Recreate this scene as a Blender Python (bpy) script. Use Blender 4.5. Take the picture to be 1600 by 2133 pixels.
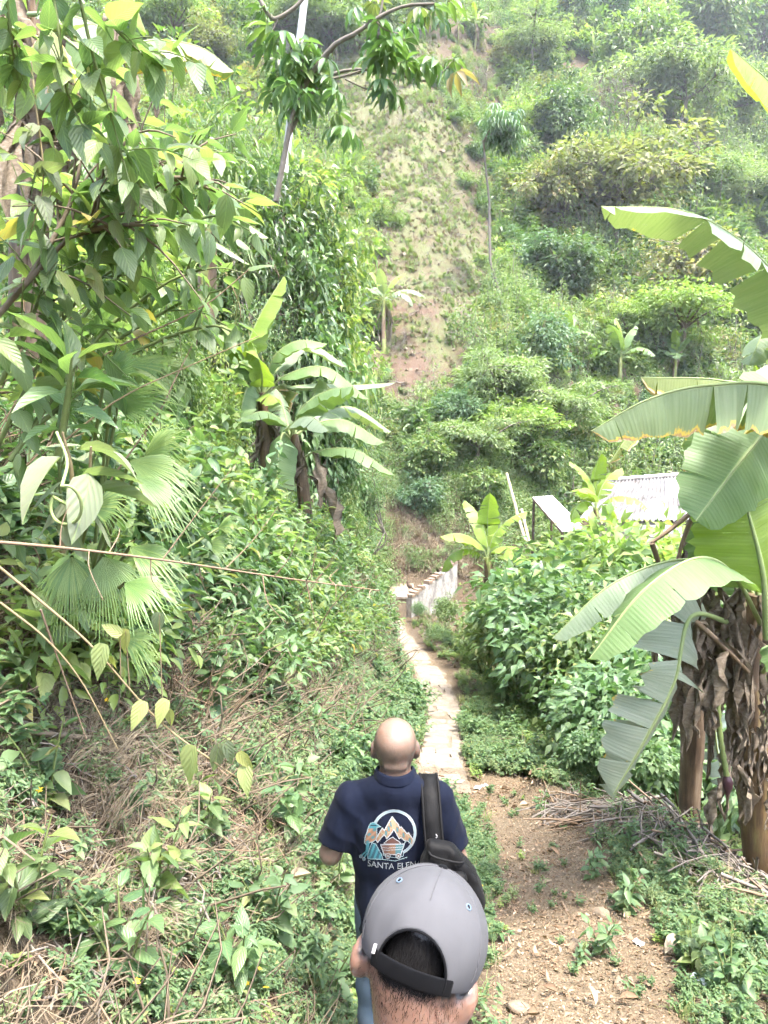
import bpy, math, random
import numpy as np
from mathutils import Vector, Matrix
from mathutils.bvhtree import BVHTree

SC = bpy.context.scene
COL = SC.collection
for _o in list(bpy.data.objects):
    bpy.data.objects.remove(_o)
random.seed(5)

# ------------------------------------------------------------------ camera
CAM_Z, PITCH, FPX, PW, PH = 2.0, math.radians(7.0), 1500.0, 1600.0, 2133.0
cam_d = bpy.data.cameras.new('camera')
cam_d.sensor_fit = 'VERTICAL'
cam_d.sensor_height = 36.0
cam_d.lens = 36.0 * FPX / PH
cam_d.clip_start = 0.05
cam_d.clip_end = 2000
cam = bpy.data.objects.new('camera', cam_d)
COL.objects.link(cam)
cam.location = (0, 0, CAM_Z)
cam.rotation_euler = (math.radians(90) - PITCH, 0, 0)
SC.camera = cam

# ------------------------------------------------------------------ sky, sun, exposure
SUN_EL, SUN_AZ = math.radians(70), math.radians(140)    # azimuth clockwise from +Y
world = bpy.data.worlds.new('World')
SC.world = world
world.use_nodes = True
wn = world.node_tree
wn.nodes.clear()
wsky = wn.nodes.new('ShaderNodeTexSky')
wsky.sky_type = 'NISHITA'
wsky.sun_disc = False
wsky.sun_elevation = SUN_EL
wsky.sun_rotation = SUN_AZ
wsky.air_density = 1.0
wsky.dust_density = 4.0
wsky.ozone_density = 1.0
wbg = wn.nodes.new('ShaderNodeBackground')
wbg.inputs['Strength'].default_value = 0.15
wout = wn.nodes.new('ShaderNodeOutputWorld')
wn.links.new(wsky.outputs[0], wbg.inputs[0])
wn.links.new(wbg.outputs[0], wout.inputs[0])
sun_d = bpy.data.lights.new('sun', 'SUN')
sun_d.energy = 2.0
sun_d.angle = math.radians(8.0)
sun_d.color = (1.0, 0.955, 0.88)
sun = bpy.data.objects.new('sun', sun_d)
COL.objects.link(sun)
_sd = Vector((math.sin(SUN_AZ) * math.cos(SUN_EL), math.cos(SUN_AZ) * math.cos(SUN_EL), math.sin(SUN_EL)))
sun.rotation_euler = _sd.to_track_quat('Z', 'Y').to_euler()
SC.view_settings.view_transform = 'Standard'
SC.view_settings.look = 'None'
SC.view_settings.exposure = 3.02
SC.view_settings.gamma = 1.0
SC.view_settings.use_curve_mapping = False
SC.cycles.max_bounces = 5
SC.cycles.diffuse_bounces = 3
SC.cycles.glossy_bounces = 2
SC.cycles.transmission_bounces = 3
SC.cycles.volume_bounces = 0
SC.cycles.caustics_reflective = False
SC.cycles.caustics_refractive = False
SC.cycles.use_denoising = True
SC.cycles.use_adaptive_sampling = True
SC.cycles.adaptive_threshold = .05
SC.cycles.adaptive_min_samples = 12
SC.cycles.use_light_tree = False
SC.cycles.sample_clamp_indirect = 3.0
SC.cycles.sample_clamp_direct = 12.0

# ------------------------------------------------------------------ geometry of the view (to lay things out in metres)
FWD = np.array([0, math.cos(PITCH), -math.sin(PITCH)])
UPV = np.array([0, math.sin(PITCH), math.cos(PITCH)])
CAMP = np.array([0, 0, CAM_Z])

def ray(px, py):
    return FWD + np.array([1.0, 0, 0]) * (px - PW / 2) / FPX + UPV * (PH / 2 - py) / FPX

def P(px, py, y):
    r = ray(px, py)
    return CAMP + r * (y / r[1])

def project(p):
    d = np.asarray(p, float) - CAMP
    f = d @ FWD
    f = np.where(np.abs(f) < 1e-6, 1e-6, f)
    return PW / 2 + FPX * d[..., 0] / f, PH / 2 - FPX * (d @ UPV) / f, f

# ------------------------------------------------------------------ terrain height
def lerp(x, xs, ys):
    return np.interp(x, xs, ys)

def sstep(a, b, x):
    t = np.clip((x - a) / (b - a), 0, 1)
    return t * t * (3 - 2 * t)

def wob(x, y, s=1.0, seed=0.0):
    x = x * s + seed * 1.7
    y = y * s - seed * 2.3
    return (np.sin(x * 1.31 + 1.7 * np.sin(y * .73 + 1)) + np.sin(y * 1.57 + 1.3 * np.sin(x * .91 + 2)) +
            .5 * np.sin(x * 2.9 + y * 2.3 + 1.1 * np.sin(y * 2.1)) + .5 * np.sin(y * 3.3 - x * 2.7 + .9 * np.sin(x * 1.9))) / 3.0

PY = [-14, 0, 5, 9, 13, 17, 22, 26, 32]
PZ = [4.6, 0, -1.5, -2.7, -3.36, -4.03, -4.56, -4.7, -4.7]
HY = [-40, 26, 28.5, 31, 34, 50, 70, 85, 140, 260, 400]
HZ = [-60, -4.7, -2.6, -.44, 2.5, 14.2, 32, 48, 100, 190, 250]
XPY = [0, 3, 6, 9, 13, 17, 22, 24.5, 40]
XPX = [.45, .75, .85, .72, 1.13, 1.1, .37, .25, .2]

def path_x(y): return lerp(y, XPY, XPX)
def path_z(y): return lerp(y, PY, PZ)
def left_edge(y): return lerp(y, [0, 3, 6, 9, 13, 17, 22, 26], [-.25, -.15, .1, .28, .72, .74, .05, -.2])
def right_edge(y): return lerp(y, [0, 4, 5, 8, 13, 17, 22, 26], [3.6, 3.1, 2.75, 2.35, 2.25, 2.0, 1.5, 1.4])

def H(x, y):
    x = np.asarray(x, float)
    y = np.asarray(y, float)
    base = path_z(y)
    dl = np.maximum(0, left_edge(y) - x)
    sl = lerp(y, [1.5, 3, 5, 9, 24], [1.1, 1.25, 1.4, 1.75, 1.6])
    bank = np.where(dl * sl < 3.14, dl * sl, 3.14 + (dl - 3.14 / sl) * .28)
    bank = np.minimum(bank, 4.0) * (1 - sstep(21, 30, y))
    dr = np.maximum(0, x - right_edge(y))
    drop = np.minimum(dr * .85, 2.3) * (1 - sstep(24, 33, y)) * sstep(3.2, 5.5, y)
    z = base + bank - drop
    shift = np.clip((x - 3) * .85, 0, 8.5) - np.clip((-x - 6) * .12, 0, 6)
    shift = shift + np.clip((x - 16) * .55, 0, 30)
    yy = y - shift
    hill = lerp(yy, HY, HZ)
    hill = hill + wob(x, y, .16, 3) * np.clip((yy - 28) * .09, 0, 2.6)
    k = .6
    z = k * np.logaddexp(z / k, hill / k)
    near = 1 - sstep(14, 30, y)
    z = z + wob(x, y, 1.7, 1) * .035 * near + wob(x, y, 5.1, 2) * .013 * near + wob(x, y, .6, 5) * .16 * sstep(14, 30, y) + (wob(x, y, 1.3, 8) * .16 + np.abs(wob(x * 2.2, y * .5, 1.0, 4)) * .22 + wob(x, y, 3.7, 6) * .05) * sstep(27, 33, y)
    # low spoil bank with twigs along the right verge, earth hummock beside the track
    z = z + .30 * np.exp(-(((x - 2.4) / .42) ** 2 + ((y - 5.9) / 1.2) ** 2))
    z = z + .38 * np.exp(-(((x - 1.95) / .34) ** 2 + ((y - 7.9) / .32) ** 2))
    z = z + .22 * np.exp(-(((x - 1.62) / .22) ** 2 + ((y - 9.4) / .3) ** 2))
    return z

def hit(px, py, y0=1.2, y1=320):
    r = ray(px, py)
    ys = np.concatenate([np.arange(y0, 30, .03), np.arange(30, y1, .15)])
    q = CAMP + r[None, :] * (ys / r[1])[:, None]
    below = q[:, 2] < H(q[:, 0], q[:, 1])
    i = int(np.argmax(below)) if below.any() else len(ys) - 1
    p = q[i].copy()
    p[2] = float(H(p[0], p[1]))
    return p

# ------------------------------------------------------------------ mesh collecting
class MB:
    def __init__(self):
        self.v, self.l, self.t, self.m, self.r, self.uv, self.n = [], [], [], [], [], [], 0

    def add(self, v, f, mat=0, rnd=.5, uv=None):
        """v (n,3); f (k,3|4) int array"""
        v = np.asarray(v, float).reshape(-1, 3)
        f = np.asarray(f, int)
        self.v.append(v)
        self.l.append((f + self.n).ravel())
        self.t.append(np.full(len(f), f.shape[1]))
        self.m.append(np.full(len(f), mat))
        self.r.append(np.broadcast_to(np.asarray(rnd, float), (len(v),)))
        self.uv.append(np.zeros((len(v), 2)) if uv is None else np.asarray(uv, float))
        self.n += len(v)
        return self

    def box(self, c, s, mat=0, rot=None, rnd=.5):
        k = np.array([[-1, -1, -1], [1, -1, -1], [1, 1, -1], [-1, 1, -1], [-1, -1, 1], [1, -1, 1], [1, 1, 1], [-1, 1, 1]]) * np.array(s) / 2
        if rot is not None:
            k = k @ np.array(rot).T
        return self.add(k + np.array(c), [[0, 3, 2, 1], [4, 5, 6, 7], [0, 1, 5, 4], [1, 2, 6, 5], [2, 3, 7, 6], [3, 0, 4, 7]], mat, rnd)

    def tube(self, pts, rad, sides=6, mat=0, rnd=.5, cap=True):
        pts = np.asarray(pts, float)
        n = len(pts)
        rad = np.broadcast_to(np.asarray(rad, float), (n,))
        t = np.gradient(pts, axis=0)
        t /= np.linalg.norm(t, axis=1)[:, None] + 1e-12
        ref = np.array([0, 0, 1.0]) if abs(t[:, 2]).mean() < .8 else np.array([1.0, 0, 0])
        a = np.cross(t, ref)
        a /= np.linalg.norm(a, axis=1)[:, None] + 1e-12
        b = np.cross(t, a)
        th = np.arange(sides) / sides * 2 * math.pi
        v = pts[:, None, :] + rad[:, None, None] * (a[:, None, :] * np.cos(th)[None, :, None] + b[:, None, :] * np.sin(th)[None, :, None])
        v = v.reshape(-1, 3)
        i = np.arange(n - 1)[:, None] * sides
        j = np.arange(sides)[None, :]
        j2 = (j + 1) % sides
        f = np.stack([i + j, i + j2, i + sides + j2, i + sides + j], -1).reshape(-1, 4)
        uv = np.stack([np.tile(np.arange(sides) / sides, n), np.repeat(np.concatenate([[0], np.cumsum(np.linalg.norm(np.diff(pts, axis=0), axis=1))]), sides)], -1)
        self.add(v, f, mat, rnd, uv)
        if cap:
            for e, k0 in ((0, 0), (1, (n - 1) * sides)):
                c = np.vstack([v[k0:k0 + sides], pts[-1 if e else 0]])
                jj = np.arange(sides)
                ff = np.stack([jj, (jj + 1) % sides, np.full(sides, sides)], -1)
                self.add(c, ff if e else ff[:, ::-1], mat, rnd)
        return self

    def mesh(self, name, mats, smooth=True):
        me = bpy.data.meshes.new(name)
        if self.n:
            v = np.concatenate(self.v)
            l = np.concatenate(self.l).astype(np.int32)
            t = np.concatenate(self.t).astype(np.int32)
            me.vertices.add(len(v))
            me.vertices.foreach_set('co', v.astype(np.float32).ravel())
            me.loops.add(len(l))
            me.loops.foreach_set('vertex_index', l)
            me.polygons.add(len(t))
            st = np.concatenate([[0], np.cumsum(t)[:-1]]).astype(np.int32)
            me.polygons.foreach_set('loop_start', st)
            me.polygons.foreach_set('material_index', np.concatenate(self.m).astype(np.int32))
            me.polygons.foreach_set('use_smooth', np.full(len(t), smooth))
            at = me.attributes.new('rnd', 'FLOAT', 'POINT')
            at.data.foreach_set('value', np.concatenate(self.r).astype(np.float32))
            uvl = me.uv_layers.new(name='UVMap')
            uvl.data.foreach_set('uv', np.concatenate(self.uv)[l].astype(np.float32).ravel())
            me.update()
            me.validate()
        for m in (mats if isinstance(mats, (list, tuple)) else [mats]):
            me.materials.append(m)
        return me

    def obj(self, name, mats, parent=None, smooth=True):
        return link(name, self.mesh(name, mats, smooth), parent)

def link(name, me, parent=None):
    o = bpy.data.objects.new(name, me)
    COL.objects.link(o)
    if parent is not None:
        o.parent = parent
    return o

def tag(o, label=None, cat=None, group=None, kind=None):
    if label: o['label'] = label
    if cat: o['category'] = cat
    if group: o['group'] = group
    if kind: o['kind'] = kind
    return o

def thing(name, label, cat, loc=(0, 0, 0), rz=0, group=None, scale=1):
    o = bpy.data.objects.new(name, None)
    o.empty_display_size = .2
    COL.objects.link(o)
    o.location = loc
    o.rotation_euler = (0, 0, rz)
    o.scale = (scale,) * 3 if np.isscalar(scale) else scale
    return tag(o, label, cat, group)

def nrm(a):
    a = np.asarray(a, float)
    return a / (np.linalg.norm(a, axis=-1, keepdims=True) + 1e-12)

def bez(pts, n=12):
    """Catmull-Rom through the points"""
    p = np.asarray(pts, float)
    if len(p) == 2:
        return p[0] + (p[1] - p[0]) * np.linspace(0, 1, n)[:, None]
    q = np.vstack([2 * p[0] - p[1], p, 2 * p[-1] - p[-2]])
    t = np.linspace(0, len(p) - 1 - 1e-9, n)
    i = t.astype(int)
    f = (t - i)[:, None]
    a, b, c, d = q[i], q[i + 1], q[i + 2], q[i + 3]
    return .5 * (2 * b + (c - a) * f + (2 * a - 5 * b + 4 * c - d) * f ** 2 + (3 * b - a - 3 * c + d) * f ** 3)
# ------------------------------------------------------------------ materials (all procedural)
def srgb(r, g, b):
    f = lambda c: (c / 255 / 12.92) if c / 255 <= .04045 else ((c / 255 + .055) / 1.055) ** 2.4
    return (f(r), f(g), f(b), 1)

class NT:
    def __init__(self, name):
        self.m = bpy.data.materials.new(name)
        self.m.use_nodes = True
        self.t = self.m.node_tree
        self.t.nodes.clear()
        self.out = self.n('ShaderNodeOutputMaterial')

    def n(self, ty, **kw):
        nd = self.t.nodes.new(ty)
        for k, v in kw.items():
            if k.startswith('i_'):
                key = k[2:]
                nd.inputs[int(key) if key.isdigit() else key.replace('_', ' ')].default_value = v
            else:
                setattr(nd, k, v)
        return nd

    def k(self, a, b):
        self.t.links.new(a, b)
        return self

    def noise(self, scale, detail=4, rough=.55, vec=None, dim='3D'):
        nd = self.n('ShaderNodeTexNoise', noise_dimensions=dim)
        nd.inputs['Scale'].default_value = scale
        nd.inputs['Detail'].default_value = detail
        nd.inputs['Roughness'].default_value = rough
        if vec is not None: self.k(vec, nd.inputs['Vector'])
        return nd.outputs['Fac']

    def ramp(self, fac, stops, interp='LINEAR'):
        nd = self.n('ShaderNodeValToRGB')
        nd.color_ramp.interpolation = interp
        e = nd.color_ramp.elements
        while len(e) < len(stops): e.new(.5)
        for s, (p, c) in zip(e, stops):
            s.position = p
            s.color = c if len(c) == 4 else (*c, 1)
        self.k(fac, nd.inputs[0])
        return nd.outputs[0]

    def mix(self, fac, a, b, mode='MIX'):
        nd = self.n('ShaderNodeMix', data_type='RGBA', blend_type=mode)
        for s, v in ((nd.inputs[0], fac), (nd.inputs[6], a), (nd.inputs[7], b)):
            if hasattr(v, 'is_output'): self.k(v, s)
            else: s.default_value = v if not isinstance(v, tuple) or len(v) == 4 else (*v, 1)
        return nd.outputs[2]

    def math(self, op, a, b=0.0, clamp=False):
        nd = self.n('ShaderNodeMath', operation=op, use_clamp=clamp)
        for s, v in ((nd.inputs[0], a), (nd.inputs[1], b)):
            if hasattr(v, 'is_output'): self.k(v, s)
            else: s.default_value = v
        return nd.outputs[0]

    def attr(self, name):
        return self.n('ShaderNodeAttribute', attribute_name=name)

    def obj_coord(self):
        return self.n('ShaderNodeTexCoord').outputs['Object']

    def geo_pos(self):
        return self.n('ShaderNodeNewGeometry').outputs['Position']

    def bump(self, h, strength=.4, dist=.01):
        nd = self.n('ShaderNodeBump')
        nd.inputs['Strength'].default_value = strength
        nd.inputs['Distance'].default_value = dist
        self.k(h, nd.inputs['Height'])
        return nd.outputs[0]

    def bsdf(self, col, rough=.6, spec=.3, normal=None, **kw):
        b = self.n('ShaderNodeBsdfPrincipled')
        for nm, v in (('Base Color', col), ('Roughness', rough), ('Specular IOR Level', spec)):
            if hasattr(v, 'is_output'): self.k(v, b.inputs[nm])
            else: b.inputs[nm].default_value = v if not isinstance(v, tuple) or len(v) == 4 else (*v, 1)
        for k2, v in kw.items():
            b.inputs[k2.replace('_', ' ')].default_value = v
        if normal is not None: self.k(normal, b.inputs['Normal'])
        return b.outputs[0]

    def done(self, sh):
        self.k(sh, self.out.inputs[0])
        return self.m

def leaf_mat(name, stops, trans=.42, rough=.42, spec=.45, ribs=0, spots=0.0, tscale=1.25):
    """green leaf: colour picked per leaf (attribute + object random), light passing through"""
    t = NT(name)
    r = t.math('FRACT', t.math('ADD', t.attr('rnd').outputs['Fac'], t.n('ShaderNodeObjectInfo').outputs['Random']))
    col = t.ramp(r, stops)
    pn = t.noise(2.2, 1, .5, t.geo_pos())
    hs = t.n('ShaderNodeHueSaturation')
    hs.inputs['Saturation'].default_value = .88
    mm = t.n('ShaderNodeMath', operation='MULTIPLY_ADD')
    t.k(pn, mm.inputs[0]); mm.inputs[1].default_value = .7; mm.inputs[2].default_value = .72
    t.k(mm.outputs[0], hs.inputs['Value'])
    t.k(col, hs.inputs['Color'])
    col = hs.outputs[0]
    nor = None
    if ribs:
        uv = t.n('ShaderNodeUVMap').outputs[0]
        sep = t.n('ShaderNodeSeparateXYZ'); t.k(uv, sep.inputs[0])
        au = t.math('ABSOLUTE', sep.outputs[0])
        # midrib
        mid = t.math('LESS_THAN', au, .035)
        # side veins: slanted stripes
        sv = t.math('SINE', t.math('MULTIPLY', t.math('SUBTRACT', sep.outputs[1], t.math('MULTIPLY', au, .55)), ribs))
        svm = t.math('GREATER_THAN', sv, .93)
        vein = t.math('MAXIMUM', mid, t.math('MULTIPLY', svm, .45))
        col = t.mix(t.math('MULTIPLY', vein, .55), col, (.24, .32, .12, 1))
        nor = t.bump(t.math('ADD', t.math('MULTIPLY', sv, -.5), t.math('MULTIPLY', mid, -1.5)), .35, .004)
    if spots:
        sn = t.noise(9, 4, .7, t.n('ShaderNodeUVMap').outputs[0])
        sp = t.ramp(sn, [(.62, (0, 0, 0, 1)), (.68, (1, 1, 1, 1))])
        col = t.mix(t.math('MULTIPLY', sp, spots), col, (.22, .13, .05, 1))
    b = t.bsdf(col, rough, spec, nor)
    tr = t.n('ShaderNodeBsdfTranslucent')
    tc = t.mix(1.0, col, (tscale * .98, tscale * 1.15, tscale * .55, 1), 'MULTIPLY')
    t.k(tc, tr.inputs[0])
    ms = t.n('ShaderNodeMixShader'); ms.inputs[0].default_value = trans
    t.k(b, ms.inputs[1]); t.k(tr.outputs[0], ms.inputs[2])
    return t.done(ms.outputs[0])

G = lambda r, g, b: (r, g, b, 1)
M = {}
M['leaf_mid'] = leaf_mat('leaf_mid', [(0, G(.060, .120, .028)), (.45, G(.085, .150, .035)), (.85, G(.125, .185, .05)), (1, G(.19, .21, .06))])
M['leaf_dark'] = leaf_mat('leaf_dark', [(0, G(.048, .092, .034)), (.5, G(.066, .118, .040)), (.85, G(.105, .160, .052)), (1, G(.15, .195, .06))], rough=.36, trans=.36)
M['leaf_pale'] = leaf_mat('leaf_pale', [(0, G(.105, .165, .058)), (.5, G(.14, .20, .072)), (1, G(.19, .235, .09))], rough=.6, trans=.4)
M['leaf_lime'] = leaf_mat('leaf_lime', [(0, G(.12, .20, .035)), (.6, G(.16, .24, .045)), (1, G(.24, .28, .06))], trans=.45)
M['leaf_yellow'] = leaf_mat('leaf_yellow', [(0, G(.12, .15, .05)), (.5, G(.16, .172, .06)), (.85, G(.20, .19, .065)), (1, G(.19, .14, .06))], rough=.6)
M['leaf_blue'] = leaf_mat('leaf_blue', [(0, G(.055, .115, .055)), (.5, G(.08, .15, .07)), (1, G(.12, .19, .09))], rough=.5)
M['leaf_weed'] = leaf_mat('leaf_weed', [(0, G(.062, .125, .048)), (.5, G(.086, .158, .058)), (.9, G(.125, .195, .07)), (1, G(.22, .21, .07))], rough=.55)
M['leaf_big'] = leaf_mat('leaf_big', [(0, G(.085, .145, .055)), (.45, G(.115, .180, .06)), (.8, G(.155, .215, .065)), (.975, G(.19, .23, .06)), (1, G(.36, .24, .04))], ribs=38, rough=.38, spec=.55, trans=.5)
M['leaf_big_dark'] = leaf_mat('leaf_big_dark', [(0, G(.050, .115, .042)), (.5, G(.072, .145, .05)), (1, G(.11, .18, .06))], ribs=34, rough=.4, spec=.5, trans=.38)
M['leaf_holey'] = leaf_mat('leaf_holey', [(0, G(.12, .16, .09)), (1, G(.17, .19, .11))], ribs=30, rough=.6, spots=.8)
M['leaf_old'] = leaf_mat('leaf_old', [(0, G(.30, .32, .08)), (.6, G(.35, .34, .10)), (1, G(.24, .30, .10))], ribs=30, rough=.55, spots=.35, tscale=1.0)
M['leaf_orange'] = leaf_mat('leaf_orange', [(0, G(.32, .22, .05)), (1, G(.24, .13, .05))], rough=.6, tscale=1.0)
M['palm'] = leaf_mat('palm', [(0, G(.085, .165, .040)), (.6, G(.12, .205, .045)), (1, G(.18, .25, .06))], rough=.36, spec=.5, trans=.38)
M['grass'] = leaf_mat('grass', [(0, G(.10, .17, .045)), (.6, G(.15, .20, .06)), (1, G(.27, .25, .10))], rough=.6)
M['straw'] = leaf_mat('straw', [(0, G(0.134, 0.095, 0.056)), (.5, G(0.190, 0.146, 0.090)), (.85, G(0.246, 0.202, 0.129)), (1, G(0.106, 0.073, 0.045))], rough=.8, trans=.2, tscale=.8)
M['litter'] = leaf_mat('litter', [(0, G(0.123, 0.073, 0.036)), (.4, G(0.190, 0.118, 0.062)), (.75, G(0.258, 0.174, 0.101)), (1, G(0.291, 0.235, 0.162))], rough=.75, trans=.12, tscale=.8)

def wood_mat(name, c1, c2, sc=30, rough=.85, bump=.5):
    t = NT(name)
    n = t.noise(sc, 5, .65, t.obj_coord())
    n2 = t.noise(sc * .17, 3, .6, t.obj_coord())
    c = t.mix(n, c1, c2)
    c = t.mix(t.math('MULTIPLY', n2, .5), c, tuple(x * .55 for x in c1[:3]) + (1,))
    return t.done(t.bsdf(c, rough, .2, t.bump(n, bump, .01)))
M['bark'] = wood_mat('bark', G(.10, .075, .05), G(.22, .18, .13))
M['bark_grey'] = wood_mat('bark_grey', G(.11, .095, .075), G(.22, .195, .16))
M['bark_white'] = wood_mat('bark_white', G(.36, .35, .33), G(.50, .49, .47), 14)
M['twig'] = wood_mat('twig', G(.15, .10, .065), G(.27, .20, .135), 60)
M['twig_grey'] = wood_mat('twig_grey', G(.13, .11, .09), G(.27, .24, .205), 60)
M['stem_green'] = wood_mat('stem_green', G(.09, .13, .04), G(.19, .22, .08), 40, .6, .2)
M['stem_tan'] = wood_mat('stem_tan', G(.19, .15, .08), G(.29, .23, .13), 40, .7, .2)
M['bamboo'] = wood_mat('bamboo', G(.46, .38, .22), G(.62, .54, .36), 9, .5, .1)

def soil_mat():
    """one sheet of ground: bare track earth, dry bank soil, cleared hillside, litter under plants"""
    t = NT('earth')
    p = t.geo_pos()
    n1 = t.noise(1.3, 3, .6, p)
    n2 = t.noise(9, 4, .7, p)
    n3 = t.noise(70, 3, .75, p)
    n4 = t.noise(26, 3, .7, p)
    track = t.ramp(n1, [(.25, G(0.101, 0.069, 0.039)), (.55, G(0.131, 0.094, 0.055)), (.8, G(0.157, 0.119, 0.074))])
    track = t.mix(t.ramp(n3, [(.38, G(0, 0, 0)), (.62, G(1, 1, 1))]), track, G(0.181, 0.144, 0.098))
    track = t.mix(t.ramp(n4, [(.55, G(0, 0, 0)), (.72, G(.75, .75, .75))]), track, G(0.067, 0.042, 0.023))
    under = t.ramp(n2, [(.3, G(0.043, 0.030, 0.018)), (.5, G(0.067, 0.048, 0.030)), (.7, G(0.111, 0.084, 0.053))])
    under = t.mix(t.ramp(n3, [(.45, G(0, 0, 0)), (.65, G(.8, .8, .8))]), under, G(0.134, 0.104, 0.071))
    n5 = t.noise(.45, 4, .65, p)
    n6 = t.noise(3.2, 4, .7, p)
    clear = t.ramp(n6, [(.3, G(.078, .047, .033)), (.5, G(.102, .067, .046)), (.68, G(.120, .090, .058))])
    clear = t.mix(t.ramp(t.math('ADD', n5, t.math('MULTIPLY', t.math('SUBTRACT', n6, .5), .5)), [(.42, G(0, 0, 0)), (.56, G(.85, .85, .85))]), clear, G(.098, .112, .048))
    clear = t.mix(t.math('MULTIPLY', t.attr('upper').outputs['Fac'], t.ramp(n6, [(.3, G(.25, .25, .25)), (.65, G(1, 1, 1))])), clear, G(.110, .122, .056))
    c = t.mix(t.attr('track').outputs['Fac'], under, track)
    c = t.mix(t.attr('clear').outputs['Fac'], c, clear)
    hs_ = t.n('ShaderNodeHueSaturation'); hs_.inputs['Saturation'].default_value = .95; hs_.inputs['Value'].default_value = .86; t.k(c, hs_.inputs['Color']); c = hs_.outputs[0]
    h = t.math('ADD', t.math('MULTIPLY', n3, .35), t.math('ADD', n4, t.math('MULTIPLY', n2, 1.6)))
    return t.done(t.bsdf(c, .92, .15, t.bump(h, .7, .035)))
M['earth'] = soil_mat()

def stone_mat(name, c1, c2, c3, sc=6):
    t = NT(name)
    p = t.geo_pos()
    n = t.noise(sc, 6, .65, p)
    n2 = t.noise(sc * 11, 4, .7, p)
    c = t.ramp(n, [(.3, c1), (.52, c2), (.75, c3)])
    c = t.mix(t.math('MULTIPLY', n2, .45), c, c1)
    r = t.n('ShaderNodeObjectInfo').outputs['Random']
    c = t.mix(t.math('MULTIPLY', r, .3), c, c1)
    return t.done(t.bsdf(c, .85, .25, t.bump(t.math('ADD', n, t.math('MULTIPLY', n2, .4)), .5, .02)))
M['flag'] = stone_mat('flag', G(.13, .105, .08), G(.215, .185, .150), G(.27, .245, .205))
M['rock'] = stone_mat('rock', G(.12, .09, .06), G(.20, .16, .115), G(.26, .225, .18), 9)
M['flag_worn'] = stone_mat('flag_worn', G(.10, .078, .056), G(.16, .132, .10), G(.225, .20, .165), 4)
# ------------------------------------------------------------------ ground: one sheet reaching past every slope in view
def axis(dense0, dense1, step, lo, hi, grow=1.07):
    a = list(np.arange(dense0, dense1, step))
    s = step
    while a[-1] < hi:
        s *= grow
        a.append(a[-1] + s)
    s = step
    b = [a[0]]
    while b[-1] > lo:
        s *= grow
        b.append(b[-1] - s)
    return np.array(b[:0:-1] + a)

TRK_PY = [1560, 1600, 1650, 1700, 1750, 1800, 1900, 2000, 2133, 2600]
TRK_L = [868, 872, 935, 985, 1010, 1030, 1040, 1045, 1030, 1000]
TRK_R = [968, 975, 1235, 1250, 1245, 1260, 1350, 1400, 1450, 1560]
CLR_PY = [90, 130, 180, 240, 300, 360, 420, 500, 600, 700, 800, 860, 890]
CLR_L = [640, 650, 680, 700, 735, 770, 800, 818, 800, 785, 795, 815, 850]
CLR_R = [900, 900, 910, 940, 960, 960, 970, 1005, 1015, 985, 955, 890, 860]

def track_mask(x, y, z):
    px, py, f = project(np.stack([x, y, z], -1))
    w = 28 * wob(x, y, 2.3, 7) + 16 * wob(x, y, 7.1, 3)
    m = sstep(-35, 30, px - lerp(py, TRK_PY, TRK_L) + w) * sstep(-35, 30, lerp(py, TRK_PY, TRK_R) - px + w)
    m = m * (y < 9.6) * (y > 1)
    dx = np.abs(x - path_x(y)) + .07 * wob(x, y, 3.1, 1)
    m2 = (1 - sstep(.3, .5, dx)) * (y > 8) * (y < 25)
    return np.maximum(m, m2)

def clear_mask(x, y, z):
    px, py, f = project(np.stack([x, y, z], -1))
    w = 26 * wob(x, y, .55, 4) + 16 * wob(x, y, 1.9, 6)
    m = sstep(-22, 22, px - lerp(py, CLR_PY, CLR_L) + w) * sstep(-22, 22, lerp(py, CLR_PY, CLR_R) - px + w)
    return m * (y > 28) * (py > 80) * (py < 900)

xs = axis(-3.2, 3.6, .075, -150, 150)
ys = axis(1.2, 12, .075, -16, 165, 1.035)
gx, gy = np.meshgrid(xs, ys)
gz = H(gx, gy)
nx, ny = len(xs), len(ys)
i = (np.arange(ny - 1)[:, None] * nx + np.arange(nx - 1)[None, :]).ravel()
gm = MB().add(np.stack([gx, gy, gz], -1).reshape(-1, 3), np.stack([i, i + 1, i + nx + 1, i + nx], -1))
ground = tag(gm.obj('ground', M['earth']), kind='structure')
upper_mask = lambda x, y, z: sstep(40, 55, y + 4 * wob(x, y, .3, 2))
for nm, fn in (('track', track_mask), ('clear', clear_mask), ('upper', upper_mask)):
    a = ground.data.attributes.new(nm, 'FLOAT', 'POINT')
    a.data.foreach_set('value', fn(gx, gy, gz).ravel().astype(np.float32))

# ------------------------------------------------------------------ stone-laid footpath, every slab its own piece
rs = random.Random(3)
path = MB()
yy = np.arange(8.4, 24.6, .2)
pl = np.stack([path_x(yy) - .36 - .05 * wob(yy, yy, 2, 1), yy, H(path_x(yy), yy) + .012], -1)
pr = np.stack([path_x(yy) + .36 + .05 * wob(yy, yy, 2, 4), yy, H(path_x(yy), yy) + .012], -1)
j = np.arange(len(yy) - 1)
path.add(np.vstack([pl, pr]), np.stack([j, j + len(yy), j + len(yy) + 1, j + 1], -1))
path_o = tag(path.obj('path', M['flag_worn']), kind='structure')
a = path_o.data.attributes.new('track', 'FLOAT', 'POINT')
a.data.foreach_set('value', np.ones(len(yy) * 2, np.float32))

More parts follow.
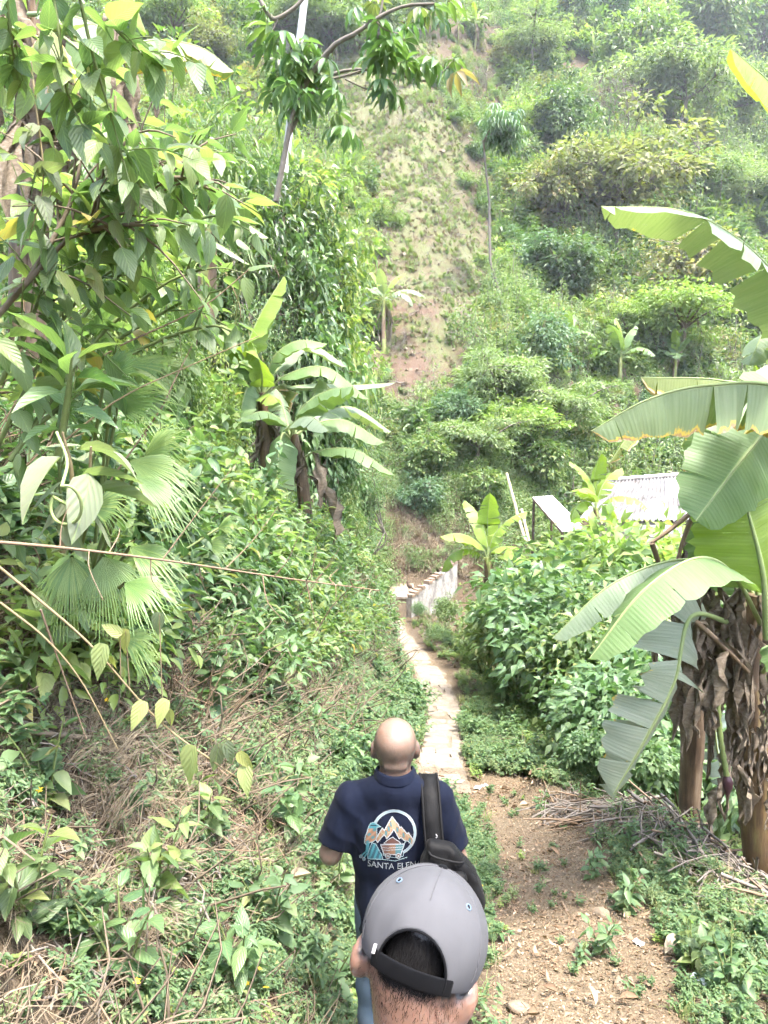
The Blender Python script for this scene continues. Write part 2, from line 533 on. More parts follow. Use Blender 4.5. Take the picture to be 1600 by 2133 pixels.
def slab(poly, h, name, mat, parent, tilt=0):
    """flat stone: outline polygon (n,2) round the origin, top chamfered"""
    poly = np.asarray(poly)
    n = len(poly)
    z = tilt * poly[:, 1]
    v = np.vstack([np.c_[poly, z * 0 - .06], np.c_[poly, z + h * .7], np.c_[poly * .93, z * .93 + h]])
    k = np.arange(n)
    k2 = (k + 1) % n
    mb = MB().add(v, np.vstack([np.stack([k, k2, k2 + n, k + n], -1), np.stack([k + n, k2 + n, k2 + 2 * n, k + 2 * n], -1)]))
    c = np.vstack([np.c_[poly * .93, z * .93 + h], [[0, 0, h * 1.04]]])
    mb.add(c, np.stack([k, k2, np.full(n, n)], -1))
    return mb.obj(name, mat, parent, smooth=False)

y = 8.75
while y < 24:
    d = rs.uniform(.20, .42) * (1 + .03 * (y - 9))
    k = rs.choice([1, 2, 2, 3]) if y < 17 else rs.choice([1, 1, 2])
    cuts = [-.31] + sorted(rs.uniform(-.16, .18) for _ in range(k - 1)) + [.31]
    for c0, c1 in zip(cuts, cuts[1:]):
        if c1 - c0 < .1 or rs.random() < .06: continue
        a0, a1 = c0 + .006 + rs.uniform(-.03, .02), c1 - .006 + rs.uniform(-.02, .03)
        w, hh = (a1 - a0) / 2, d / 2 - .007
        poly = [(-w + rs.uniform(0, .05), -hh + rs.uniform(-.02, .03)), (0, -hh + rs.uniform(-.025, .02)), (w - rs.uniform(0, .05), -hh + rs.uniform(-.02, .03)),
                (w + rs.uniform(-.03, .02), 0), (w - rs.uniform(0, .06), hh + rs.uniform(-.03, .02)), (0, hh + rs.uniform(-.02, .025)), (-w + rs.uniform(0, .06), hh + rs.uniform(-.03, .02)), (-w + rs.uniform(-.02, .03), 0)]
        X, Y = float(path_x(y + d / 2)) + (a0 + a1) / 2, y + d / 2
        sl = (float(H(X, Y + .15)) - float(H(X, Y - .15))) / .3
        o = slab(poly, rs.uniform(.008, .022), 'stone', M['flag'], path_o, sl * rs.uniform(.0, .9))
        o.location = (X, Y, float(H(path_x(Y), Y)) + .014)
    y += d
# ------------------------------------------------------------------ leaf shapes (length 1 along +Y, width 1 along X)
def leaf_tmpl(rows, width, fold=.18, droop=.25, wave=0.0):
    """rows: positions along; width: half widths. Midrib + two sides."""
    v, uv = [], []
    for t, w in zip(rows, width):
        zc = -droop * t * t
        ws = wave * math.sin(t * 17)
        v += [(-w, t, zc + fold * w + ws), (0, t, zc), (w, t, zc + fold * w - ws)]
        uv += [(-w * 2, t), (0, t), (w * 2, t)]
    n = len(rows)
    f = []
    for i in range(n - 1):
        a = i * 3
        f += [(a, a + 1, a + 4, a + 3), (a + 1, a + 2, a + 5, a + 4)]
    return np.array(v), np.array(f), np.array(uv)

T_DIA = (np.array([(0, 0, 0), (-.5, .45, .09), (.5, .45, .09), (0, 1, -.16)]), np.array([(0, 2, 3), (0, 3, 1)]), np.array([(0, 0), (-1, .45), (1, .45), (0, 1)], float))
T_KITE = (np.array([(0, 0, 0), (-.5, .38, .08), (0, .42, -.03), (.5, .38, .08), (0, 1, -.28)]), np.array([(0, 3, 2), (0, 2, 1), (2, 3, 4), (1, 2, 4)]), np.array([(0, 0), (-1, .38), (0, .42), (1, .38), (0, 1)], float))
T_LANCE = leaf_tmpl([0, .2, .5, .8, 1], [.04, .36, .5, .27, .0], .25, .35)
T_OVATE = leaf_tmpl([0, .12, .34, .6, .84, 1], [.06, .38, .5, .4, .17, .0], .3, .28)
T_OVATE2 = leaf_tmpl([0, .12, .34, .6, .84, 1], [.06, .38, .5, .4, .17, .0], -.12, .45, .02)
T_HEART = leaf_tmpl([-.1, 0, .2, .5, .8, 1], [.22, .42, .5, .38, .15, 0], .18, .2, .015)
T_BLADE = (np.array([(-.5, 0, 0), (.5, 0, 0), (-.4, .5, .0), (.4, .5, .0), (0, 1, -.2)]), np.array([(0, 1, 3), (0, 3, 2), (2, 3, 4)]), np.zeros((5, 2)))

def put_leaves(mb, T, pos, dirs, up, L, W, mat=0, rnd=None):
    V, F, UV = T
    pos = np.asarray(pos, float)
    n = len(pos)
    if n == 0: return
    d = nrm(dirs)
    x = np.cross(d, up)
    bad = np.linalg.norm(x, axis=1) < 1e-4
    x[bad] = np.cross(d[bad], [1, .3, .2])
    x = nrm(x)
    z = np.cross(x, d)
    L = np.broadcast_to(L, (n,))[:, None, None]
    W = np.broadcast_to(W, (n,))[:, None, None]
    v = pos[:, None] + x[:, None] * V[None, :, :1] * W + d[:, None] * V[None, :, 1:2] * L + z[:, None] * V[None, :, 2:] * L
    k = len(V)
    f = (np.arange(n) * k)[:, None, None] + F[None]
    rnd = np.random.default_rng(n).random(n) if rnd is None else rnd
    mb.add(v.reshape(-1, 3), f.reshape(-1, F.shape[1]), mat, np.repeat(rnd, k), np.tile(UV, (n, 1)))

# ------------------------------------------------------------------ trees and shrubs: trunk mesh + crown mesh
def gen_tree(seed, h=5., rx=1.6, rz=1.5, cz=3.4, tr=.09, clumps=70, per=60, T=T_KITE, L=.16, W=.07, cr=.34, flat=.65, hang=.15,
             leaf='leaf_mid', bark='bark', bare=.0, lobes=.35, whorl=False, stems=1, twigs=True):
    g = np.random.default_rng(seed)
    wood, crown = MB(), MB()
    u = nrm(g.normal(size=(clumps, 3)))
    rad = g.random(clumps) ** .42
    az = np.arctan2(u[:, 1], u[:, 0])
    lob = 1 - lobes * .5 + lobes * (np.sin(az * 2 + seed) * .5 + np.sin(az * 3 + u[:, 2] * 4 + seed * 2) * .5)
    c = u * (rad * lob)[:, None] * np.array([rx, rx, rz])
    c[:, 2] += cz
    c = c[c[:, 2] > cz - rz * .95]
    lean = g.normal(size=2) * .06 * h
    # trunks
    tops = []
    for s in range(stems):
        off = g.normal(size=3) * .06 * (stems > 1) * h * .25
        off[2] = 0
        zt = cz - rz * .55
        n = 7
        zz = np.linspace(0, zt, n)
        w = np.cumsum(g.normal(size=(n, 2)) * .018 * h, 0)
        w -= w[0]
        fan = (np.array([math.cos(s * 2.4), math.sin(s * 2.4)]) * rx * .35 * (stems > 1))
        pts = np.c_[off[0] + w[:, 0] + (lean[0] + fan[0]) * (zz / zt) ** 1.3, off[1] + w[:, 1] + (lean[1] + fan[1]) * (zz / zt) ** 1.3, zz]
        pts[0, 2] = -.25
        wood.tube(pts, np.linspace(tr, tr * .6, n), 7)
        tops.append(pts[-1])
    tops = np.array(tops)
    # main limbs to scattered clumps, the rest hang on the nearest limb
    m = max(4, len(c) // 9)
    sel = g.choice(len(c), m, replace=False)
    nodes, nr = [], []
    for i in sel:
        t0 = tops[g.integers(len(tops))]
        mid = t0 * .45 + c[i] * .55 + g.normal(size=3) * .06 * rx
        mid[2] += .08 * rz
        p = bez([t0 - [0, 0, .05], mid, c[i]], 7)
        wood.tube(p, np.linspace(tr * .5, tr * .14, 7), 5, cap=False)
        nodes += list(p[2:])
    nodes = np.array(nodes)
    if twigs:
        for i in range(len(c)):
            d = np.linalg.norm(nodes - c[i], axis=1)
            q = nodes[d.argmin()]
            wood.tube(bez([q, (q + c[i]) / 2 + g.normal(size=3) * .05, c[i]], 4), np.linspace(tr * .2, tr * .07, 4), 3, cap=False)
    if bare:
        for i in range(len(c)):
            for k in range(int(6 * bare)):
                e = c[i] + g.normal(size=3) * cr * 1.3
                wood.tube(bez([c[i], (c[i] + e) / 2 + g.normal(size=3) * .06, e], 4), np.linspace(tr * .09, tr * .03, 4), 3, cap=False)
    # leaves
    if per:
        n = len(c) * per
        ci = np.repeat(np.arange(len(c)), per)
        if whorl:
            # palmate leaves: groups of ~8 leaflets radiating and hanging from one point
            k = 8
            ng = n // k
            gi = g.integers(len(c), size=ng)
            gp = c[gi] + g.normal(size=(ng, 3)) * cr * np.array([1, 1, flat])
            a = np.tile(np.arange(k) / k * 2 * math.pi, ng) + np.repeat(g.random(ng) * 6, k)
            tilt = np.repeat(nrm(g.normal(size=(ng, 3)) * .35 + [0, 0, 1]), k, 0)
            d = np.c_[np.cos(a), np.sin(a), np.full(len(a), -hang * 3 - .1)] + g.normal(size=(len(a), 3)) * .1
            put_leaves(crown, T, np.repeat(gp, k, 0) + nrm(d) * L * .12, d, tilt, L * g.uniform(.75, 1.2, len(a)), W, 0, np.repeat(g.random(ng), k))
        else:
            loc = g.normal(size=(n, 3)) * np.array([1, 1, flat])
            loc = loc / (1 + .25 * np.linalg.norm(loc, axis=1, keepdims=True)) * cr * (0.7 + .6 * g.random((len(c), 1)))[ci]
            pos = c[ci] + loc
            d = nrm(loc) * .9 + nrm(pos - [0, 0, cz]) * .45 + g.normal(size=(n, 3)) * .45
            d[:, 2] -= hang * 2
            up = np.array([0, 0, 1.0]) + g.normal(size=(n, 3)) * .45
            tone = g.random(len(c))[ci] * .55 + g.random(n) * .45
            put_leaves(crown, T, pos, d, up, L * g.uniform(.65, 1.25, n), W * g.uniform(.75, 1.2, n), 0, tone)
    return wood.mesh('trunk', M[bark]), crown.mesh('crown', M[leaf])

def set_tree(kind, proto, label, cat, loc, scale, rz=0, group=None, lean=(0, 0)):
    o = thing(kind, label, cat, loc, rz, group, scale)
    o.rotation_euler = (lean[0], lean[1], rz)
    link('trunk', proto[0], o)
    if len(proto[1].vertices): link('crown', proto[1], o)
    return o

# ------------------------------------------------------------------ scattering for ground cover nobody could count
def rot_normal(nv, yaw, g):
    """euler that lays +Z along nv, after a yaw"""
    out = np.empty((len(nv), 3))
    for i, (n, a) in enumerate(zip(nv, yaw)):
        q = Vector((0, 0, 1)).rotation_difference(Vector(n))
        out[i] = (q.to_matrix() @ Matrix.Rotation(a, 3, 'Z')).to_euler()
    return out

def scatter(name, label, cat, pts, rot, scl, idx, protos):
    me = bpy.data.meshes.new(name)
    me.vertices.add(len(pts))
    me.vertices.foreach_set('co', np.asarray(pts, np.float32).ravel())
    for nm, ty, val in (('rot', 'FLOAT_VECTOR', rot), ('scl', 'FLOAT', scl), ('idx', 'INT', idx)):
        a = me.attributes.new(nm, ty, 'POINT')
        if ty == 'FLOAT_VECTOR': a.data.foreach_set('vector', np.asarray(val, np.float32).ravel())
        else: a.data.foreach_set('value', np.asarray(val, np.int32 if ty == 'INT' else np.float32))
    o = tag(link(name, me), label, cat, kind='stuff')
    cl = bpy.data.collections.new(name + '_sprigs')
    for i, p in enumerate(protos):
        cl.objects.link(bpy.data.objects.new('%s_%02d' % (name, i), p))
    ng = bpy.data.node_groups.new(name, 'GeometryNodeTree')
    ng.interface.new_socket('Geometry', in_out='INPUT', socket_type='NodeSocketGeometry')
    ng.interface.new_socket('Geometry', in_out='OUTPUT', socket_type='NodeSocketGeometry')
    N = ng.nodes
    gi, go = N.new('NodeGroupInput'), N.new('NodeGroupOutput')
    ip = N.new('GeometryNodeInstanceOnPoints')
    ci = N.new('GeometryNodeCollectionInfo')
    ci.inputs['Collection'].default_value = cl
    ci.inputs['Separate Children'].default_value = True
    ci.inputs['Reset Children'].default_value = True
    ip.inputs['Pick Instance'].default_value = True
    def na(nm, ty):
        nd = N.new('GeometryNodeInputNamedAttribute')
        nd.data_type = ty
        nd.inputs['Name'].default_value = nm
        return [s for s in nd.outputs if s.enabled and s.name == 'Attribute'][0]
    lk = ng.links.new
    lk(gi.outputs[0], ip.inputs['Points'])
    lk(ci.outputs[0], ip.inputs['Instance'])
    lk(na('idx', 'INT'), ip.inputs['Instance Index'])
    lk(na('rot', 'FLOAT_VECTOR'), ip.inputs['Rotation'])
    lk(na('scl', 'FLOAT'), ip.inputs['Scale'])
    lk(ip.outputs[0], go.inputs[0])
    md = o.modifiers.new('scatter', 'NODES')
    md.node_group = ng
    return o

# sprigs
def weed(seed, h=.22, stems=5, pairs=5, L=.07, W=.045, T=T_KITE, mat='leaf_weed', spread=.6, stemr=.0025):
    g = np.random.default_rng(seed)
    mb = MB()
    for s in range(stems):
        a = g.random() * 6.28
        e = np.array([math.cos(a), math.sin(a), 0]) * h * spread * g.uniform(.2, 1) + [0, 0, h * g.uniform(.55, 1)]
        b = g.normal(size=3) * .02
        b[2] = -.02
        p = bez([b, (b + e) * .5 + g.normal(size=3) * .02 + [0, 0, .02], e], 5)
        mb.tube(p, np.linspace(stemr, stemr * .5, 5), 3, 1, cap=False)
        for k in range(pairs):
            t = .25 + .75 * (k + 1) / pairs
            q = b + (e - b) * t
            fi = t * 4
            i0 = min(3, int(fi))
            q = p[i0] + (p[i0 + 1] - p[i0]) * (fi - i0)
            aa = g.random() * 3.14 + k * 1.57
            sc = (1.15 - .5 * t) * g.uniform(.7, 1.2)
            for sg in (0, math.pi):
                d = np.array([[math.cos(aa + sg), math.sin(aa + sg), g.uniform(-.1, .45)]])
                put_leaves(mb, T, [q], d, np.array([[0, 0, 1.]]) + g.normal(size=(1, 3)) * .2, L * sc, W * sc, 0, g.random(1))
    return mb.mesh('weed', [M[mat], M['stem_green']])

def tuft(seed, n=26, h=.2, w=.006, spread=.5, mat='grass', bend=.4):
    g = np.random.default_rng(seed)
    mb = MB()
    a = g.random(n) * 6.28
    d = np.c_[np.cos(a) * spread * g.random(n), np.sin(a) * spread * g.random(n), np.full(n, 1.)]
    pos = np.c_[g.normal(size=(n, 2)) * .02, np.full(n, -.01)]
    hh = h * g.uniform(.4, 1.1, n)
    for k in range(n):
        p0 = pos[k]
        p2 = p0 + nrm(d[k]) * hh[k]
        out = np.array([math.cos(a[k]), math.sin(a[k]), 0]) * hh[k] * bend * g.random()
        pm = p0 + nrm(d[k]) * hh[k] * .6
        p2 = p2 + out - [0, 0, np.linalg.norm(out) * .5]
        s = np.array([-math.sin(a[k] + .5), math.cos(a[k] + .5), 0]) * w * .5
        mb.add([p0 - s, p0 + s, pm - s * .8, pm + s * .8, p2], [(0, 1, 3), (0, 3, 2), (2, 3, 4)], 0, g.random())
    return mb.mesh('tuft', M[mat])

def litter(seed, n=7, L=.07):
    g = np.random.default_rng(seed)
    mb = MB()
    for k in range(n):
        T = leaf_tmpl([0, .25, .6, 1], [.05, .45, .42, 0], g.uniform(-.5, .9), g.uniform(-.5, .6))
        a = g.random() * 6.28
        put_leaves(mb, T, [np.r_[g.normal(size=2) * .11, .012 + g.random() * .01]], [[math.cos(a), math.sin(a), g.uniform(-.05, .2)]],
                   np.array([[0, 0, 1.]]) + g.normal(size=(1, 3)) * .35, L * g.uniform(.4, 1.3), L * g.uniform(.2, .6), 0, g.random(1))
    return mb.mesh('litter', M['litter'])

def sticks(seed, n=9, L=.3, mat='twig_grey', r=.004):
    g = np.random.default_rng(seed)
    mb = MB()
    for k in range(n):
        a = g.random() * 6.28
        d = np.array([math.cos(a), math.sin(a), g.uniform(-.1, .35)]) * L * g.uniform(.4, 1.2)
        c = np.r_[g.normal(size=2) * .1, .02 + g.random() * .05]
        mb.tube(bez([c - d / 2, c + g.normal(size=3) * .03, c + d / 2], 4), np.linspace(r, r * .4, 4) * g.uniform(.6, 1.5), 4, 0, g.random(), cap=False)
    return mb.mesh('sticks', M[mat])

# ------------------------------------------------------------------ plants whose single leaves can be told apart: each leaf an object
def leaf_meshes(nm, T_list, mat):
    out = []
    for T in T_list:
        mb = MB().add(T[0], T[1], 0, .0, T[2])
        out.append(mb.mesh(nm, M[mat]))
    return out
LM = {}
def lm(mat):
    if mat not in LM:
        LM[mat] = {'ovate': leaf_meshes('leaf', [T_OVATE, T_OVATE2], mat), 'heart': leaf_meshes('leaf', [T_HEART], mat), 'lance': leaf_meshes('leaf', [T_LANCE], mat)}
    return LM[mat]

def put_leaf(parent, me, pos, d, up, L, W, name='leaf'):
    d = nrm(d)
    x = np.cross(d, up)
    if np.linalg.norm(x) < 1e-3: x = np.cross(d, [1, .2, .1])
    x = nrm(x)
    z = np.cross(x, d)
    o = link(name, me, parent)
    m = Matrix(((x[0] * W, d[0] * L, z[0] * L, pos[0]), (x[1] * W, d[1] * L, z[1] * L, pos[1]), (x[2] * W, d[2] * L, z[2] * L, pos[2]), (0, 0, 0, 1)))
    o.matrix_basis = m
    return o

def leafy(name, label, cat, stems, seed=1, L=.13, asp=.5, shape='ovate', mat='leaf_big', gap=.055, droop=.35, stem_mat='stem_green', r=.006, twigs=0, twig_len=.3,
          start=.2, opposite=True, group=None, maxn=290, stem_r=None, petiole=.15, outw=1.0):
    """stems: list of polylines in world metres; leaves set along them and along side twigs; the Empty stands at the first stem's foot"""
    g = np.random.default_rng(seed)
    o = thing(name, label, cat, tuple(stems[0][0]), group=group)
    org = np.array(stems[0][0], float)
    wood = MB()
    runs = []
    for s in stems:
        p = bez(np.asarray(s, float) - org, max(8, 4 * len(s)))
        rr = stem_r or r * 1.6
        wood.tube(p, np.linspace(rr, rr * .35, len(p)), 6)
        runs.append((p, start))
        for k in range(twigs):
            t = g.uniform(.15, .97)
            q = p[int(t * (len(p) - 1))]
            tang = nrm(p[min(len(p) - 1, int(t * (len(p) - 1)) + 1)] - p[max(0, int(t * (len(p) - 1)) - 1)])
            d = nrm(tang * .6 + g.normal(size=3) * .75 + [0, 0, .25])
            ln = twig_len * g.uniform(.5, 1.2)
            e = q + d * ln
            tw = bez([q, q + d * ln * .5 + [0, 0, .04 * ln], e - [0, 0, .12 * ln]], 6)
            wood.tube(tw, np.linspace(r * .6, r * .25, 6), 4, cap=False)
            runs.append((tw, .15))
    wood.obj('stem', M[stem_mat], o)
    ms = lm(mat)[shape]
    cand = []
    for p, st in runs:
        seg = np.linalg.norm(np.diff(p, axis=0), axis=1)
        cum = np.concatenate([[0], np.cumsum(seg)])
        d0 = cum[-1] * st
        ph = g.random() * 6.28
        k = 0
        while d0 <= cum[-1]:
            q = np.array([np.interp(d0, cum, p[:, i]) for i in range(3)])
            q2 = np.array([np.interp(min(cum[-1], d0 + .02), cum, p[:, i]) for i in range(3)])
            q1 = np.array([np.interp(max(0, d0 - .02), cum, p[:, i]) for i in range(3)])
            tang = nrm(q2 - q1)
            a = nrm(np.cross(tang, [.13, .21, 1]))
            b = np.cross(tang, a)
            f = d0 / cum[-1]
            for sg in ((0, math.pi) if opposite else (0,)):
                ang = ph + k * (1.57 if opposite else 2.4) + sg + g.normal() * .3
                d = (a * math.cos(ang) + b * math.sin(ang)) * outw + tang * (.25 + .5 * f)
                d = nrm(d) + np.array([0, 0, -droop + .25 * g.normal()])
                sc = g.uniform(.6, 1.15) * (1.0 - .35 * (f > .93))
                cand.append((q + nrm(d) * L * petiole, d, np.array([0, 0, 1]) + g.normal(size=3) * .3, L * sc, L * sc * asp * g.uniform(.85, 1.15)))
            d0 += gap * g.uniform(.7, 1.3)
            k += 1
    if len(cand) > maxn:
        cand = [cand[i] for i in sorted(g.choice(len(cand), maxn, replace=False))]
    for c in cand:
        put_leaf(o, ms[g.integers(len(ms))], *c)
    return o
# ------------------------------------------------------------------ vegetation of the far hillside
def gen_bush(seed, r=1., h=1.3, clumps=34, per=46, T=T_KITE, L=.13, W=.06, cr=.26, leaf='leaf_mid', hang=.1, stems=10, bark='twig'):
    g = np.random.default_rng(seed)
    mb = MB()
    u = nrm(g.normal(size=(clumps, 3)))
    u[:, 2] = np.abs(u[:, 2])
    rad = g.random((clumps, 1)) ** .4 * (.7 + .3 * np.sin(np.arctan2(u[:, 1:2], u[:, :1]) * 3 + seed))
    c = u * rad * np.array([r, r, h])
    c[:, 2] += .1
    for i in range(min(stems, clumps)):
        mb.tube(bez([[c[i, 0] * .15, c[i, 1] * .15, -.3], c[i] * [.5, .5, .6], c[i]], 5), np.linspace(.018, .005, 5), 4, 1, cap=False)
    n = clumps * per
    ci = np.repeat(np.arange(clumps), per)
    loc = g.normal(size=(n, 3)) * [1, 1, .7] * cr * .6
    pos = c[ci] + loc
    d = nrm(loc) + nrm(pos) * .5 + g.normal(size=(n, 3)) * .4
    d[:, 2] += .1 - hang * 2
    put_leaves(mb, T, pos, d, np.array([0, 0, 1.]) + g.normal(size=(n, 3)) * .45, L * g.uniform(.6, 1.25, n), W * g.uniform(.7, 1.2, n), 0, g.random(clumps)[ci] * .5 + g.random(n) * .5)
    return mb.mesh('bush', [M[leaf], M[bark]])

def gen_scrub(seed, n=60, h=1.1, mat='twig_grey'):
    """bare dry stems"""
    g = np.random.default_rng(seed)
    mb = MB()
    for k in range(n):
        a = g.random() * 6.28
        b = np.r_[g.normal(size=2) * .25, -.1]
        e = b + np.r_[math.cos(a) * .4 * g.random(), math.sin(a) * .4 * g.random(), h * g.uniform(.4, 1)]
        mb.tube(bez([b, (b + e) / 2 + g.normal(size=3) * .07, e], 4), np.linspace(.008, .003, 4), 3, 0, g.random(), cap=False)
    return mb.mesh('scrub', M[mat])

g5 = np.random.default_rng(55)
BK = dict(clumps=46, per=22, cr=.21)
bushes = [gen_bush(11, leaf='leaf_mid', L=.24, W=.11, **BK), gen_bush(12, leaf='leaf_mid', L=.3, W=.15, clumps=40, per=20, cr=.22), gen_bush(13, leaf='leaf_pale', L=.2, W=.075, clumps=50, per=26, cr=.2),
          gen_bush(14, leaf='leaf_dark', L=.28, W=.12, **BK), gen_bush(15, leaf='leaf_lime', L=.24, W=.11, **BK), gen_bush(16, leaf='leaf_yellow', L=.22, W=.11, **BK),
          gen_bush(17, leaf='leaf_blue', L=.22, W=.1, **BK), gen_scrub(18, 80, 1.3), gen_bush(19, leaf='leaf_pale', L=.18, W=.09, clumps=36, per=24, cr=.24)]
def gen_sapling(seed, n=7, h=2.4, mat='leaf_mid', L=.2, W=.08):
    g = np.random.default_rng(seed)
    mb = MB()
    for k in range(n):
        b_ = np.r_[g.normal(size=2) * .5, -.2]
        e = b_ + np.r_[g.normal(size=2) * .35, h * g.uniform(.55, 1)]
        c_ = bez([b_, (b_ + e) / 2 + g.normal(size=3) * .12, e], 8)
        mb.tube(c_, np.linspace(.022, .007, 8), 4, 1, cap=False)
        q = 70
        t_ = g.uniform(.35, 1, q)
        pos = np.stack([np.interp(t_, np.linspace(0, 1, 8), c_[:, i]) for i in range(3)], -1) + g.normal(size=(q, 3)) * .16
        put_leaves(mb, T_KITE, pos, g.normal(size=(q, 3)) + [0, 0, -.2], np.array([0, 0, 1.]) + g.normal(size=(q, 3)) * .4, L * g.uniform(.6, 1.2, q), W, 0, g.random(q))
    return mb.mesh('sapling', [M[mat], M['bark_grey']])
bushes += [gen_sapling(191), gen_sapling(192, 6, 2.8, 'leaf_pale', .18, .07), gen_sapling(193, 6, 2.2, 'leaf_yellow', .18, .08)]
yb = 27.5 * np.exp(g5.random(11500) * math.log(190 / 27.5))
xb = (g5.random(11500) * 2 - 1) * .74 * yb
zb = H(xb, yb)
pxb, pyb, _ = project(np.stack([xb, yb, zb], -1))
keep = (clear_mask(xb, yb, zb) < .25) & ~((yb < 34) & (yb > 27) & (xb > 8.3) & (xb < 16.5)) & ~((pyb > 930) & (pxb < 1090) & (pxb > 780)) & ~((pxb > 1090) & (pyb > 975) & (yb < 30))
small = np.zeros(len(xb), bool)
for _bx, _by in ((1290, 800), (1400, 790), (1180, 765), (800, 730), (1235, 140), (1455, 112), (1490, 112), (1418, 330), (1575, 495), (1570, 840), (990, 105), (955, 100)):
    _q = hit(_bx, _by)
    small |= (np.abs(xb - _q[0]) < .045 * _q[1]) & (yb > _q[1] - .11 * _q[1]) & (yb < _q[1] + 1)
xb, yb, zb, pxb, pyb, small = xb[keep], yb[keep], zb[keep], pxb[keep], pyb[keep], small[keep]
n = len(xb)
w = np.ones((n, len(bushes)))
left = pxb < 760
w[left] = [2, 2, 2, 1, 2, 2.5, 1, .6, 2, 1.5, 1.5, 1.5]
mid_th = (pxb > 860) & (pxb < 1210) & (pyb > 560)
w[mid_th] = [2, .6, 4, .4, 1.2, .3, 2.2, 1.6, 3, 1, 2, .5]
right = (pxb > 1210)
w[right] = [2.2, 2.0, 2.4, 1.2, 1.7, 1.1, 1.4, 1.2, 1.8, 1.8, 2.0, 1.2]
w = np.cumsum(w / w.sum(1, keepdims=True), 1)
idx = (g5.random((n, 1)) > w).sum(1)
scl = g5.uniform(.6, 1.35, n) * (yb / 38) ** .75
scl[right] *= 1.35
nearclr = (pxb > 680) & (pxb < 1040) & (pyb < 620)
scl[nearclr] *= .62
scl[small] *= .5
scatter('hillside_thicket', 'dense mixed green scrub covering the far hillside', 'thicket', np.stack([xb, yb, zb - .1], -1),
        np.c_[g5.normal(size=(n, 2)) * .12, g5.random(n) * 6.28], scl, idx, bushes)

# cleared strip: grass tufts, seedlings and dry stalks
n = 90000
yc = 29 + g5.random(n) ** .75 * 62
xc = (g5.random(n) * 2 - 1) * .22 * yc
zc = H(xc, yc)
_px, _py, _q = project(np.stack([xc, yc, zc], -1))
nearc = (_px > 660) & (_px < 1050) & (_py < 680) & (_py > 120)
m = np.maximum(clear_mask(xc, yc, zc), nearc * .8) * np.clip(.5 + 1.1 * wob(xc, yc, 1.1, 9) + .5 * wob(xc, yc, 3.1, 3), .04, 1) > g5.random(n) * .85
m &= g5.random(n) < lerp(yc, [29, 40, 52, 70], [.3, .42, .8, 1.0])
xc, yc, zc = xc[m], yc[m], zc[m]
n = len(xc)
tufts = [tuft(21, 40, .42, .022, 1.0, 'grass'), tuft(22, 40, .34, .022, 1.2, 'straw'), tuft(23, 36, .22, .02, 1.5, 'straw'),
         weed(24, .35, 7, 4, .13, .07, mat='leaf_weed'), weed(25, .45, 7, 5, .15, .07, mat='leaf_pale'), gen_scrub(26, 14, .6)]
pi = np.array([.30, .26, .26, .06, .07, .05])
scatter('cleared_slope_grass', 'sparse grass tufts and seedlings on the cleared brown strip of hillside', 'grass', np.stack([xc, yc, zc], -1),
        np.c_[g5.normal(size=(n, 2)) * .15, g5.random(n) * 6.28], (.3 + .9 * g5.random(n) ** 1.8) * (yc / 45) ** .4, g5.choice(6, n, p=pi), tufts)

# stones, roots and fallen sticks on the bare part of the strip
yc = 30 + g5.random(1500) * 45
xc = (g5.random(1500) * 2 - 1) * .2 * yc
k = clear_mask(xc, yc, H(xc, yc)) > .4
xc, yc = xc[k], yc[k]
def gen_stones(seed):
    g = np.random.default_rng(seed)
    mb = MB()
    for i in range(9):
        r = g.uniform(.03, .13)
        c_ = np.r_[g.normal(size=2) * .5, 0]
        mb.box(c_, r * g.uniform(.8, 1.8, 3), 0, np.array(Matrix.Rotation(g.random() * 3, 3, nrm(g.normal(size=3)))))
    return mb.mesh('stones', M['rock'], False)
n = len(xc)
scatter('slope_debris', 'stones, roots and fallen sticks strewn on the cleared strip', 'debris', np.stack([xc, yc, H(xc, yc)], -1), np.c_[g5.normal(size=(n, 2)) * .3, g5.random(n) * 6.28],
        g5.uniform(.4, 1.1, n), g5.choice(3, n, p=[.5, .06, .44]), [sticks(27, 7, 1.2, 'twig_grey', .014), gen_stones(28), gen_scrub(29, 10, .7)])

# trees of the hillside
TP = {}
TP['dark'] = (gen_tree(31, 6, 1.9, 2.2, 3.9, .12, 80, 60, T_KITE, .34, .14, .38, .7, .25, 'leaf_dark'), 6.1)
TP['mid'] = (gen_tree(32, 6, 2.1, 1.8, 4.1, .11, 90, 44, T_KITE, .32, .14, .38, .6, .15, 'leaf_mid'), 5.9)
TP['pale'] = (gen_tree(33, 6, 2.6, 1.5, 4.2, .12, 100, 60, T_KITE, .24, .09, .44, .32, .05, 'leaf_pale', 'bark_grey', lobes=.6), 5.7)
TP['lime'] = (gen_tree(34, 6, 2.4, 1.6, 4.1, .11, 96, 56, T_KITE, .24, .10, .42, .36, .08, 'leaf_lime', lobes=.6), 5.7)
TP['yellow'] = (gen_tree(35, 6, 3.0, 1.7, 4.2, .13, 120, 48, T_KITE, .25, .13, .40, .45, .1, 'leaf_yellow', 'bark_grey', bare=.5, lobes=.5), 5.9)
TP['bare'] = (gen_tree(36, 6, 1.9, 2.3, 3.8, .07, 60, 5, T_KITE, .12, .05, .5, .8, .1, 'leaf_pale', 'bark_grey', bare=2.2, stems=3), 6.1)
TP['slim'] = (gen_tree(37, 8, 1.9, .8, 7.2, .075, 15, 72, T_LANCE, .36, .10, .34, .5, .18, 'leaf_blue', 'bark_grey', whorl=True, lobes=.8), 8.2)
TP['blue'] = (gen_tree(38, 6, 2.0, 2.1, 3.9, .12, 86, 44, T_KITE, .3, .13, .38, .7, .2, 'leaf_blue'), 6.0)

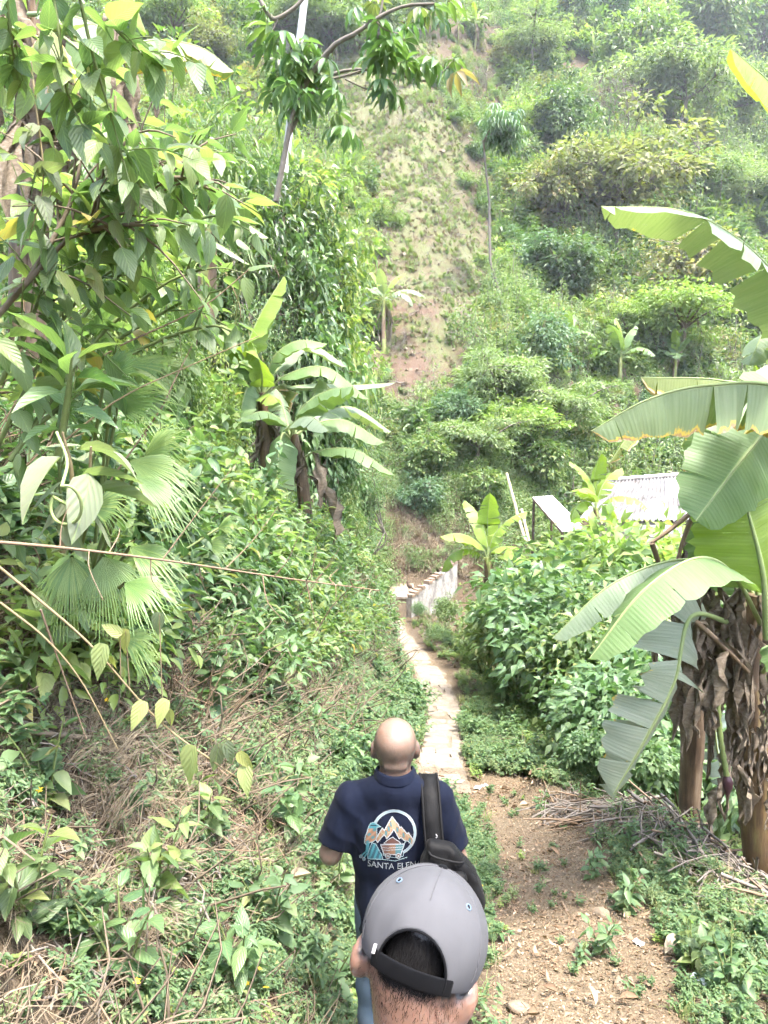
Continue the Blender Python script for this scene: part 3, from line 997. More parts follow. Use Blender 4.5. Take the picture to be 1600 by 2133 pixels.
def tree_px(kind, bx, by, top, label, wide=1.0, name='hill_tree', cat='tree', group=None, rz=None, y=None):
    base = hit(bx, by) if y is None else P(bx, by, y)
    pr, h = TP[kind]
    topz = P(bx, top, base[1])[2]
    sink = 0 if kind in ('slim', 'bare') else .22
    s = max(.2, (topz - base[2]) / (h * (1 - sink)))
    base[2] -= sink * h * s
    return set_tree(name, pr, label, cat, tuple(base), (s * wide, s * wide, s), (bx * 7 + by * 3) % 6.28 if rz is None else rz, group)

tree_px('slim', 1042, 665, 212, 'slender tree with bare pale trunk and a small drooping crown beside the cleared strip', .85)
tree_px('dark', 1158, 345, 170, 'dark glossy dome-shaped tree high on the slope right of the cleared strip', 1.1)
tree_px('dark', 1085, 380, 265, 'small dark tree just behind the slender pale-trunked tree', 1.0)
tree_px('bare', 1280, 330, 145, 'grey leafless tree with fine upright twigs below the top right trees', 1.2)
tree_px('bare', 1225, 300, 160, 'smaller grey leafless tree left of the larger leafless one', 1.0)
tree_px('bare', 1000, 230, 120, 'thin bare shrub standing on the upper edge of the cleared strip', 1.0)
tree_px('yellow', 1270, 545, 262, 'broad yellowish flat-topped tree in the middle of the right slope', 1.15)
tree_px('yellow', 1150, 520, 330, 'yellow-brown tree leaning out left of the broad yellowish tree', 1.0)
tree_px('yellow', 1430, 700, 480, 'rusty yellow tree behind the arching near banana leaf', 1.1)
tree_px('dark', 1478, 440, 318, 'dark citrus tree with small orange fruit on the right slope', 1.2)
tree_px('lime', 1390, 780, 565, 'feathery lime green tree above the pair of dark-shaded banana plants', 1.15)
tree_px('lime', 1310, 740, 625, 'low lime green tree left of the feathery lime green tree', 1.1)
tree_px('dark', 1180, 640, 470, 'dark shaded tree under the left edge of the yellowish tree', 1.3)
tree_px('blue', 1110, 600, 470, 'blue green bushy tree right of the slender pale trunk', 1.1)
tree_px('pale', 1395, 330, 60, 'large pale feathery tree near the top right of the slope', 1.0)
tree_px('pale', 1530, 330, 110, 'pale feathery tree at the right edge beneath the topmost trees', 1.0)
tree_px('pale', 1440, 470, 300, 'low pale feathery tree below the small banana plants on the right slope', 1.2)
tree_px('pale', 1560, 480, 330, 'pale green tree at the right edge above the arching banana leaf', 1.1)
tree_px('mid', 1340, 240, 20, 'tall green tree right of the dark blue treetop at the top edge', 1.0)
tree_px('mid', 1470, 160, -40, 'green tree cut by the top edge near the right corner', 1.1)
tree_px('mid', 1590, 170, -30, 'green tree filling the top right corner', 1.1)
tree_px('blue', 1265, 100, -60, 'dark bluish tree rising past the top edge right of centre', 1.0)
tree_px('blue', 1190, 90, -60, 'bluish tree left of the dark bluish treetop at the top edge', 1.0)
tree_px('pale', 1110, 180, 20, 'pale tree near the top edge right of the hilltop banana clump', 1.1)
tree_px('lime', 1080, 330, 195, 'light green tree between the slender tree and dark dome-shaped tree', .9)
tree_px('mid', 1120, 440, 330, 'round green tree below the dark dome-shaped tree', 1.2)
tree_px('mid', 1350, 250, 150, 'green tree between leafless grey tree and large pale tree', 1.2)
tree_px('mid', 1540, 720, 560, 'leafy green tree at the right edge behind the drooping banana leaf strips', 1.3)
tree_px('blue', 1130, 800, 640, 'pale blue green bush-like tree at top of the central thicket', 1.1)
tree_px('mid', 700, 130, -20, 'green tree behind the white pole at the top edge', 1.1)
tree_px('pale', 610, 130, -30, 'pale grey-green tree left of the white pole at the top edge', 1.2)
tree_px('yellow', 430, 170, 50, 'yellowish bushy tree on the slope above the left banana leaf', 1.2)
tree_px('lime', 340, 130, -40, 'lime green tree at the top edge above the left banana leaf', 1.2)
tree_px('mid', 790, 100, -30, 'green tree at the top edge behind hanging palmate branches', 1.0)
tree_px('pale', 880, 80, -40, 'pale tree at the top edge left of the hilltop banana clump', 1.0)

for _k, (_a, _b, _t, _kd, _l) in enumerate([(895, 1010, 895, 'mid', 'dense bush left of centre at the foot of the cleared strip'), (975, 1000, 850, 'pale', 'pale bush in the middle of the central thicket'), (1060, 985, 815, 'lime', 'light green bush right of the middle of the central thicket'),
        (1140, 950, 770, 'pale', 'pale bush at right side of the central thicket'), (950, 905, 800, 'blue', 'blue green bush just below the cleared strip'), (1045, 880, 715, 'pale', 'tall pale bush right of the bottom of the cleared strip'), (1000, 1075, 965, 'mid', 'low bush behind the fanned banana plant'),
        (880, 1080, 985, 'blue', 'low bush above the retaining wall'), (1110, 1030, 900, 'mid', 'green bush behind the tall bamboo pole')]):
    tree_px(_kd, _a, _b, _t, _l, 1.25, 'hillfoot_bush', 'bush')
# ------------------------------------------------------------------ banana plants
def banana_mat(name, c1, c2, rot=.0, under=None, rough=.42, trans=.34):
    t = NT(name)
    uv = t.n('ShaderNodeUVMap').outputs[0]
    sep = t.n('ShaderNodeSeparateXYZ'); t.k(uv, sep.inputs[0])
    u, v = sep.outputs[0], sep.outputs[1]
    au = t.math('ABSOLUTE', u)
    # fine side veins run out from the midrib: noise stretched across the blade
    cmb = t.n('ShaderNodeCombineXYZ')
    t.k(t.math('MULTIPLY', u, .8), cmb.inputs[0]); t.k(t.math('MULTIPLY', v, 75), cmb.inputs[1])
    ob = t.n('ShaderNodeObjectInfo').outputs['Random']
    t.k(t.math('MULTIPLY', ob, 40), cmb.inputs[2])
    vn = t.noise(1.0, 3, .6, cmb.outputs[0])
    rib = t.math('SINE', t.math('MULTIPLY', v, 240))
    col = t.mix(t.ramp(vn, [(.3, G(0, 0, 0)), (.7, G(1, 1, 1))]), c1, c2)
    big = t.noise(2.2, 3, .6, t.obj_coord())
    col = t.mix(t.math('MULTIPLY', big, .5), col, tuple(x * .62 for x in c1[:3]) + (1,))
    col = t.mix(t.ramp(au, [(.02, G(.7, .7, .7)), (.06, G(0, 0, 0))]), col, G(.34, .42, .18))
    if rot:
        # browned margins and streaks
        cmb2 = t.n('ShaderNodeCombineXYZ')
        t.k(t.math('MULTIPLY', u, 1.6), cmb2.inputs[0]); t.k(t.math('MULTIPLY', v, 9), cmb2.inputs[1]); t.k(t.math('MULTIPLY', ob, 17), cmb2.inputs[2])
        en = t.noise(1.0, 4, .7, cmb2.outputs[0])
        e = t.math('ADD', t.math('MULTIPLY', t.math('POWER', au, 4), .55 * rot), t.math('MULTIPLY', t.math('SUBTRACT', en, .5), 1.3))
        col = t.mix(t.ramp(e, [(.36, G(0, 0, 0)), (.44, G(1, 1, 1))]), col, G(.46, .34, .06))
        col = t.mix(t.ramp(e, [(.46, G(0, 0, 0)), (.54, G(1, 1, 1))]), col, G(.30, .19, .10))
        col = t.mix(t.ramp(e, [(.58, G(0, 0, 0)), (.68, G(1, 1, 1))]), col, G(.46, .36, .26))
    if under:
        bf = t.n('ShaderNodeNewGeometry').outputs['Backfacing']
        col = t.mix(t.math('MULTIPLY', bf, .8), col, under)
    nor = t.bump(t.math('ADD', t.math('MULTIPLY', rib, .25), vn), .25, .006)
    b = t.bsdf(col, rough + .06, .35, nor)
    tr = t.n('ShaderNodeBsdfTranslucent')
    t.k(t.mix(1.0, col, G(1.35, 1.45, .55), 'MULTIPLY'), tr.inputs[0])
    ms = t.n('ShaderNodeMixShader'); ms.inputs[0].default_value = trans
    t.k(b, ms.inputs[1]); t.k(tr.outputs[0], ms.inputs[2])
    return t.done(ms.outputs[0])
M['banana'] = banana_mat('banana', G(.115, .190, .068), G(.160, .235, .10), rot=.3)
M['banana_lime'] = banana_mat('banana_lime', G(.19, .28, .05), G(.24, .33, .075), trans=.42)
M['banana_pale'] = banana_mat('banana_pale', G(.17, .235, .135), G(.235, .285, .19), rot=.35)
M['banana_worn'] = banana_mat('banana_worn', G(.15, .21, .095), G(.21, .265, .135), rot=1.0)
M['banana_scorched'] = banana_mat('banana_scorched', G(.13, .17, .05), G(.19, .22, .075), rot=1.9)
M['banana_old'] = banana_mat('banana_old', G(.19, .23, .16), G(.29, .32, .25), rot=.55, rough=.55, trans=.18)
M['banana_blue'] = banana_mat('banana_blue', G(.17, .225, .19), G(.24, .30, .26), rough=.55, trans=.15)

def dead_mat():
    t = NT('dead_banana')
    uv = t.n('ShaderNodeUVMap').outputs[0]
    sep = t.n('ShaderNodeSeparateXYZ'); t.k(uv, sep.inputs[0])
    cmb = t.n('ShaderNodeCombineXYZ')
    t.k(t.math('MULTIPLY', sep.outputs[0], 2.), cmb.inputs[0]); t.k(t.math('MULTIPLY', sep.outputs[1], 34), cmb.inputs[1])
    n = t.noise(1.5, 4, .65, cmb.outputs[0])
    n2 = t.noise(5, 4, .6, t.obj_coord())
    c = t.ramp(n, [(.28, G(.085, .066, .048)), (.5, G(.18, .145, .105)), (.72, G(.28, .24, .19))])
    c = t.mix(t.math('MULTIPLY', n2, .5), c, G(.13, .10, .072))
    b = t.bsdf(c, .8, .15, t.bump(n, .5, .01))
    tr = t.n('ShaderNodeBsdfTranslucent'); t.k(c, tr.inputs[0])
    ms = t.n('ShaderNodeMixShader'); ms.inputs[0].default_value = .15
    t.k(b, ms.inputs[1]); t.k(tr.outputs[0], ms.inputs[2])
    return t.done(ms.outputs[0])
M['dead_banana'] = dead_mat()

def stem_mat(name, c1, c2, c3):
    t = NT(name)
    oc = t.obj_coord()
    mp = t.n('ShaderNodeMapping'); mp.inputs['Scale'].default_value = (9, 9, 1.1); t.k(oc, mp.inputs[0])
    n = t.noise(2.2, 5, .65, mp.outputs[0])
    n2 = t.noise(2.0, 4, .6, oc)
    c = t.ramp(n, [(.3, c1), (.5, c2), (.7, c3)])
    c = t.mix(t.ramp(n2, [(.45, G(0, 0, 0)), (.65, G(.8, .8, .8))]), c, tuple(x * .45 for x in c2[:3]) + (1,))
    return t.done(t.bsdf(c, .6, .35, t.bump(n, .5, .012)))
M['pseudostem'] = stem_mat('pseudostem', G(.045, .03, .018), G(.12, .075, .035), G(.17, .145, .055))
M['pseudostem_green'] = stem_mat('pseudostem_green', G(.12, .12, .04), G(.20, .22, .07), G(.26, .29, .11))
M['sheath'] = stem_mat('sheath', G(.05, .033, .022), G(.13, .085, .05), G(.22, .165, .11))
M['petiole'] = wood_mat('petiole', G(.19, .25, .09), G(.29, .34, .15), 12, .45, .1)

def banana_blade(pts, W, seed=0, fold=.35, curl=.5, tears=.35, n=22, pet=.18, nup=(0, 0, 1), mats=('banana', 'petiole'), roll=0., ragged=0.0, sides=(-1, 1), tip=.55, rib=.016):
    """pts: points along petiole + midrib. Two half blades that droop from the midrib, split at tears."""
    g = np.random.default_rng(seed)
    c = bez(pts, n * 2 + 1)
    seg = np.concatenate([[0], np.cumsum(np.linalg.norm(np.diff(c, axis=0), axis=1))])
    Lt = seg[-1]
    mb = MB()
    rr = np.clip(lerp(seg / Lt, [0, pet, 1], [rib * 1.3, rib, rib * .18]), .002, 1)
    mb.tube(c, rr, 6, 1, cap=False)
    ts = np.linspace(pet, 1, n + 1)
    def frame(t):
        q = np.array([np.interp(t * Lt, seg, c[:, i]) for i in range(3)])
        q2 = np.array([np.interp(min(1, t + .02) * Lt, seg, c[:, i]) for i in range(3)])
        q1 = np.array([np.interp(max(0, t - .02) * Lt, seg, c[:, i]) for i in range(3)])
        T = nrm(q2 - q1)
        S = nrm(np.cross(T, np.array(nup, float)))
        Nn = np.cross(S, T)
        if roll:
            S, Nn = S * math.cos(roll) + Nn * math.sin(roll), Nn * math.cos(roll) - S * math.sin(roll)
        return q, T, S, Nn
    def width(t):
        s = (t - pet) / (1 - pet)
        a = min(1, (max(s, 0) / .16)) ** .55
        b = math.sqrt(max(0, 1 - max(0, (s - .35) / .65) ** (2.2 / tip * .6)))
        return W * .5 * a * b
    us = np.array([0, .34, .68, 1.0])
    for sd in sides:
        bounds = [0]
        while bounds[-1] < n:
            bounds.append(min(n, bounds[-1] + int(np.clip(1 + g.exponential(5.5 * (1.15 - tears)), 1, 12))))
        for b0, b1 in zip(bounds, bounds[1:]):
            f0 = fold + g.normal() * .22 * (tears + .1)
            cu = curl + g.normal() * .3 * (tears + .1)
            shrink = 1 - ragged * g.random() * .5
            twist = g.normal() * .12 * tears
            rows = []
            for i in range(b0, b1 + 1):
                t = ts[i]
                q, T, S, Nn = frame(t)
                w = width(t) * shrink * (1 + .05 * math.sin(i * 2.3 + seed) + .05 * g.normal() * (.3 + tears))
                mid = (i - (b0 + b1) / 2) / max(1, b1 - b0)
                row = []
                pos = q - Nn * .0
                prev = 0
                for u in us:
                    ang = f0 + cu * u + .05 * math.sin(i * 1.7 + u * 3)
                    du = (u - prev) * w
                    pos = pos + du * (S * sd * math.cos(ang) - Nn * math.sin(ang)) + T * du * (.22 - (.2 + .4 * tears) * tears * mid + twist * mid)
                    prev = u
                    row.append(pos.copy())
                rows.append(row)
            v = np.array(rows).reshape(-1, 3)
            k = len(us)
            r = b1 - b0
            ii = (np.arange(r)[:, None] * k + np.arange(k - 1)[None, :]).ravel()
            f = np.stack([ii, ii + 1, ii + k + 1, ii + k], -1)
            if sd > 0: f = f[:, ::-1]
            uv = np.stack([np.tile(us * sd, r + 1), np.repeat(ts[b0:b1 + 1] * Lt, k)], -1)
            mb.add(v, f, 0, g.random(), uv)
    return mb

def leaf_px(parent, spec, y, Wpx, seed=0, mat='banana', pet=.18, org=None, name='leaf', **kw):
    """spec: [(px, py, dy)] along petiole and midrib at about distance y"""
    pts = np.array([P(a, b, y + d) for a, b, d in spec])
    W = Wpx / FPX * y
    org = np.array(parent.location) if org is None else org
    kw.setdefault('rib', .004 + W * .022)
    return banana_blade(pts - org, W, seed, pet=pet, mats=None, **kw).obj(name, [M[mat], M['petiole']], parent)

def dead_leaf(g, top, length, lean, w=.16, seed=0):
    """withered leaf hanging from `top`: crumpled strip"""
    n = 12
    t = np.linspace(0, 1, n)
    d = np.array([lean[0], lean[1], 0])
    c = top + d * (np.sin(t * 2.2)[:, None]) * length * .4 + np.array([0, 0, -1]) * (t ** 1.15)[:, None] * length + g.normal(size=(n, 3)) * .012
    side = nrm(np.cross(d + [0, 0, .01], [0, 0, 1]) + g.normal(size=3) * .5)
    mb = MB()
    k = 7
    u = np.linspace(-1, 1, k)
    ph = g.random() * 6
    amp = g.uniform(.35, .8)
    fork = g.uniform(.3, 1.2)
    rows = []
    for i in range(n):
        ww = w * .42 * math.sin(math.pi * min(1, .1 + t[i] * .86)) * (1 + .35 * math.sin(i * 2.1 + ph) * fork)
        nn = nrm(np.cross(side, [0, 0, -1]))
        tw = .9 * math.sin(ph + t[i] * 3)
        s2 = side * math.cos(tw) + nn * math.sin(tw)
        n2 = nn * math.cos(tw) - side * math.sin(tw)
        rows.append([c[i] + s2 * ww * a * .75 + n2 * ww * amp * math.sin(a * 4.2 + i * .7 + ph) + g.normal(size=3) * .004 for a in u])
    v = np.array(rows).reshape(-1, 3)
    ii = (np.arange(n - 1)[:, None] * k + np.arange(k - 1)[None, :]).ravel()
    mb.add(v, np.stack([ii, ii + 1, ii + k + 1, ii + k], -1), 0, g.random(), np.stack([np.tile(u, n), np.repeat(t * length, k)], -1))
    return mb

def stem_tube(pts, r0, r1, seed=0, sides=14, mat='pseudostem', sheaths=5):
    """layered pseudostem: a core with overlapping sheath tongues"""
    g = np.random.default_rng(seed)
    mb = MB()
    c = bez(pts, 16)
    mb.tube(c, np.linspace(r0, r1, 16) * (1 + .04 * np.sin(np.arange(16) * 1.7)), sides, 0)
    for k in range(sheaths):
        a = g.random() * 6.28
        i0, i1 = sorted(g.choice(16, 2, replace=False))
        if i1 - i0 < 4: i1 = min(15, i0 + 6)
        rows = []
        for i in range(i0, i1 + 1):
            f = (i - i0) / (i1 - i0)
            rad = np.interp(i, [0, 15], [r0, r1]) * (1.06 + .12 * f * g.random())
            wv = .9 * (1 - f ** 2 * .7)
            rows.append([c[i] + rad * np.array([math.cos(a + e * wv), math.sin(a + e * wv), 0]) for e in (-1, -.5, 0, .5, 1)])
        v = np.array(rows).reshape(-1, 3)
        r = i1 - i0
        ii = (np.arange(r)[:, None] * 5 + np.arange(4)[None, :]).ravel()
        mb.add(v, np.stack([ii, ii + 1, ii + 6, ii + 5], -1), 1, g.random())
    return mb

# a whole small plant, as meshes to be shared by copies
def banana_proto(seed, stem_h=1.6, nleaf=8, L=1.7, W=.46, mat='banana', dead=3, up=.9):
    g = np.random.default_rng(seed)
    parts = [('pseudostem', stem_tube([[0, 0, -.2], [.03, 0, stem_h * .5], [0, .02, stem_h]], .11, .065, seed).mesh('pseudostem', [M['pseudostem_green'], M['sheath']]))]
    for k in range(nleaf):
        a = k * 2.4 + g.normal() * .25
        f = k / max(1, nleaf - 1)
        e = .25 + up * f + g.normal() * .1
        ln = L * (1 - .25 * abs(f - .5)) * g.uniform(.85, 1.1)
        p = [np.array([0, 0, stem_h - .12 + .1 * f])]
        d = np.array([math.cos(a), math.sin(a), 0])
        ang = e + .35
        for s in range(5):
            p.append(p[-1] + (d * math.cos(ang) + np.array([0, 0, math.sin(ang)])) * ln / 5)
            ang -= (.5 - .3 * f) * g.uniform(.7, 1.2)
        mb = banana_blade(p, W * g.uniform(.85, 1.1), seed * 31 + k, fold=.25, curl=.45, tears=.35 + .3 * (1 - f), n=16, pet=.16, rib=.012)
        parts.append(('leaf', mb.mesh('leaf', [M['banana_lime' if f > .85 else mat], M['petiole']])))
    for k in range(dead):
        parts.append(('dead_leaf', dead_leaf(g, np.array([0, 0, stem_h * g.uniform(.75, .98)]), stem_h * g.uniform(.5, .8), nrm(np.r_[g.normal(size=2), 0])[:2] * .8, .2, k).mesh('dead_leaf', M['dead_banana'])))
    return parts

def set_banana(proto, label, loc, scale, rz, group=None):
    o = thing('banana_plant', label, 'banana plant', tuple(loc), rz, group, scale)
    for nm, me in proto:
        link(nm, me, o)
    return o

BP = [banana_proto(1), banana_proto(2, 1.2, 7, 1.6, .5, up=1.1, dead=1), banana_proto(3, 2.0, 9, 1.9, .48, 'banana_pale', 4, .8), banana_proto(4, .7, 6, 1.5, .52, 'banana', 0, 1.2), banana_proto(5, .8, 8, 1.7, .56, 'banana_lime', 0, 1.15)]
def banana_px(k, bx, by, top, label, rz=0., y=None):
    b = hit(bx, by) if y is None else P(bx, by, y)
    h = [3.0, 2.7, 3.5, 2.2, 2.35][k]
    s = (P(bx, top, b[1])[2] - b[2]) / h
    return set_banana(BP[k], label, b, s, rz)

banana_px(1, 1290, 820, 650, 'banana plant with pale outspread leaves in front of dark gully on right slope', .7)
banana_px(1, 1405, 808, 675, 'shaded dark banana plant right of the one before the gully', 2.1)
banana_px(1, 1180, 765, 630, 'young banana plant with upright leaves and a yellow dead leaf on right slope', 1.2)
banana_px(2, 800, 730, 545, 'thin banana plant with brown hanging leaves at left edge of the cleared strip', 2.6)
banana_px(2, 990, 105, 5, 'banana plant with brown hanging leaves at the top of the cleared strip', .4)
banana_px(0, 955, 100, 10, 'banana plant left of the brown-leaved one at the top of the slope', 2.9)
banana_px(1, 1235, 140, 55, 'pale banana plant below the dark bluish treetop', .3)
banana_px(1, 1455, 112, 58, 'small pale banana plant leftmost of the pair near top right', 1.9)
banana_px(1, 1490, 112, 58, 'small pale banana plant rightmost of the pair near top right', .9)
banana_px(3, 1418, 330, 245, 'single banana plant with one broad upright leaf right of the leafless trees', 1.4)
banana_px(3, 1575, 495, 400, 'banana plant with upright leaves at right edge above the arching near leaf', .2)
banana_px(1, 1570, 840, 755, 'banana plant at right edge just above the browned arching leaf', 2.2)
banana_px(4, 1240, 1120, 935, 'banana plant with broad lime upright leaves in front of the corrugated roof', 1.0, 24.0)
banana_px(4, 1015, 1235, 1015, 'banana plant beside the whitewashed wall with leaves fanned out', .5, 20.0)

# ------------------------------------------------------------------ banana clump on the left bank
def own_stem(o, spec, y, r0, r1, seed, mats=('pseudostem', 'sheath')):
    pts = np.array([P(a, b, y + d) for a, b, d in spec]) - np.array(o.location)
    stem_tube(pts, r0, r1, seed).obj('pseudostem', [M[m] for m in mats], o)

Y1 = 9.6
b = P(640, 1110, Y1); b[2] = min(b[2], float(H(b[0], b[1])) + .05)
cl = thing('banana_plant', 'lower banana plant of the left bank with arching leaves and brown hanging sheath', 'banana plant', tuple(b))
own_stem(cl, [(640, 1120, 0), (630, 1000, 0), (612, 905, 0)], Y1, .10, .055, 5)
SP = [([(606, 915, 0), (590, 880, -.1), (550, 857, -.3), (490, 875, -.5)], 44, 'banana'), ([(608, 910, 0), (630, 850, -.1), (680, 815, -.2), (735, 805, -.3)], 78, 'banana'),
      ([(606, 912, 0), (615, 878, -.3), (648, 868, -.5), (686, 897, -.7)], 56, 'banana_pale'), ([(610, 915, 0), (650, 885, .1), (720, 876, .2), (800, 922, .2)], 64, 'banana'),
      ([(612, 910, 0), (680, 858, .5), (740, 850, .7), (815, 900, .9)], 56, 'banana_pale'), ([(618, 965, 0), (660, 940, -.1), (740, 937, -.2), (822, 990, -.3)], 52, 'banana'),
      ([(604, 915, 0), (588, 905, -.3), (578, 970, -.45), (574, 1062, -.5)], 66, 'banana'), ([(604, 905, 0), (590, 850, .2), (575, 810, .4)], 52, 'banana_pale'),
      ([(612, 905, 0), (655, 820, .5), (665, 790, .6)], 56, 'banana_pale')]
for k, (sp, w, m) in enumerate(SP):
    leaf_px(cl, sp, Y1, w * 1.2, 50 + k, m, fold=.3, curl=.5, tears=.25, n=18)
g6 = np.random.default_rng(66)
for k in range(7):
    tp = P(605 + k * 8, 940 + (k % 3) * 25, Y1 - .12) - np.array(cl.location)
    dead_leaf(g6, tp, g6.uniform(.6, .95), g6.normal(size=2) * .4, .26).obj('dead_leaf', M['dead_banana'], cl)

Y2 = 10.2
b = P(560, 1010, Y2); b[2] = min(b[2], float(H(b[0], b[1])) + .05)
cu = thing('banana_plant', 'upper banana plant of the left bank with one glowing lime upright leaf', 'banana plant', tuple(b))
own_stem(cu, [(560, 1020, 0), (552, 900, 0), (545, 818, 0)], Y2, .11, .06, 6)
SP = [([(545, 825, 0), (515, 740, -.2), (540, 660, -.2), (592, 575, -.1)], 66, 'banana_lime'), ([(548, 820, 0), (570, 745, 0), (620, 710, 0), (682, 716, 0)], 58, 'banana'),
      ([(550, 815, 0), (610, 725, .4), (660, 722, .5), (722, 764, .6)], 44, 'banana_pale'), ([(545, 822, 0), (546, 780, -.3), (535, 735, -.4), (522, 712, -.3)], 50, 'banana_lime'),
      ([(543, 822, 0), (515, 760, -.2), (490, 715, -.3), (452, 695, -.4)], 62, 'banana'), ([(548, 822, 0), (600, 780, -.1), (680, 766, -.2), (768, 832, -.2)], 58, 'banana'),
      ([(556, 815, 0), (650, 800, .6), (740, 802, .8), (824, 797, .9)], 32, 'banana_pale'), ([(547, 825, 0), (592, 800, .1), (596, 830, .1), (586, 880, .1)], 44, 'banana_scorched'),
      ([(543, 830, 0), (522, 800, -.2), (505, 840, -.3), (500, 900, -.3)], 52, 'banana'), ([(545, 825, 0), (560, 820, -.4), (580, 838, -.6)], 46, 'banana_lime'),
      ([(540, 820, 0), (500, 600, -.1), (470, 540, -.2), (455, 500, -.2)], 54, 'banana'), ([(540, 820, 0), (480, 560, -.3), (430, 490, -.5), (530, 495, -.6)], 40, 'banana_pale')]
for k, (sp, w, m) in enumerate(SP[:-2]):
    leaf_px(cu, sp, Y2, w * 1.2, 80 + k, m, fold=.3, curl=.5, tears=.25, n=18)
for k in range(6):
    tp = P(535 + k * 8, 860 + (k % 3) * 25, Y2 - .12) - np.array(cu.location)
    dead_leaf(g6, tp, g6.uniform(.5, .8), g6.normal(size=2) * .4, .2).obj('dead_leaf', M['dead_banana'], cu)

# ------------------------------------------------------------------ house with corrugated roof, white sheet roof, retaining wall
def corr_mat(name, c1, c2, dirt):
    t = NT(name)
    p = t.geo_pos()
    n = t.noise(2.3, 5, .7, p)
    n2 = t.noise(17, 4, .7, p)
    c = t.mix(n2, c1, c2)
    c = t.mix(t.ramp(n, [(.42, G(0, 0, 0)), (.62, G(.85, .85, .85))]), c, dirt)
    return t.done(t.bsdf(c, .7, .3, t.bump(n2, .2, .01)))
M['fibro'] = corr_mat('fibro', G(.13, .127, .125), G(.18, .177, .174), G(.07, .063, .058))
M['fibro_clean'] = corr_mat('fibro_clean', G(.24, .24, .24), G(.29, .29, .29), G(.17, .165, .155))
M['sheet_white'] = corr_mat('sheet_white', G(.76, .77, .78), G(.80, .80, .80), G(.66, .65, .62))
M['ridge'] = corr_mat('ridge', G(.20, .18, .16), G(.38, .36, .33), G(.09, .08, .07))

def wall_paint(name, c, stain):
    t = NT(name)
    oc = t.geo_pos()
    mp = t.n('ShaderNodeMapping'); mp.inputs['Scale'].default_value = (2.2, 2.2, .9); t.k(oc, mp.inputs[0])
    n = t.noise(1.9, 6, .8, mp.outputs[0])
    n2 = t.noise(9, 5, .7, oc)
    k = t.mix(t.ramp(n, [(.46, G(0, 0, 0)), (.60, G(.9, .9, .9))]), c, stain)
    k = t.mix(t.ramp(n2, [(.55, G(0, 0, 0)), (.7, G(.6, .6, .6))]), k, stain)
    return t.done(t.bsdf(k, .9, .15, t.bump(n2, .4, .02)))
M['whitewash'] = wall_paint('whitewash', G(.30, .285, .265), G(.12, .112, .098))
M['plaster'] = wall_paint('plaster', G(.22, .195, .165), G(.15, .125, .098))
M['brick'] = wall_paint('brick', G(.20, .145, .105), G(.15, .12, .09))
M['tan_block'] = wall_paint('tan_block', G(.21, .16, .118), G(.14, .112, .08))
M['dark_wood'] = wood_mat('dark_wood', G(.05, .035, .025), G(.12, .085, .06), 20)

A, B_, C_, D_ = P(1268, 1004, 31.5), P(1520, 985, 33.0), P(1205, 1082, 28.2), P(1600, 1085, 29.6)
house = thing('house', 'low house with weathered grey corrugated roof half hidden behind bushes', 'house', (float(A[0] + B_[0]) / 2, float(A[1]) - .2, float(H(11, 31))))
ho = np.array(house.location)
ncol, nrow = 9, 2
for r_ in range(nrow):
    for c_ in range(ncol):
        u0, u1 = c_ / ncol, (c_ + 1.06) / ncol
        v0, v1 = (r_ * .49), (r_ * .49 + .52)
        K, R = 25, 4
        uu = np.linspace(u0, u1, K)
        vv = np.linspace(v0, v1, R)
        U, V = np.meshgrid(uu, vv)
        q = (A + (B_ - A) * U[..., None]) * (1 - V[..., None]) + (C_ + (D_ - C_) * U[..., None]) * V[..., None]
        nn = nrm(np.cross(B_ - A, C_ - A)); nn = nn * np.sign(nn[2])
        q = q + nn * (  .05 * np.sin(U * ncol * 4 * 2 * math.pi)[..., None] + (.03 * (1 - r_) + .012 * (c_ % 2)))
        ii = (np.arange(R - 1)[:, None] * K + np.arange(K - 1)[None, :]).ravel()
        mb = MB().add(q.reshape(-1, 3) - ho, np.stack([ii, ii + 1, ii + K + 1, ii + K], -1))
        mb.obj('roof_sheet', M['fibro_clean' if (c_, r_) in ((3, 1), (4, 0), (5, 0), (5, 1), (7, 0)) else 'fibro'], house)
rd = bez([A - ho + [-.2, 0, .08], (A + B_) / 2 - ho + [0, 0, .09], B_ - ho + [.2, 0, .08]], 30)
MB().tube(rd, .11 + .02 * np.sin(np.arange(30) * 2.2), 8).obj('ridge_cap', M['ridge'], house)
wz = float(H(11, 31))
def wallbox(name, p0, p1, z0, z1, th, mat, parent, org):
    p0, p1 = np.array(p0[:2], float), np.array(p1[:2], float)
    d = nrm(p1 - p0)
    c = np.r_[(p0 + p1) / 2, (z0 + z1) / 2] - org
    rot = np.array([[d[0], -d[1], 0], [d[1], d[0], 0], [0, 0, 1]])
    return MB().box(c, (np.linalg.norm(p1 - p0), th, z1 - z0), 0, rot).obj(name, M[mat], parent, smooth=False)
e0, e1 = C_ + (A - C_) * .12 + [.3, 0, 0], D_ + (B_ - D_) * .12
wallbox('wall', e0, e1, ho[2] - .5, min(e0[2], e1[2]) - .12, .18, 'plaster', house, ho)
wallbox('wall', A + [.4, -.1, 0], B_ + [0, -.1, 0], ho[2] - .5, min(A[2], B_[2]) - .2, .18, 'plaster', house, ho)
wallbox('gable_wall', e0 + np.array([.1, .12, 0]), A + np.array([.4, -.3, 0]), ho[2] - .5, e0[2] - .15, .18, 'plaster', house, ho)
wm = wallbox('window', e0 + (e1 - e0) * .46 + [0, -.1, 0], e0 + (e1 - e0) * .56 + [0, -.1, 0], ho[2] + 1.0, ho[2] + 2.0, .06, 'dark_wood', house, ho)

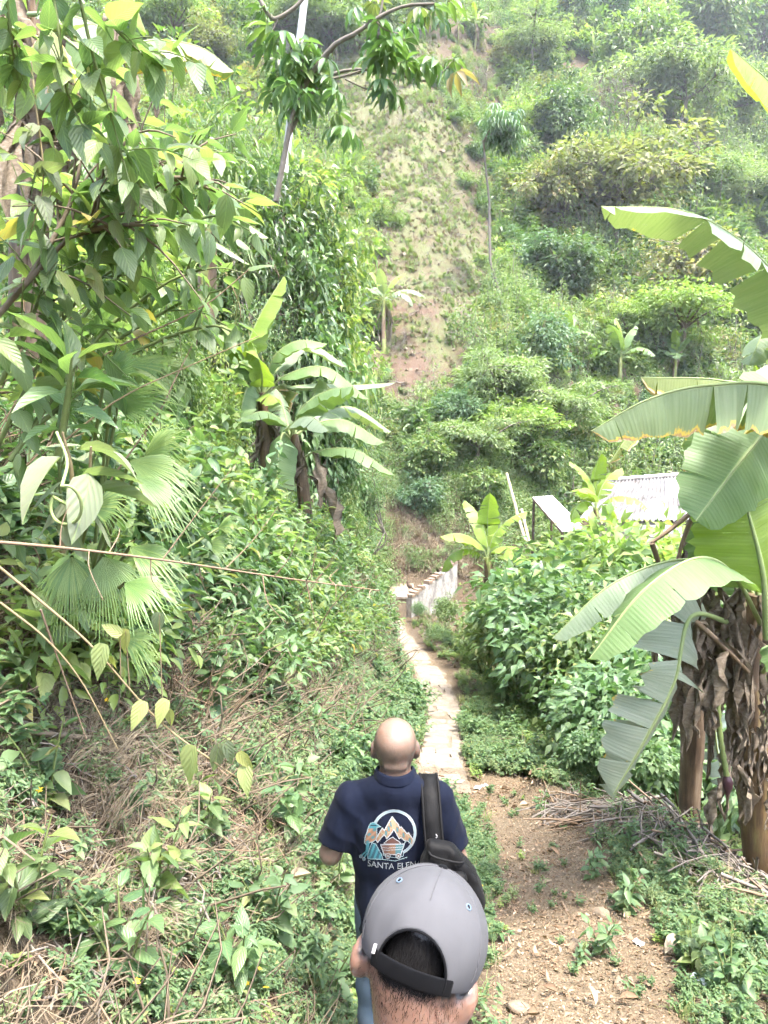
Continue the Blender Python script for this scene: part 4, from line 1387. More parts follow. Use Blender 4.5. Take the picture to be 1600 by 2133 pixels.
# white sheet roof of a lean-to
q = [P(1110, 1036, 27.2), P(1150, 1032, 28.0), P(1222, 1104, 25.2), P(1172, 1108, 24.6)]
shed = thing('shed', 'lean-to shed with bright white sheet metal roof left of the house', 'shed', (float(q[3][0]), float(q[3][1]), float(H(q[3][0], q[3][1]))))
so = np.array(shed.location)
qq = np.array(q) - so
K, R = 33, 3
U, V = np.meshgrid(np.linspace(0, 1, K), np.linspace(0, 1, R))
s_ = (qq[0] + (qq[1] - qq[0]) * U[..., None]) * (1 - V[..., None]) + (qq[3] + (qq[2] - qq[3]) * U[..., None]) * V[..., None]
s_[..., 2] += .02 * np.sin(U * 8 * 2 * math.pi)
ii = (np.arange(R - 1)[:, None] * K + np.arange(K - 1)[None, :]).ravel()
MB().add(s_.reshape(-1, 3), np.stack([ii, ii + 1, ii + K + 1, ii + K], -1)).obj('roof_sheet', M['sheet_white'], shed)
for k in range(4):
    MB().tube([np.r_[qq[k][:2] * .96, -.6], qq[k] * [.96, .96, 1] - [0, 0, .05]], .05, 8).obj('post', M['dark_wood'], shed)
MB().tube([qq[0] - [0, 0, .05], qq[3] - [0, 0, .05]], .04, 6).obj('beam', M['dark_wood'], shed)
wallbox('wall', np.array(q[3]) + [.1, .2, 0], np.array(q[2]) + [0, .2, 0], so[2] - .5, so[2] + 1.8, .1, 'brick', shed, so)

# white house front further right seen between leaves
p0, p1 = P(1345, 1178, 24.5), P(1460, 1172, 25.2)
hut = thing('white_hut', 'small white-walled hut showing between bush and banana trunk', 'hut', (float(p0[0]), float(p0[1]), float(H(p0[0], p0[1]))))
hu = np.array(hut.location)
zt = P(1345, 1122, 24.5)[2]
wallbox('wall', p0, p1, hu[2] - .5, zt, .16, 'sheet_white', hut, hu)
wallbox('side_wall', p1, p1 + np.array([.6, 2.2, 0]), hu[2] - .5, zt, .16, 'sheet_white', hut, hu)
dq = (np.array(p0) + (p1 - p0) * .55)
wallbox('door', dq + np.array([0, -.12, 0]), dq + np.array([.75, -.1, 0]), hu[2] - .4, zt - .25, .05, 'dark_wood', hut, hu)
MB().box(np.r_[((p0 + p1) / 2)[:2] + [.3, 1.0], zt + .04] - hu, (2.6, 2.9, .08)).obj('roof', M['fibro'], hut, smooth=False)

# bamboo poles
for k, (sp, y, r_) in enumerate([([(1055, 985), (1080, 1078)], 26.0, .05), ([(1076, 1066), (1090, 1110)], 25.5, .06), ([(1086, 1060), (1098, 1110)], 25.4, .05)]):
    a_, b_ = P(*sp[0], y), P(*sp[1], y - .4)
    b_ = b_ + (b_ - a_) * .6
    o = thing('bamboo_pole', ['tall leaning bamboo pole on the brown slope left of the shed', 'short leaning bamboo pole, left of the two by the shed', 'short leaning bamboo pole, right of the two by the shed'][k], 'pole', tuple(b_))
    c_ = np.array([b_ + (a_ - b_) * f for f in np.linspace(0, 1, 25)]) - b_
    MB().tube(c_, r_ * np.where(np.arange(25) % 4 == 0, 1.12, 1.0), 8).obj('cane', M['bamboo'], o)

# retaining wall with brick coping beside the path's end
w0, w1 = P(852, 1240, 24.2), P(948, 1166, 26.6)
rw = thing('retaining_wall', 'stained whitewashed retaining wall with brick coping at the end of the path', 'wall', (float(w0[0]), float(w0[1]), float(H(w0[0], w0[1]))))
ro = np.array(rw.location)
n = 14
for k in range(n):
    a_, b_ = w0 + (w1 - w0) * (k / n), w0 + (w1 - w0) * ((k + .97) / n)
    zt = (a_[2] + b_[2]) / 2
    if k in (4, 9): continue
    jt = .012 * math.sin(k * 2.7)
    wallbox('coping_brick', a_ + [.02 * math.sin(k * 5), 0, 0], b_, zt - .10, zt + jt, .26 + .05 * math.sin(k * 1.9), 'brick', rw, ro)
d = nrm((w1 - w0)[:2])
a_, b_ = w0.copy(), w1.copy()
dn = np.array([d[1], -d[0]])
v = []
for e in (w0, w1):
    for s in (-.11, .11):
        for z in (-2.4, -.102):
            v.append(np.r_[e[:2] + dn * s, e[2] + z] - ro)
MB().add(v, [[0, 1, 3, 2], [4, 6, 7, 5], [0, 4, 5, 1], [2, 3, 7, 6], [1, 5, 7, 3], [0, 2, 6, 4]]).obj('wall_face', M['whitewash'], rw, smooth=False)
pz = w0[2] - .05
wallbox('end_pillar', w0 + np.array([-.52, -.08, 0]), w0 + np.array([-.1, -.08, 0]), pz - 1.3, pz, .42, 'tan_block', rw, ro)
wallbox('pillar_cap', w0 + np.array([-.58, -.08, 0]), w0 + np.array([-.06, -.08, 0]), pz + .002, pz + .07, .5, 'plaster', rw, ro)
# pale landing slab behind the pillar
c = P(838, 1222, 25.6)
lb = MB().box((0, 0, 0), (1.3, 1.8, .2)).obj('landing', M['tan_block'], None, smooth=False)
lb.location = tuple(c + [-.2, .2, -.22]); tag(lb, kind='structure')

# small dark bird on the coping
bp = P(853, 1216, 24.4) + np.array([.0, .25, 0]); bp[2] = w0[2] + .0
bird = thing('bird', 'small black bird perched on the wall coping at the end of the path', 'bird', tuple(bp))
mb = MB()
t = np.linspace(0, 1, 12)
c_ = bez([[.10, 0, .17], [.04, 0, .20], [-.04, 0, .28], [-.06, 0, .36], [-.09, 0, .385]], 12)
mb.tube(c_, np.array([.012, .05, .075, .085, .08, .065, .05, .042, .05, .048, .03, .008]), 8)
bd = mb.obj('body', M['dark_wood'], bird)
MB().tube([[.06, 0, .18], [.16, 0, .12], [.24, 0, .09]], [.03, .035, .012], 5).obj('tail', M['dark_wood'], bird)
for s in (-.025, .025):
    MB().tube([[-.02, s, .16], [-.01, s, .08], [-.015, s, 0]], .007, 5).obj('leg', M['dark_wood'], bird)

# ------------------------------------------------------------------ shrubs on the valley side, right of the path
SH = [gen_tree(71, 3, 1.05, 1.0, 1.9, .03, 70, 34, T_KITE, .21, .115, .26, .7, .22, 'leaf_big_dark', 'stem_green', stems=6, lobes=.4),
      gen_tree(72, 3, 1.1, 1.05, 1.9, .028, 80, 36, T_KITE, .17, .085, .27, .7, .18, 'leaf_mid', 'stem_green', stems=6, lobes=.4),
      gen_tree(73, 3, 1.1, .9, 2.0, .028, 80, 34, T_KITE, .19, .11, .26, .6, .15, 'leaf_lime', 'stem_tan', stems=5, lobes=.4),
      gen_tree(74, 3, 1.0, 1.0, 1.9, .03, 76, 40, T_KITE, .15, .07, .25, .7, .1, 'leaf_weed', 'stem_tan', stems=6, lobes=.5)]
def shrub_at(k, px, top, y, label, wide=1.0, name='shrub', cat='shrub', group=None):
    q = P(px, top, y)
    bz = float(H(q[0], q[1]))
    s = max(.25, (q[2] - bz) / 2.95)
    return set_tree(name, SH[k], label, cat, (float(q[0]), float(q[1]), bz), (s * wide, s * wide, s), (px * 3 + y * 5) % 6.28, group)

for a in [(0, 1235, 1400, 9.3, 'leafy shrub with large dark leaves left of the hanging torn banana leaf'),
          (0, 1280, 1370, 9.0, 'big-leaved shrub directly behind the tip of the long banana leaf'),
          (0, 1160, 1200, 12.5, 'tall broad-leaved shrub nearest the path on the valley side'),
          (1, 1085, 1205, 14.5, 'broad leafy shrub beside the path below the fanned banana plant'),
          (1, 1015, 1262, 17.5, 'rounded shrub where the path bends toward the wall'),
          (0, 1150, 1140, 14.0, 'tall shrub behind the one nearest the path'),
          (1, 1225, 1125, 16.0, 'tall shrub in front of the white sheet roof'),
          (1, 1140, 1125, 18.0, 'shrub left of the lime-leaved banana plant'),
          (2, 1335, 1070, 17.0, 'light green shrub spread below the corrugated roof'),
          (2, 1420, 1085, 18.5, 'light yellow-green bush at the right end of the roof'),
          (2, 1275, 1080, 20.0, 'yellow-green bush between lime-leaved banana and roof edge'),
          (1, 1290, 1190, 13.0, 'leafy shrub above the two long near banana leaves'),
          (3, 1385, 1150, 14.5, 'shrub in front of the white hut'),
          (1, 1225, 1250, 11.5, 'shrub with fine twiggy stems below the long banana leaf tip'),
          (0, 1380, 1300, 10.5, 'dark shrub shaded behind the near banana leaves'),
          (0, 1460, 1450, 8.5, 'dark low shrub under the near banana trunk'),
          (0, 1330, 1500, 7.6, 'dark shrub behind the hanging torn leaf'),
          (1, 1560, 1180, 12.5, 'shrub at the right edge behind the near banana'),
          (3, 905, 1296, 19.5, 'low weedy shrub on the verge just before the wall'),
          (3, 872, 1262, 23.3, 'weedy plant growing in front of the retaining wall end'),
          (1, 930, 1240, 23.8, 'leafy shrub hiding the lower right of the retaining wall'),
          (0, 1215, 1530, 7.9, 'small shrub on a stump at the edge of the earth hummock')]:
    shrub_at(a[0], a[1], a[2], a[3], a[4], .98)

# ------------------------------------------------------------------ dense trees of the left bank
TP['coffee'] = (gen_tree(81, 5, 1.7, 2.1, 3.0, .06, 190, 60, T_KITE, .17, .062, .30, .7, .2, 'leaf_dark', 'bark', stems=4, lobes=.4), 5.1)
TP['coffee2'] = (gen_tree(82, 5, 1.6, 2.0, 3.0, .06, 180, 56, T_KITE, .15, .065, .30, .65, .15, 'leaf_mid', 'bark', stems=4, lobes=.5), 5.0)
TP['light'] = (gen_tree(83, 5, 1.6, 1.9, 3.0, .05, 150, 56, T_KITE, .16, .07, .30, .65, .12, 'leaf_lime', 'bark', stems=4, lobes=.5), 4.9)
TP['broad'] = (gen_tree(84, 5, 1.6, 2.0, 3.0, .05, 110, 26, T_OVATE, .2, .10, .34, .7, .2, 'leaf_big_dark', 'bark', stems=5, lobes=.6), 5.0)
TP['fine'] = (gen_tree(85, 5, 1.6, 2.0, 3.0, .05, 150, 60, T_KITE, .11, .045, .32, .6, .05, 'leaf_weed', 'bark_grey', stems=5, lobes=.7, bare=.4), 5.0)
TP['willow'] = (gen_tree(86, 5, 1.6, 2.0, 3.0, .05, 120, 36, T_LANCE, .22, .05, .34, .8, .3, 'leaf_mid', 'bark', stems=5, lobes=.6), 5.0)
def bank_tree(kind, px, top, y, label, wide=1.0, cat='tree', name='bank_tree'):
    q = P(px, top, y)
    bz = float(H(q[0], q[1]))
    pr, h = TP[kind]
    s = max(.2, (q[2] - bz) / h)
    return set_tree(name, pr, label, cat, (float(q[0]), float(q[1]), bz - .1), (s * wide, s * wide, s), (px * 3 + y * 7) % 6.28)
for a in [('light', 500, 190, 14.0, 'bright sunlit tree top behind the left banana leaf', .7),
          ('coffee', 580, 255, 13.4, 'dense dark glossy tree in the middle of the left bank', .62),
          ('light', 640, 310, 14.2, 'light green tree below the hanging palmate branches', .55),
          ('broad', 645, 470, 12.8, 'dark dense tree at right edge of the left bank foliage', .6),
          ('willow', 450, 260, 12.6, 'mid green dense tree left of the dark glossy tree', .65),
          ('fine', 520, 440, 12.0, 'dark shaded lower tree above the upper banana plant', .6),
          ('fine', 715, 620, 15.0, 'green bushy tree beside the bottom of the cleared strip', .55),
          ('broad', 690, 760, 13.6, 'green bush behind the arching banana leaves', .65),
          ('fine', 750, 880, 15.8, 'bushy tree right of the banana clump', .7),
          ('willow', 720, 1010, 13.5, 'dark bush beneath the lower right banana leaf', .9),
          ('coffee2', 350, 150, 13.0, 'leafy tree behind the left banana leaf arching from the corner', .7),
          ('coffee2', 770, 1090, 17.5, 'leafy bush overhanging the far bend of the path', .9),
          ('fine', 660, 1120, 11.3, 'low dark bush under the banana clump', 1.2),
          ('light', 240, 250, 10.5, 'sunlit tree behind the large-leaved shrub', .7),
          ('coffee2', 120, 120, 11.0, 'leafy tree behind the withered banana trunk', .7),
          ('light', 430, 700, 10.8, 'green bush left of the glowing lime banana leaf', .7),
          ('coffee2', 330, 560, 8.0, 'leafy bush behind the diagonal branch', .7),
          ('light', 200, 480, 7.6, 'sunlit bush deep behind the large-leaved shrub', .7),
          ('broad', 440, 1000, 8.2, 'low leafy bush right of the fan palm', 1.0),
          ('fine', 560, 1150, 8.6, 'low bush on the bank under the bare twig', 1.2),
          ('broad', 300, 1000, 6.0, 'bush in the shade behind the fan palm fronds', .9),
          ('coffee2', 90, 700, 6.0, 'bush at the left edge behind the rosette plant', .8)]:
    bank_tree(*a)
# ------------------------------------------------------------------ near banana plants at the right
g7 = np.random.default_rng(77)
YR = 5.2
b = P(1585, 1760, YR); b[2] = float(H(b[0], b[1])) - .02
nb = thing('banana_plant', 'large near banana plant with golden brown trunk and broad leaves at right edge', 'banana plant', tuple(b))
own_stem(nb, [(1600, 1830, 0), (1562, 1560, 0), (1545, 1400, 0), (1575, 1240, 0)], YR, .155, .085, 7)
RL = [  # midrib points, width px, distance, material, options
    ([(1790, 930, .3), (1640, 812, 0), (1480, 802, -.1), (1350, 832, -.2), (1232, 898, -.2)], 200, 4.2, 'banana_worn', dict(fold=1.15, curl=.25, tears=.3, pet=.1, n=26)),
    ([(1700, 1000, .4), (1600, 830, .3), (1500, 792, .2), (1335, 786, .0)], 120, 5.6, 'banana_scorched', dict(fold=1.2, curl=.2, tears=.2, pet=.2)),
    ([(1600, 900, .2), (1420, 835, .1), (1340, 872, .0), (1268, 965, -.1)], 62, 5.4, 'banana_scorched', dict(fold=.9, curl=.6, tears=.8, pet=.3, ragged=.6)),
    ([(1780, 820, .3), (1650, 845, .1), (1560, 940, -.1), (1450, 1085, -.25)], 225, 4.7, 'banana', dict(fold=.12, curl=.35, tears=.08, pet=.05, nup=(.25, -.85, .45), n=26)),
    ([(1580, 1240, 0), (1555, 1120, .1), (1505, 980, .2), (1465, 845, .2)], 150, 5.0, 'banana', dict(fold=.1, curl=.2, tears=.05, pet=.3, nup=(.1, -1, .15))),
    ([(1598, 1330, 0), (1590, 1200, -.1), (1562, 1080, -.1), (1535, 1000, 0)], 240, 4.8, 'banana_lime', dict(fold=.15, curl=.25, tears=.1, pet=.3, nup=(-.2, -1, .2))),
    ([(1590, 1320, .2), (1565, 1230, .3), (1530, 1150, .4), (1470, 1060, .5)], 190, 5.0, 'banana', dict(fold=.2, curl=.3, tears=.1, pet=.25, nup=(-.2, -1, .3))),
    ([(1585, 1300, 0), (1530, 1200, -.4), (1455, 1162, -.7), (1340, 1230, -.9), (1228, 1372, -1.0)], 150, 5.0, 'banana', dict(fold=.25, curl=.3, tears=.12, pet=.24, n=26)),
    ([(1570, 1290, 0), (1500, 1185, -.1), (1400, 1168, -.2), (1270, 1220, -.3), (1150, 1330, -.4)], 118, 5.2, 'banana_pale', dict(fold=.45, curl=.3, tears=.22, pet=.2, n=26)),
    ([(1530, 1300, 0), (1440, 1285, -.2), (1405, 1420, -.4), (1345, 1540, -.5), (1278, 1655, -.5)], 195, 5.0, 'banana_old', dict(fold=.15, curl=.45, tears=.75, pet=.16, nup=(.45, -.9, .1), n=24, ragged=.25)),
    ([(1440, 1330, .3), (1375, 1430, .2), (1325, 1540, .1), (1280, 1665, .1)], 120, 5.3, 'banana_old', dict(fold=.3, curl=.5, tears=.9, pet=.2, nup=(.45, -.9, .1), n=24)),
    ([(1540, 1350, .4), (1496, 1420, .4), (1490, 1520, .4), (1508, 1640, .4)], 105, 5.6, 'banana_blue', dict(fold=.25, curl=.4, tears=.6, pet=.12, nup=(.2, -1, .1), n=22)),
    ([(1760, 880, .3), (1690, 700, 0), (1590, 545, -.2), (1440, 445, -.3), (1252, 430, -.4)], 165, 4.2, 'banana_pale', dict(fold=.5, curl=.35, tears=.55, pet=.08, n=28)),
    ([(1760, 900, .2), (1680, 720, .1), (1600, 690, 0), (1560, 760, -.1)], 110, 4.4, 'banana_pale', dict(fold=.5, curl=.5, tears=.7, pet=.2)),
    ([(1800, 700, .3), (1720, 330, .1), (1620, 190, 0), (1522, 100, -.1)], 150, 3.8, 'banana_lime', dict(fold=.35, curl=.3, tears=.1, pet=.2, nup=(.3, -.6, .8))),
    ([(1600, 1330, .1), (1640, 1200, 0), (1690, 1140, -.1)], 160, 4.9, 'banana', dict(fold=.3, curl=.3, tears=.1)),
    ([(1590, 1400, 0), (1640, 1330, -.3), (1640, 1420, -.5)], 120, 4.8, 'banana', dict(fold=.3, curl=.4, tears=.2)),
]
for k, (sp, w, y, m, kw) in enumerate(RL):
    leaf_px(nb, sp, y, w, 200 + k, m, **kw)
# withered leaves hanging round the trunk
no = np.array(nb.location)
for k in range(46):
    px = 1395 + (k * 61) % 220
    py = 1190 + (k * 37) % 190
    y = YR + g7.uniform(-.45, .25)
    dead_leaf(g7, P(px, py, y) - no, g7.uniform(.35, .95), g7.normal(size=2) * .45, g7.uniform(.07, .22)).obj('dead_leaf', M['dead_banana'], nb)
for k in range(18):
    dead_leaf(g7, P(1510 + (k * 29) % 100, 1420 + (k * 47) % 200, YR - .17) - np.array(nb.location), g7.uniform(.3, .7), g7.normal(size=2) * .25, g7.uniform(.05, .14)).obj('dead_leaf', M['dead_banana'], nb)
for k, (sp, y) in enumerate([([(1475, 1040, 0), (1400, 1100, -.1), (1358, 1130, -.1)], 5.4), ([(1358, 1130, 0), (1375, 1180, .1), (1390, 1230, .2)], 5.3), ([(1450, 1060, 0), (1425, 1120, 0), (1405, 1190, 0)], 5.4),
                             ([(1420, 1270, 0), (1490, 1330, -.1), (1560, 1400, 0)], 4.9)]):
    MB().tube(bez([P(a, c, y + d) for a, c, d in sp], 8) - no, np.linspace(.022, .012, 8), 7).obj('dry_petiole', M['twig'], nb)
# fruit stalk with bud
sk = bez([P(1520, 1330, 4.95), P(1497, 1430, 4.85), P(1500, 1530, 4.82), P(1514, 1615, 4.8)], 26) - no
stk = MB().tube(sk, .017 + .006 * (np.arange(26) % 2), 8).obj('fruit_stalk', M['stem_green'], nb)
bc = bez([P(1514, 1612, 4.8), P(1516, 1636, 4.8), P(1515, 1660, 4.8)], 10) - no
tb = NT('bud'); M['bud'] = tb.done(tb.bsdf(tb.mix(tb.noise(20, 3, .6, tb.obj_coord()), G(.03, .010, .014), G(.055, .02, .028)), .5, .4))
MB().tube(bc, [.012, .022, .032, .036, .036, .033, .027, .02, .011, .003], 10).obj('flower_bud', M['bud'], stk)

b = P(1470, 1560, 5.9); b[2] = float(H(b[0], b[1])) - .05
nb2 = thing('banana_plant', 'dark slim banana trunk wrapped in dead leaves behind the near banana', 'banana plant', tuple(b))
own_stem(nb2, [(1425, 1900, 0), (1440, 1600, 0), (1455, 1330, 0), (1468, 1150, 0), (1472, 985, 0)], 5.9, .10, .07, 9, ('sheath', 'sheath'))
n2 = np.array(nb2.location)
for k in range(26):
    dead_leaf(g7, P(1462 + g7.normal() * 16, 1010 + k * 16, 5.82) - n2, g7.uniform(.5, .9), g7.normal(size=2) * .25, g7.uniform(.14, .24)).obj('dead_leaf', M['dead_banana'], nb2)
leaf_px(nb2, [(1472, 1000, 0), (1500, 900, .2), (1540, 850, .3), (1620, 880, .3)], 5.9, 120, 31, 'banana', fold=.3, curl=.4)
leaf_px(nb2, [(1472, 1000, 0), (1450, 1030, -.2), (1420, 1060, -.3)], 5.7, 60, 32, 'banana', fold=.3, curl=.4)

# ------------------------------------------------------------------ withered banana at the top left corner
YT = 5.2
b = P(40, 620, YT); b[2] = float(H(b[0], b[1]))
tb_ = thing('banana_plant', 'withered banana trunk in the top left corner with one leaf arching right', 'banana plant', tuple(b))
own_stem(tb_, [(60, 900, 0), (60, 500, 0), (70, 200, 0), (100, -60, 0)], YT, .13, .09, 12, ('sheath', 'sheath'))
to = np.array(tb_.location)
for k in range(22):
    dead_leaf(g7, P(20 + (k * 53) % 130, -30 + (k * 71) % 330, YT - .1) - to, g7.uniform(.6, 1.1), g7.normal(size=2) * .35, g7.uniform(.18, .34)).obj('dead_leaf', M['dead_banana'], tb_)
for k in range(8):
    dead_leaf(g7, P(230 + (k * 23) % 50, 30 + (k * 47) % 220, YT + .5) - to, g7.uniform(.5, .9), g7.normal(size=2) * .4, g7.uniform(.12, .24)).obj('dead_leaf', M['dead_banana'], tb_)
for k, (sp, w, y, m, kw) in enumerate([
        ([(110, 60, 0), (230, 95, .1), (330, 84, .2), (420, 100, .3), (488, 150, .3)], 110, 4.6, 'banana_worn', dict(fold=.75, curl=.35, tears=.3, pet=.12)),
        ([(150, 0, 0), (210, -60, 0), (262, -30, 0), (305, 70, 0)], 90, 5.0, 'banana_lime', dict(fold=.3, curl=.4, tears=.1)),
        ([(110, 60, 0), (180, 120, -.1), (196, 180, -.2), (205, 235, -.2)], 70, 5.0, 'banana', dict(fold=.2, curl=.3, tears=.1, nup=(.3, -1, .2))),
        ([(90, 150, 0), (110, 190, -.2), (160, 250, -.3), (200, 320, -.3)], 80, 4.9, 'banana', dict(fold=.2, curl=.3, tears=.2, nup=(.3, -1, .3))),
        ([(120, 40, 0), (100, 90, -.2), (130, 180, -.3), (150, 230, -.3)], 80, 5.0, 'banana_scorched', dict(fold=.4, curl=.3, tears=.3, nup=(.3, -1, .3))),
        ([(80, 80, 0), (-10, 40, 0), (-80, 120, 0)], 90, 5.0, 'banana', dict()),
        ([(60, 30, 0), (130, 30, -.2), (210, 60, -.4), (250, 130, -.5)], 110, 4.8, 'banana_pale', dict(fold=.3, curl=.4, tears=.2))]):
    leaf_px(tb_, sp, y, w, 300 + k, m, **kw)

YM = 6.8
b = P(430, 620, YM); b[2] = float(H(b[0], b[1]))
tm = thing('banana_plant', 'half hidden banana plant with pale leaf blades poking right at mid left', 'banana plant', tuple(b))
own_stem(tm, [(430, 700, 0), (432, 580, 0), (440, 480, 0)], YM, .09, .06, 13, ('pseudostem_green', 'sheath'))
for k, (sp, w, m) in enumerate([([(436, 500, 0), (440, 440, 0), (490, 452, -.1), (560, 496, -.2)], 40, 'banana_pale'), ([(436, 505, 0), (450, 480, -.1), (500, 500, -.2), (520, 520, -.3)], 30, 'banana_pale'),
                                ([(436, 510, 0), (440, 500, -.3), (490, 530, -.4), (520, 552, -.4)], 26, 'banana_pale'), ([(434, 500, 0), (420, 440, .1), (380, 420, .2)], 50, 'banana'),
                                ([(436, 500, 0), (450, 430, .2), (470, 380, .3)], 44, 'banana')]):
    leaf_px(tm, sp, YM, w, 330 + k, m, fold=.35, curl=.4, tears=.3, n=16)

# ------------------------------------------------------------------ palmate-leaved tree whose branches hang in from the top
def palmate_mesh(seed, k=8, mat='leaf_big_dark'):
    g = np.random.default_rng(seed)
    mb = MB()
    a = np.arange(k) / k * 2 * math.pi + g.normal(size=k) * .12
    d = np.c_[np.cos(a), np.sin(a), np.full(k, -.55) + g.normal(size=k) * .15]
    T = leaf_tmpl([0, .15, .45, .75, 1], [.05, .26, .5, .36, 0], .25, .4)
    put_leaves(mb, T, np.zeros((k, 3)) + nrm(d) * .12, d, np.tile([0, 0, 1.], (k, 1)), g.uniform(.8, 1.1, k), .32, 0, np.full(k, g.random() * .5))
    for i in range(k):
        mb.tube([[0, 0, 0], nrm(d[i]) * .13], .012, 4, 1, cap=False)
    return mb.mesh('leaf', [M[mat], M['stem_green']])
PALM8 = [palmate_mesh(1), palmate_mesh(2, 7), palmate_mesh(3, 9, 'leaf_mid'), palmate_mesh(4, 6, 'leaf_yellow')]
YP = 8.0
b = P(590, 330, YP); b[2] = float(H(b[0], b[1]))
pt = thing('palmate_tree', 'tree with hanging palmate leaves and lichen-grey branches across the top', 'tree', tuple(b))
po = np.array(pt.location)
brs = [([(575, 420, 0), (605, 260, 0), (625, 190, 0), (632, 120, 0)], .045, .02), ([(625, 190, 0), (690, 100, -.2), (740, 70, -.3), (790, 35, -.3), (845, 12, -.3), (905, 8, -.3)], .04, .016),
       ([(600, 285, 0), (660, 180, .2), (700, 152, .2), (760, 144, .2), (830, 155, .2), (890, 170, .2), (935, 138, .2)], .03, .012), ([(690, 165, .2), (755, 145, .2), (785, 110, .3)], .018, .01),
       ([(720, 165, .2), (765, 185, .1), (805, 182, .1)], .014, .008), ([(520, -40, .3), (560, 30, .2), (580, 37, .2), (620, 10, .2), (650, -30, .2)], .034, .026), ([(580, 37, .2), (570, 60, .2), (560, 75, .2)], .014, .01), ([(800, -30, -.3), (795, 15, -.3), (790, 35, -.3)], .02, .014),
       ([(780, 40, -.3), (800, 60, -.3), (830, 70, -.3)], .014, .008)]
wood = MB()
for sp, r0, r1 in brs:
    c_ = bez([P(a, c, YP + d) for a, c, d in sp], 14) - po
    wood.tube(c_, np.linspace(r0, r1, 14) * .72, 7)
wood.obj('branch', M['bark_grey'], pt)
lv = [(632, 120), (605, 115), (585, 125), (655, 130), (680, 125), (640, 155), (610, 160), (580, 165), (660, 165), (690, 165), (570, 195), (600, 200), (635, 195), (700, 195), (560, 60), (545, 75), (590, 70), (550, 25),
      (790, 100), (770, 90), (815, 90), (840, 90), (775, 125), (805, 120), (830, 60), (860, 50), (790, 50), (875, 20), (905, 20), (935, 5), (860, 125), (885, 135), (845, 135), (905, 130), (935, 145), (950, 155), (805, 190),
      (795, 170), (820, 200), (880, 25), (920, 40), (780, 10), (740, 20), (870, 150), (945, 130), (555, 100), (625, 95), (645, 100), (615, 140), (632, 135), (650, 145), (600, 180), (622, 180), (645, 185), (665, 190), (590, 150), (620, 215), (600, 235), (640, 215), (700, 240), (720, 270), (690, 270), (735, 285), (650, 225)]
for k, (px, py) in enumerate(lv):
    o = link('leaf', PALM8[3] if k in (27, 35) else PALM8[k % 3], pt)
    q = P(px, py - 6, YP + g7.uniform(-.35, .35)) - po
    s = g7.uniform(.17, .25)
    o.location = tuple(q)
    o.rotation_euler = (g7.normal() * .3, g7.normal() * .3, g7.random() * 6.28)
    o.scale = (s, s, s)

# white pole standing on the bank behind it
YW = 13.0
a_, b_ = P(648, -120, YW), P(604, 260, YW)
b_ = b_ + (b_ - a_) * .9
wp = thing('white_pole', 'leaning whitewashed pole rising behind the palmate-leaved tree', 'pole', tuple(b_))
MB().tube(np.array([b_ + (a_ - b_) * f for f in np.linspace(0, 1, 14)]) - b_, np.linspace(.075, .06, 14), 12).obj('shaft', M['bark_white'], wp)

# ------------------------------------------------------------------ fan palms
def fan(parent, base, hub, tipdir, R, spread=2.4, k=26, seed=0, mat='palm', nrmv=(0, -.6, .8), droop=.35):
    """one palmate frond: stalk from base to hub, pleated blade segments radiating about tipdir"""
    g = np.random.default_rng(seed)
    mb = MB()
    base, hub = np.asarray(base, float), np.asarray(hub, float)
    mb.tube(bez([base, (base + hub) / 2 + [0, 0, .06], hub], 7), np.linspace(.011, .007, 7), 5, 1, cap=False)
    d0 = nrm(tipdir)
    nv = nrm(np.asarray(nrmv, float) - d0 * np.dot(d0, nrmv))
    s0 = np.cross(d0, nv)
    n = 6
    for i in range(k):
        a = (i / (k - 1) - .5) * spread
        d = d0 * math.cos(a) + s0 * math.sin(a)
        ln = R * (1 - .25 * abs(a / spread * 2) ** 2) * g.uniform(.92, 1.05)
        sd = nrm(np.cross(d, nv))
        rows = []
        pl = (.5 if i % 2 else -.5) * .12
        for j in range(n):
            t = j / (n - 1)
            wq = ln * .5 * spread / k * min(t * 1.25 + .03, .62) * (1 - max(0, t - .5) * 1.9)
            wq = max(wq, .0012)
            c = hub + d * ln * t - np.array([0, 0, 1]) * droop * ln * t ** 2.4 * (.6 + .8 * g.random() * (t > .6)) + nv * .0
            rows += [c - sd * wq + nv * wq * .5, c, c + sd * wq + nv * wq * .5]
        ii = (np.arange(n - 1)[:, None] * 3 + np.arange(2)[None, :]).ravel()
        mb.add(rows, np.stack([ii, ii + 1, ii + 4, ii + 3], -1), 0, g.random() * .5 + .1)
    return mb.obj('frond', [M[mat], M['stem_green']], parent)
YF = 3.5
b = P(150, 1330, YF); b[2] = float(H(b[0], b[1]))
fp = thing('fan_palm', 'stemless fan palm with pleated green fronds spread over the left bank', 'palm', tuple(b))
fo = np.array(fp.location)
FR = [((215, 800), (330, 690), 190, 1.7, 3.6), ((230, 840), (420, 800), 210, 1.3, 3.6), ((300, 950), (430, 850), 170, 1.5, 3.4), ((270, 960), (420, 1000), 200, 1.2, 3.3), ((190, 1060), (320, 1010), 150, 1.5, 3.2),
      ((280, 990), (440, 1085), 190, .9, 3.2), ((150, 1160), (150, 1310), 150, 2.0, 3.1), ((215, 1160), (270, 1320), 160, 1.9, 3.1), ((260, 1215), (365, 1240), 160, 1.5, 3.0), ((255, 1330), (370, 1330), 120, 1.4, 3.0),
      ((255, 1335), (360, 1395), 125, .8, 3.0), ((120, 880), (190, 760), 150, 1.7, 3.7), ((170, 1150), (90, 1260), 140, 1.8, 3.2), ((270, 1140), (400, 1190), 170, 1.2, 3.2), ((260, 760), (480, 730), 190, .8, 3.8),
      ((430, 1135), (560, 1120), 90, 1.4, 4.4), ((455, 1100), (540, 1050), 80, 1.5, 4.4)]
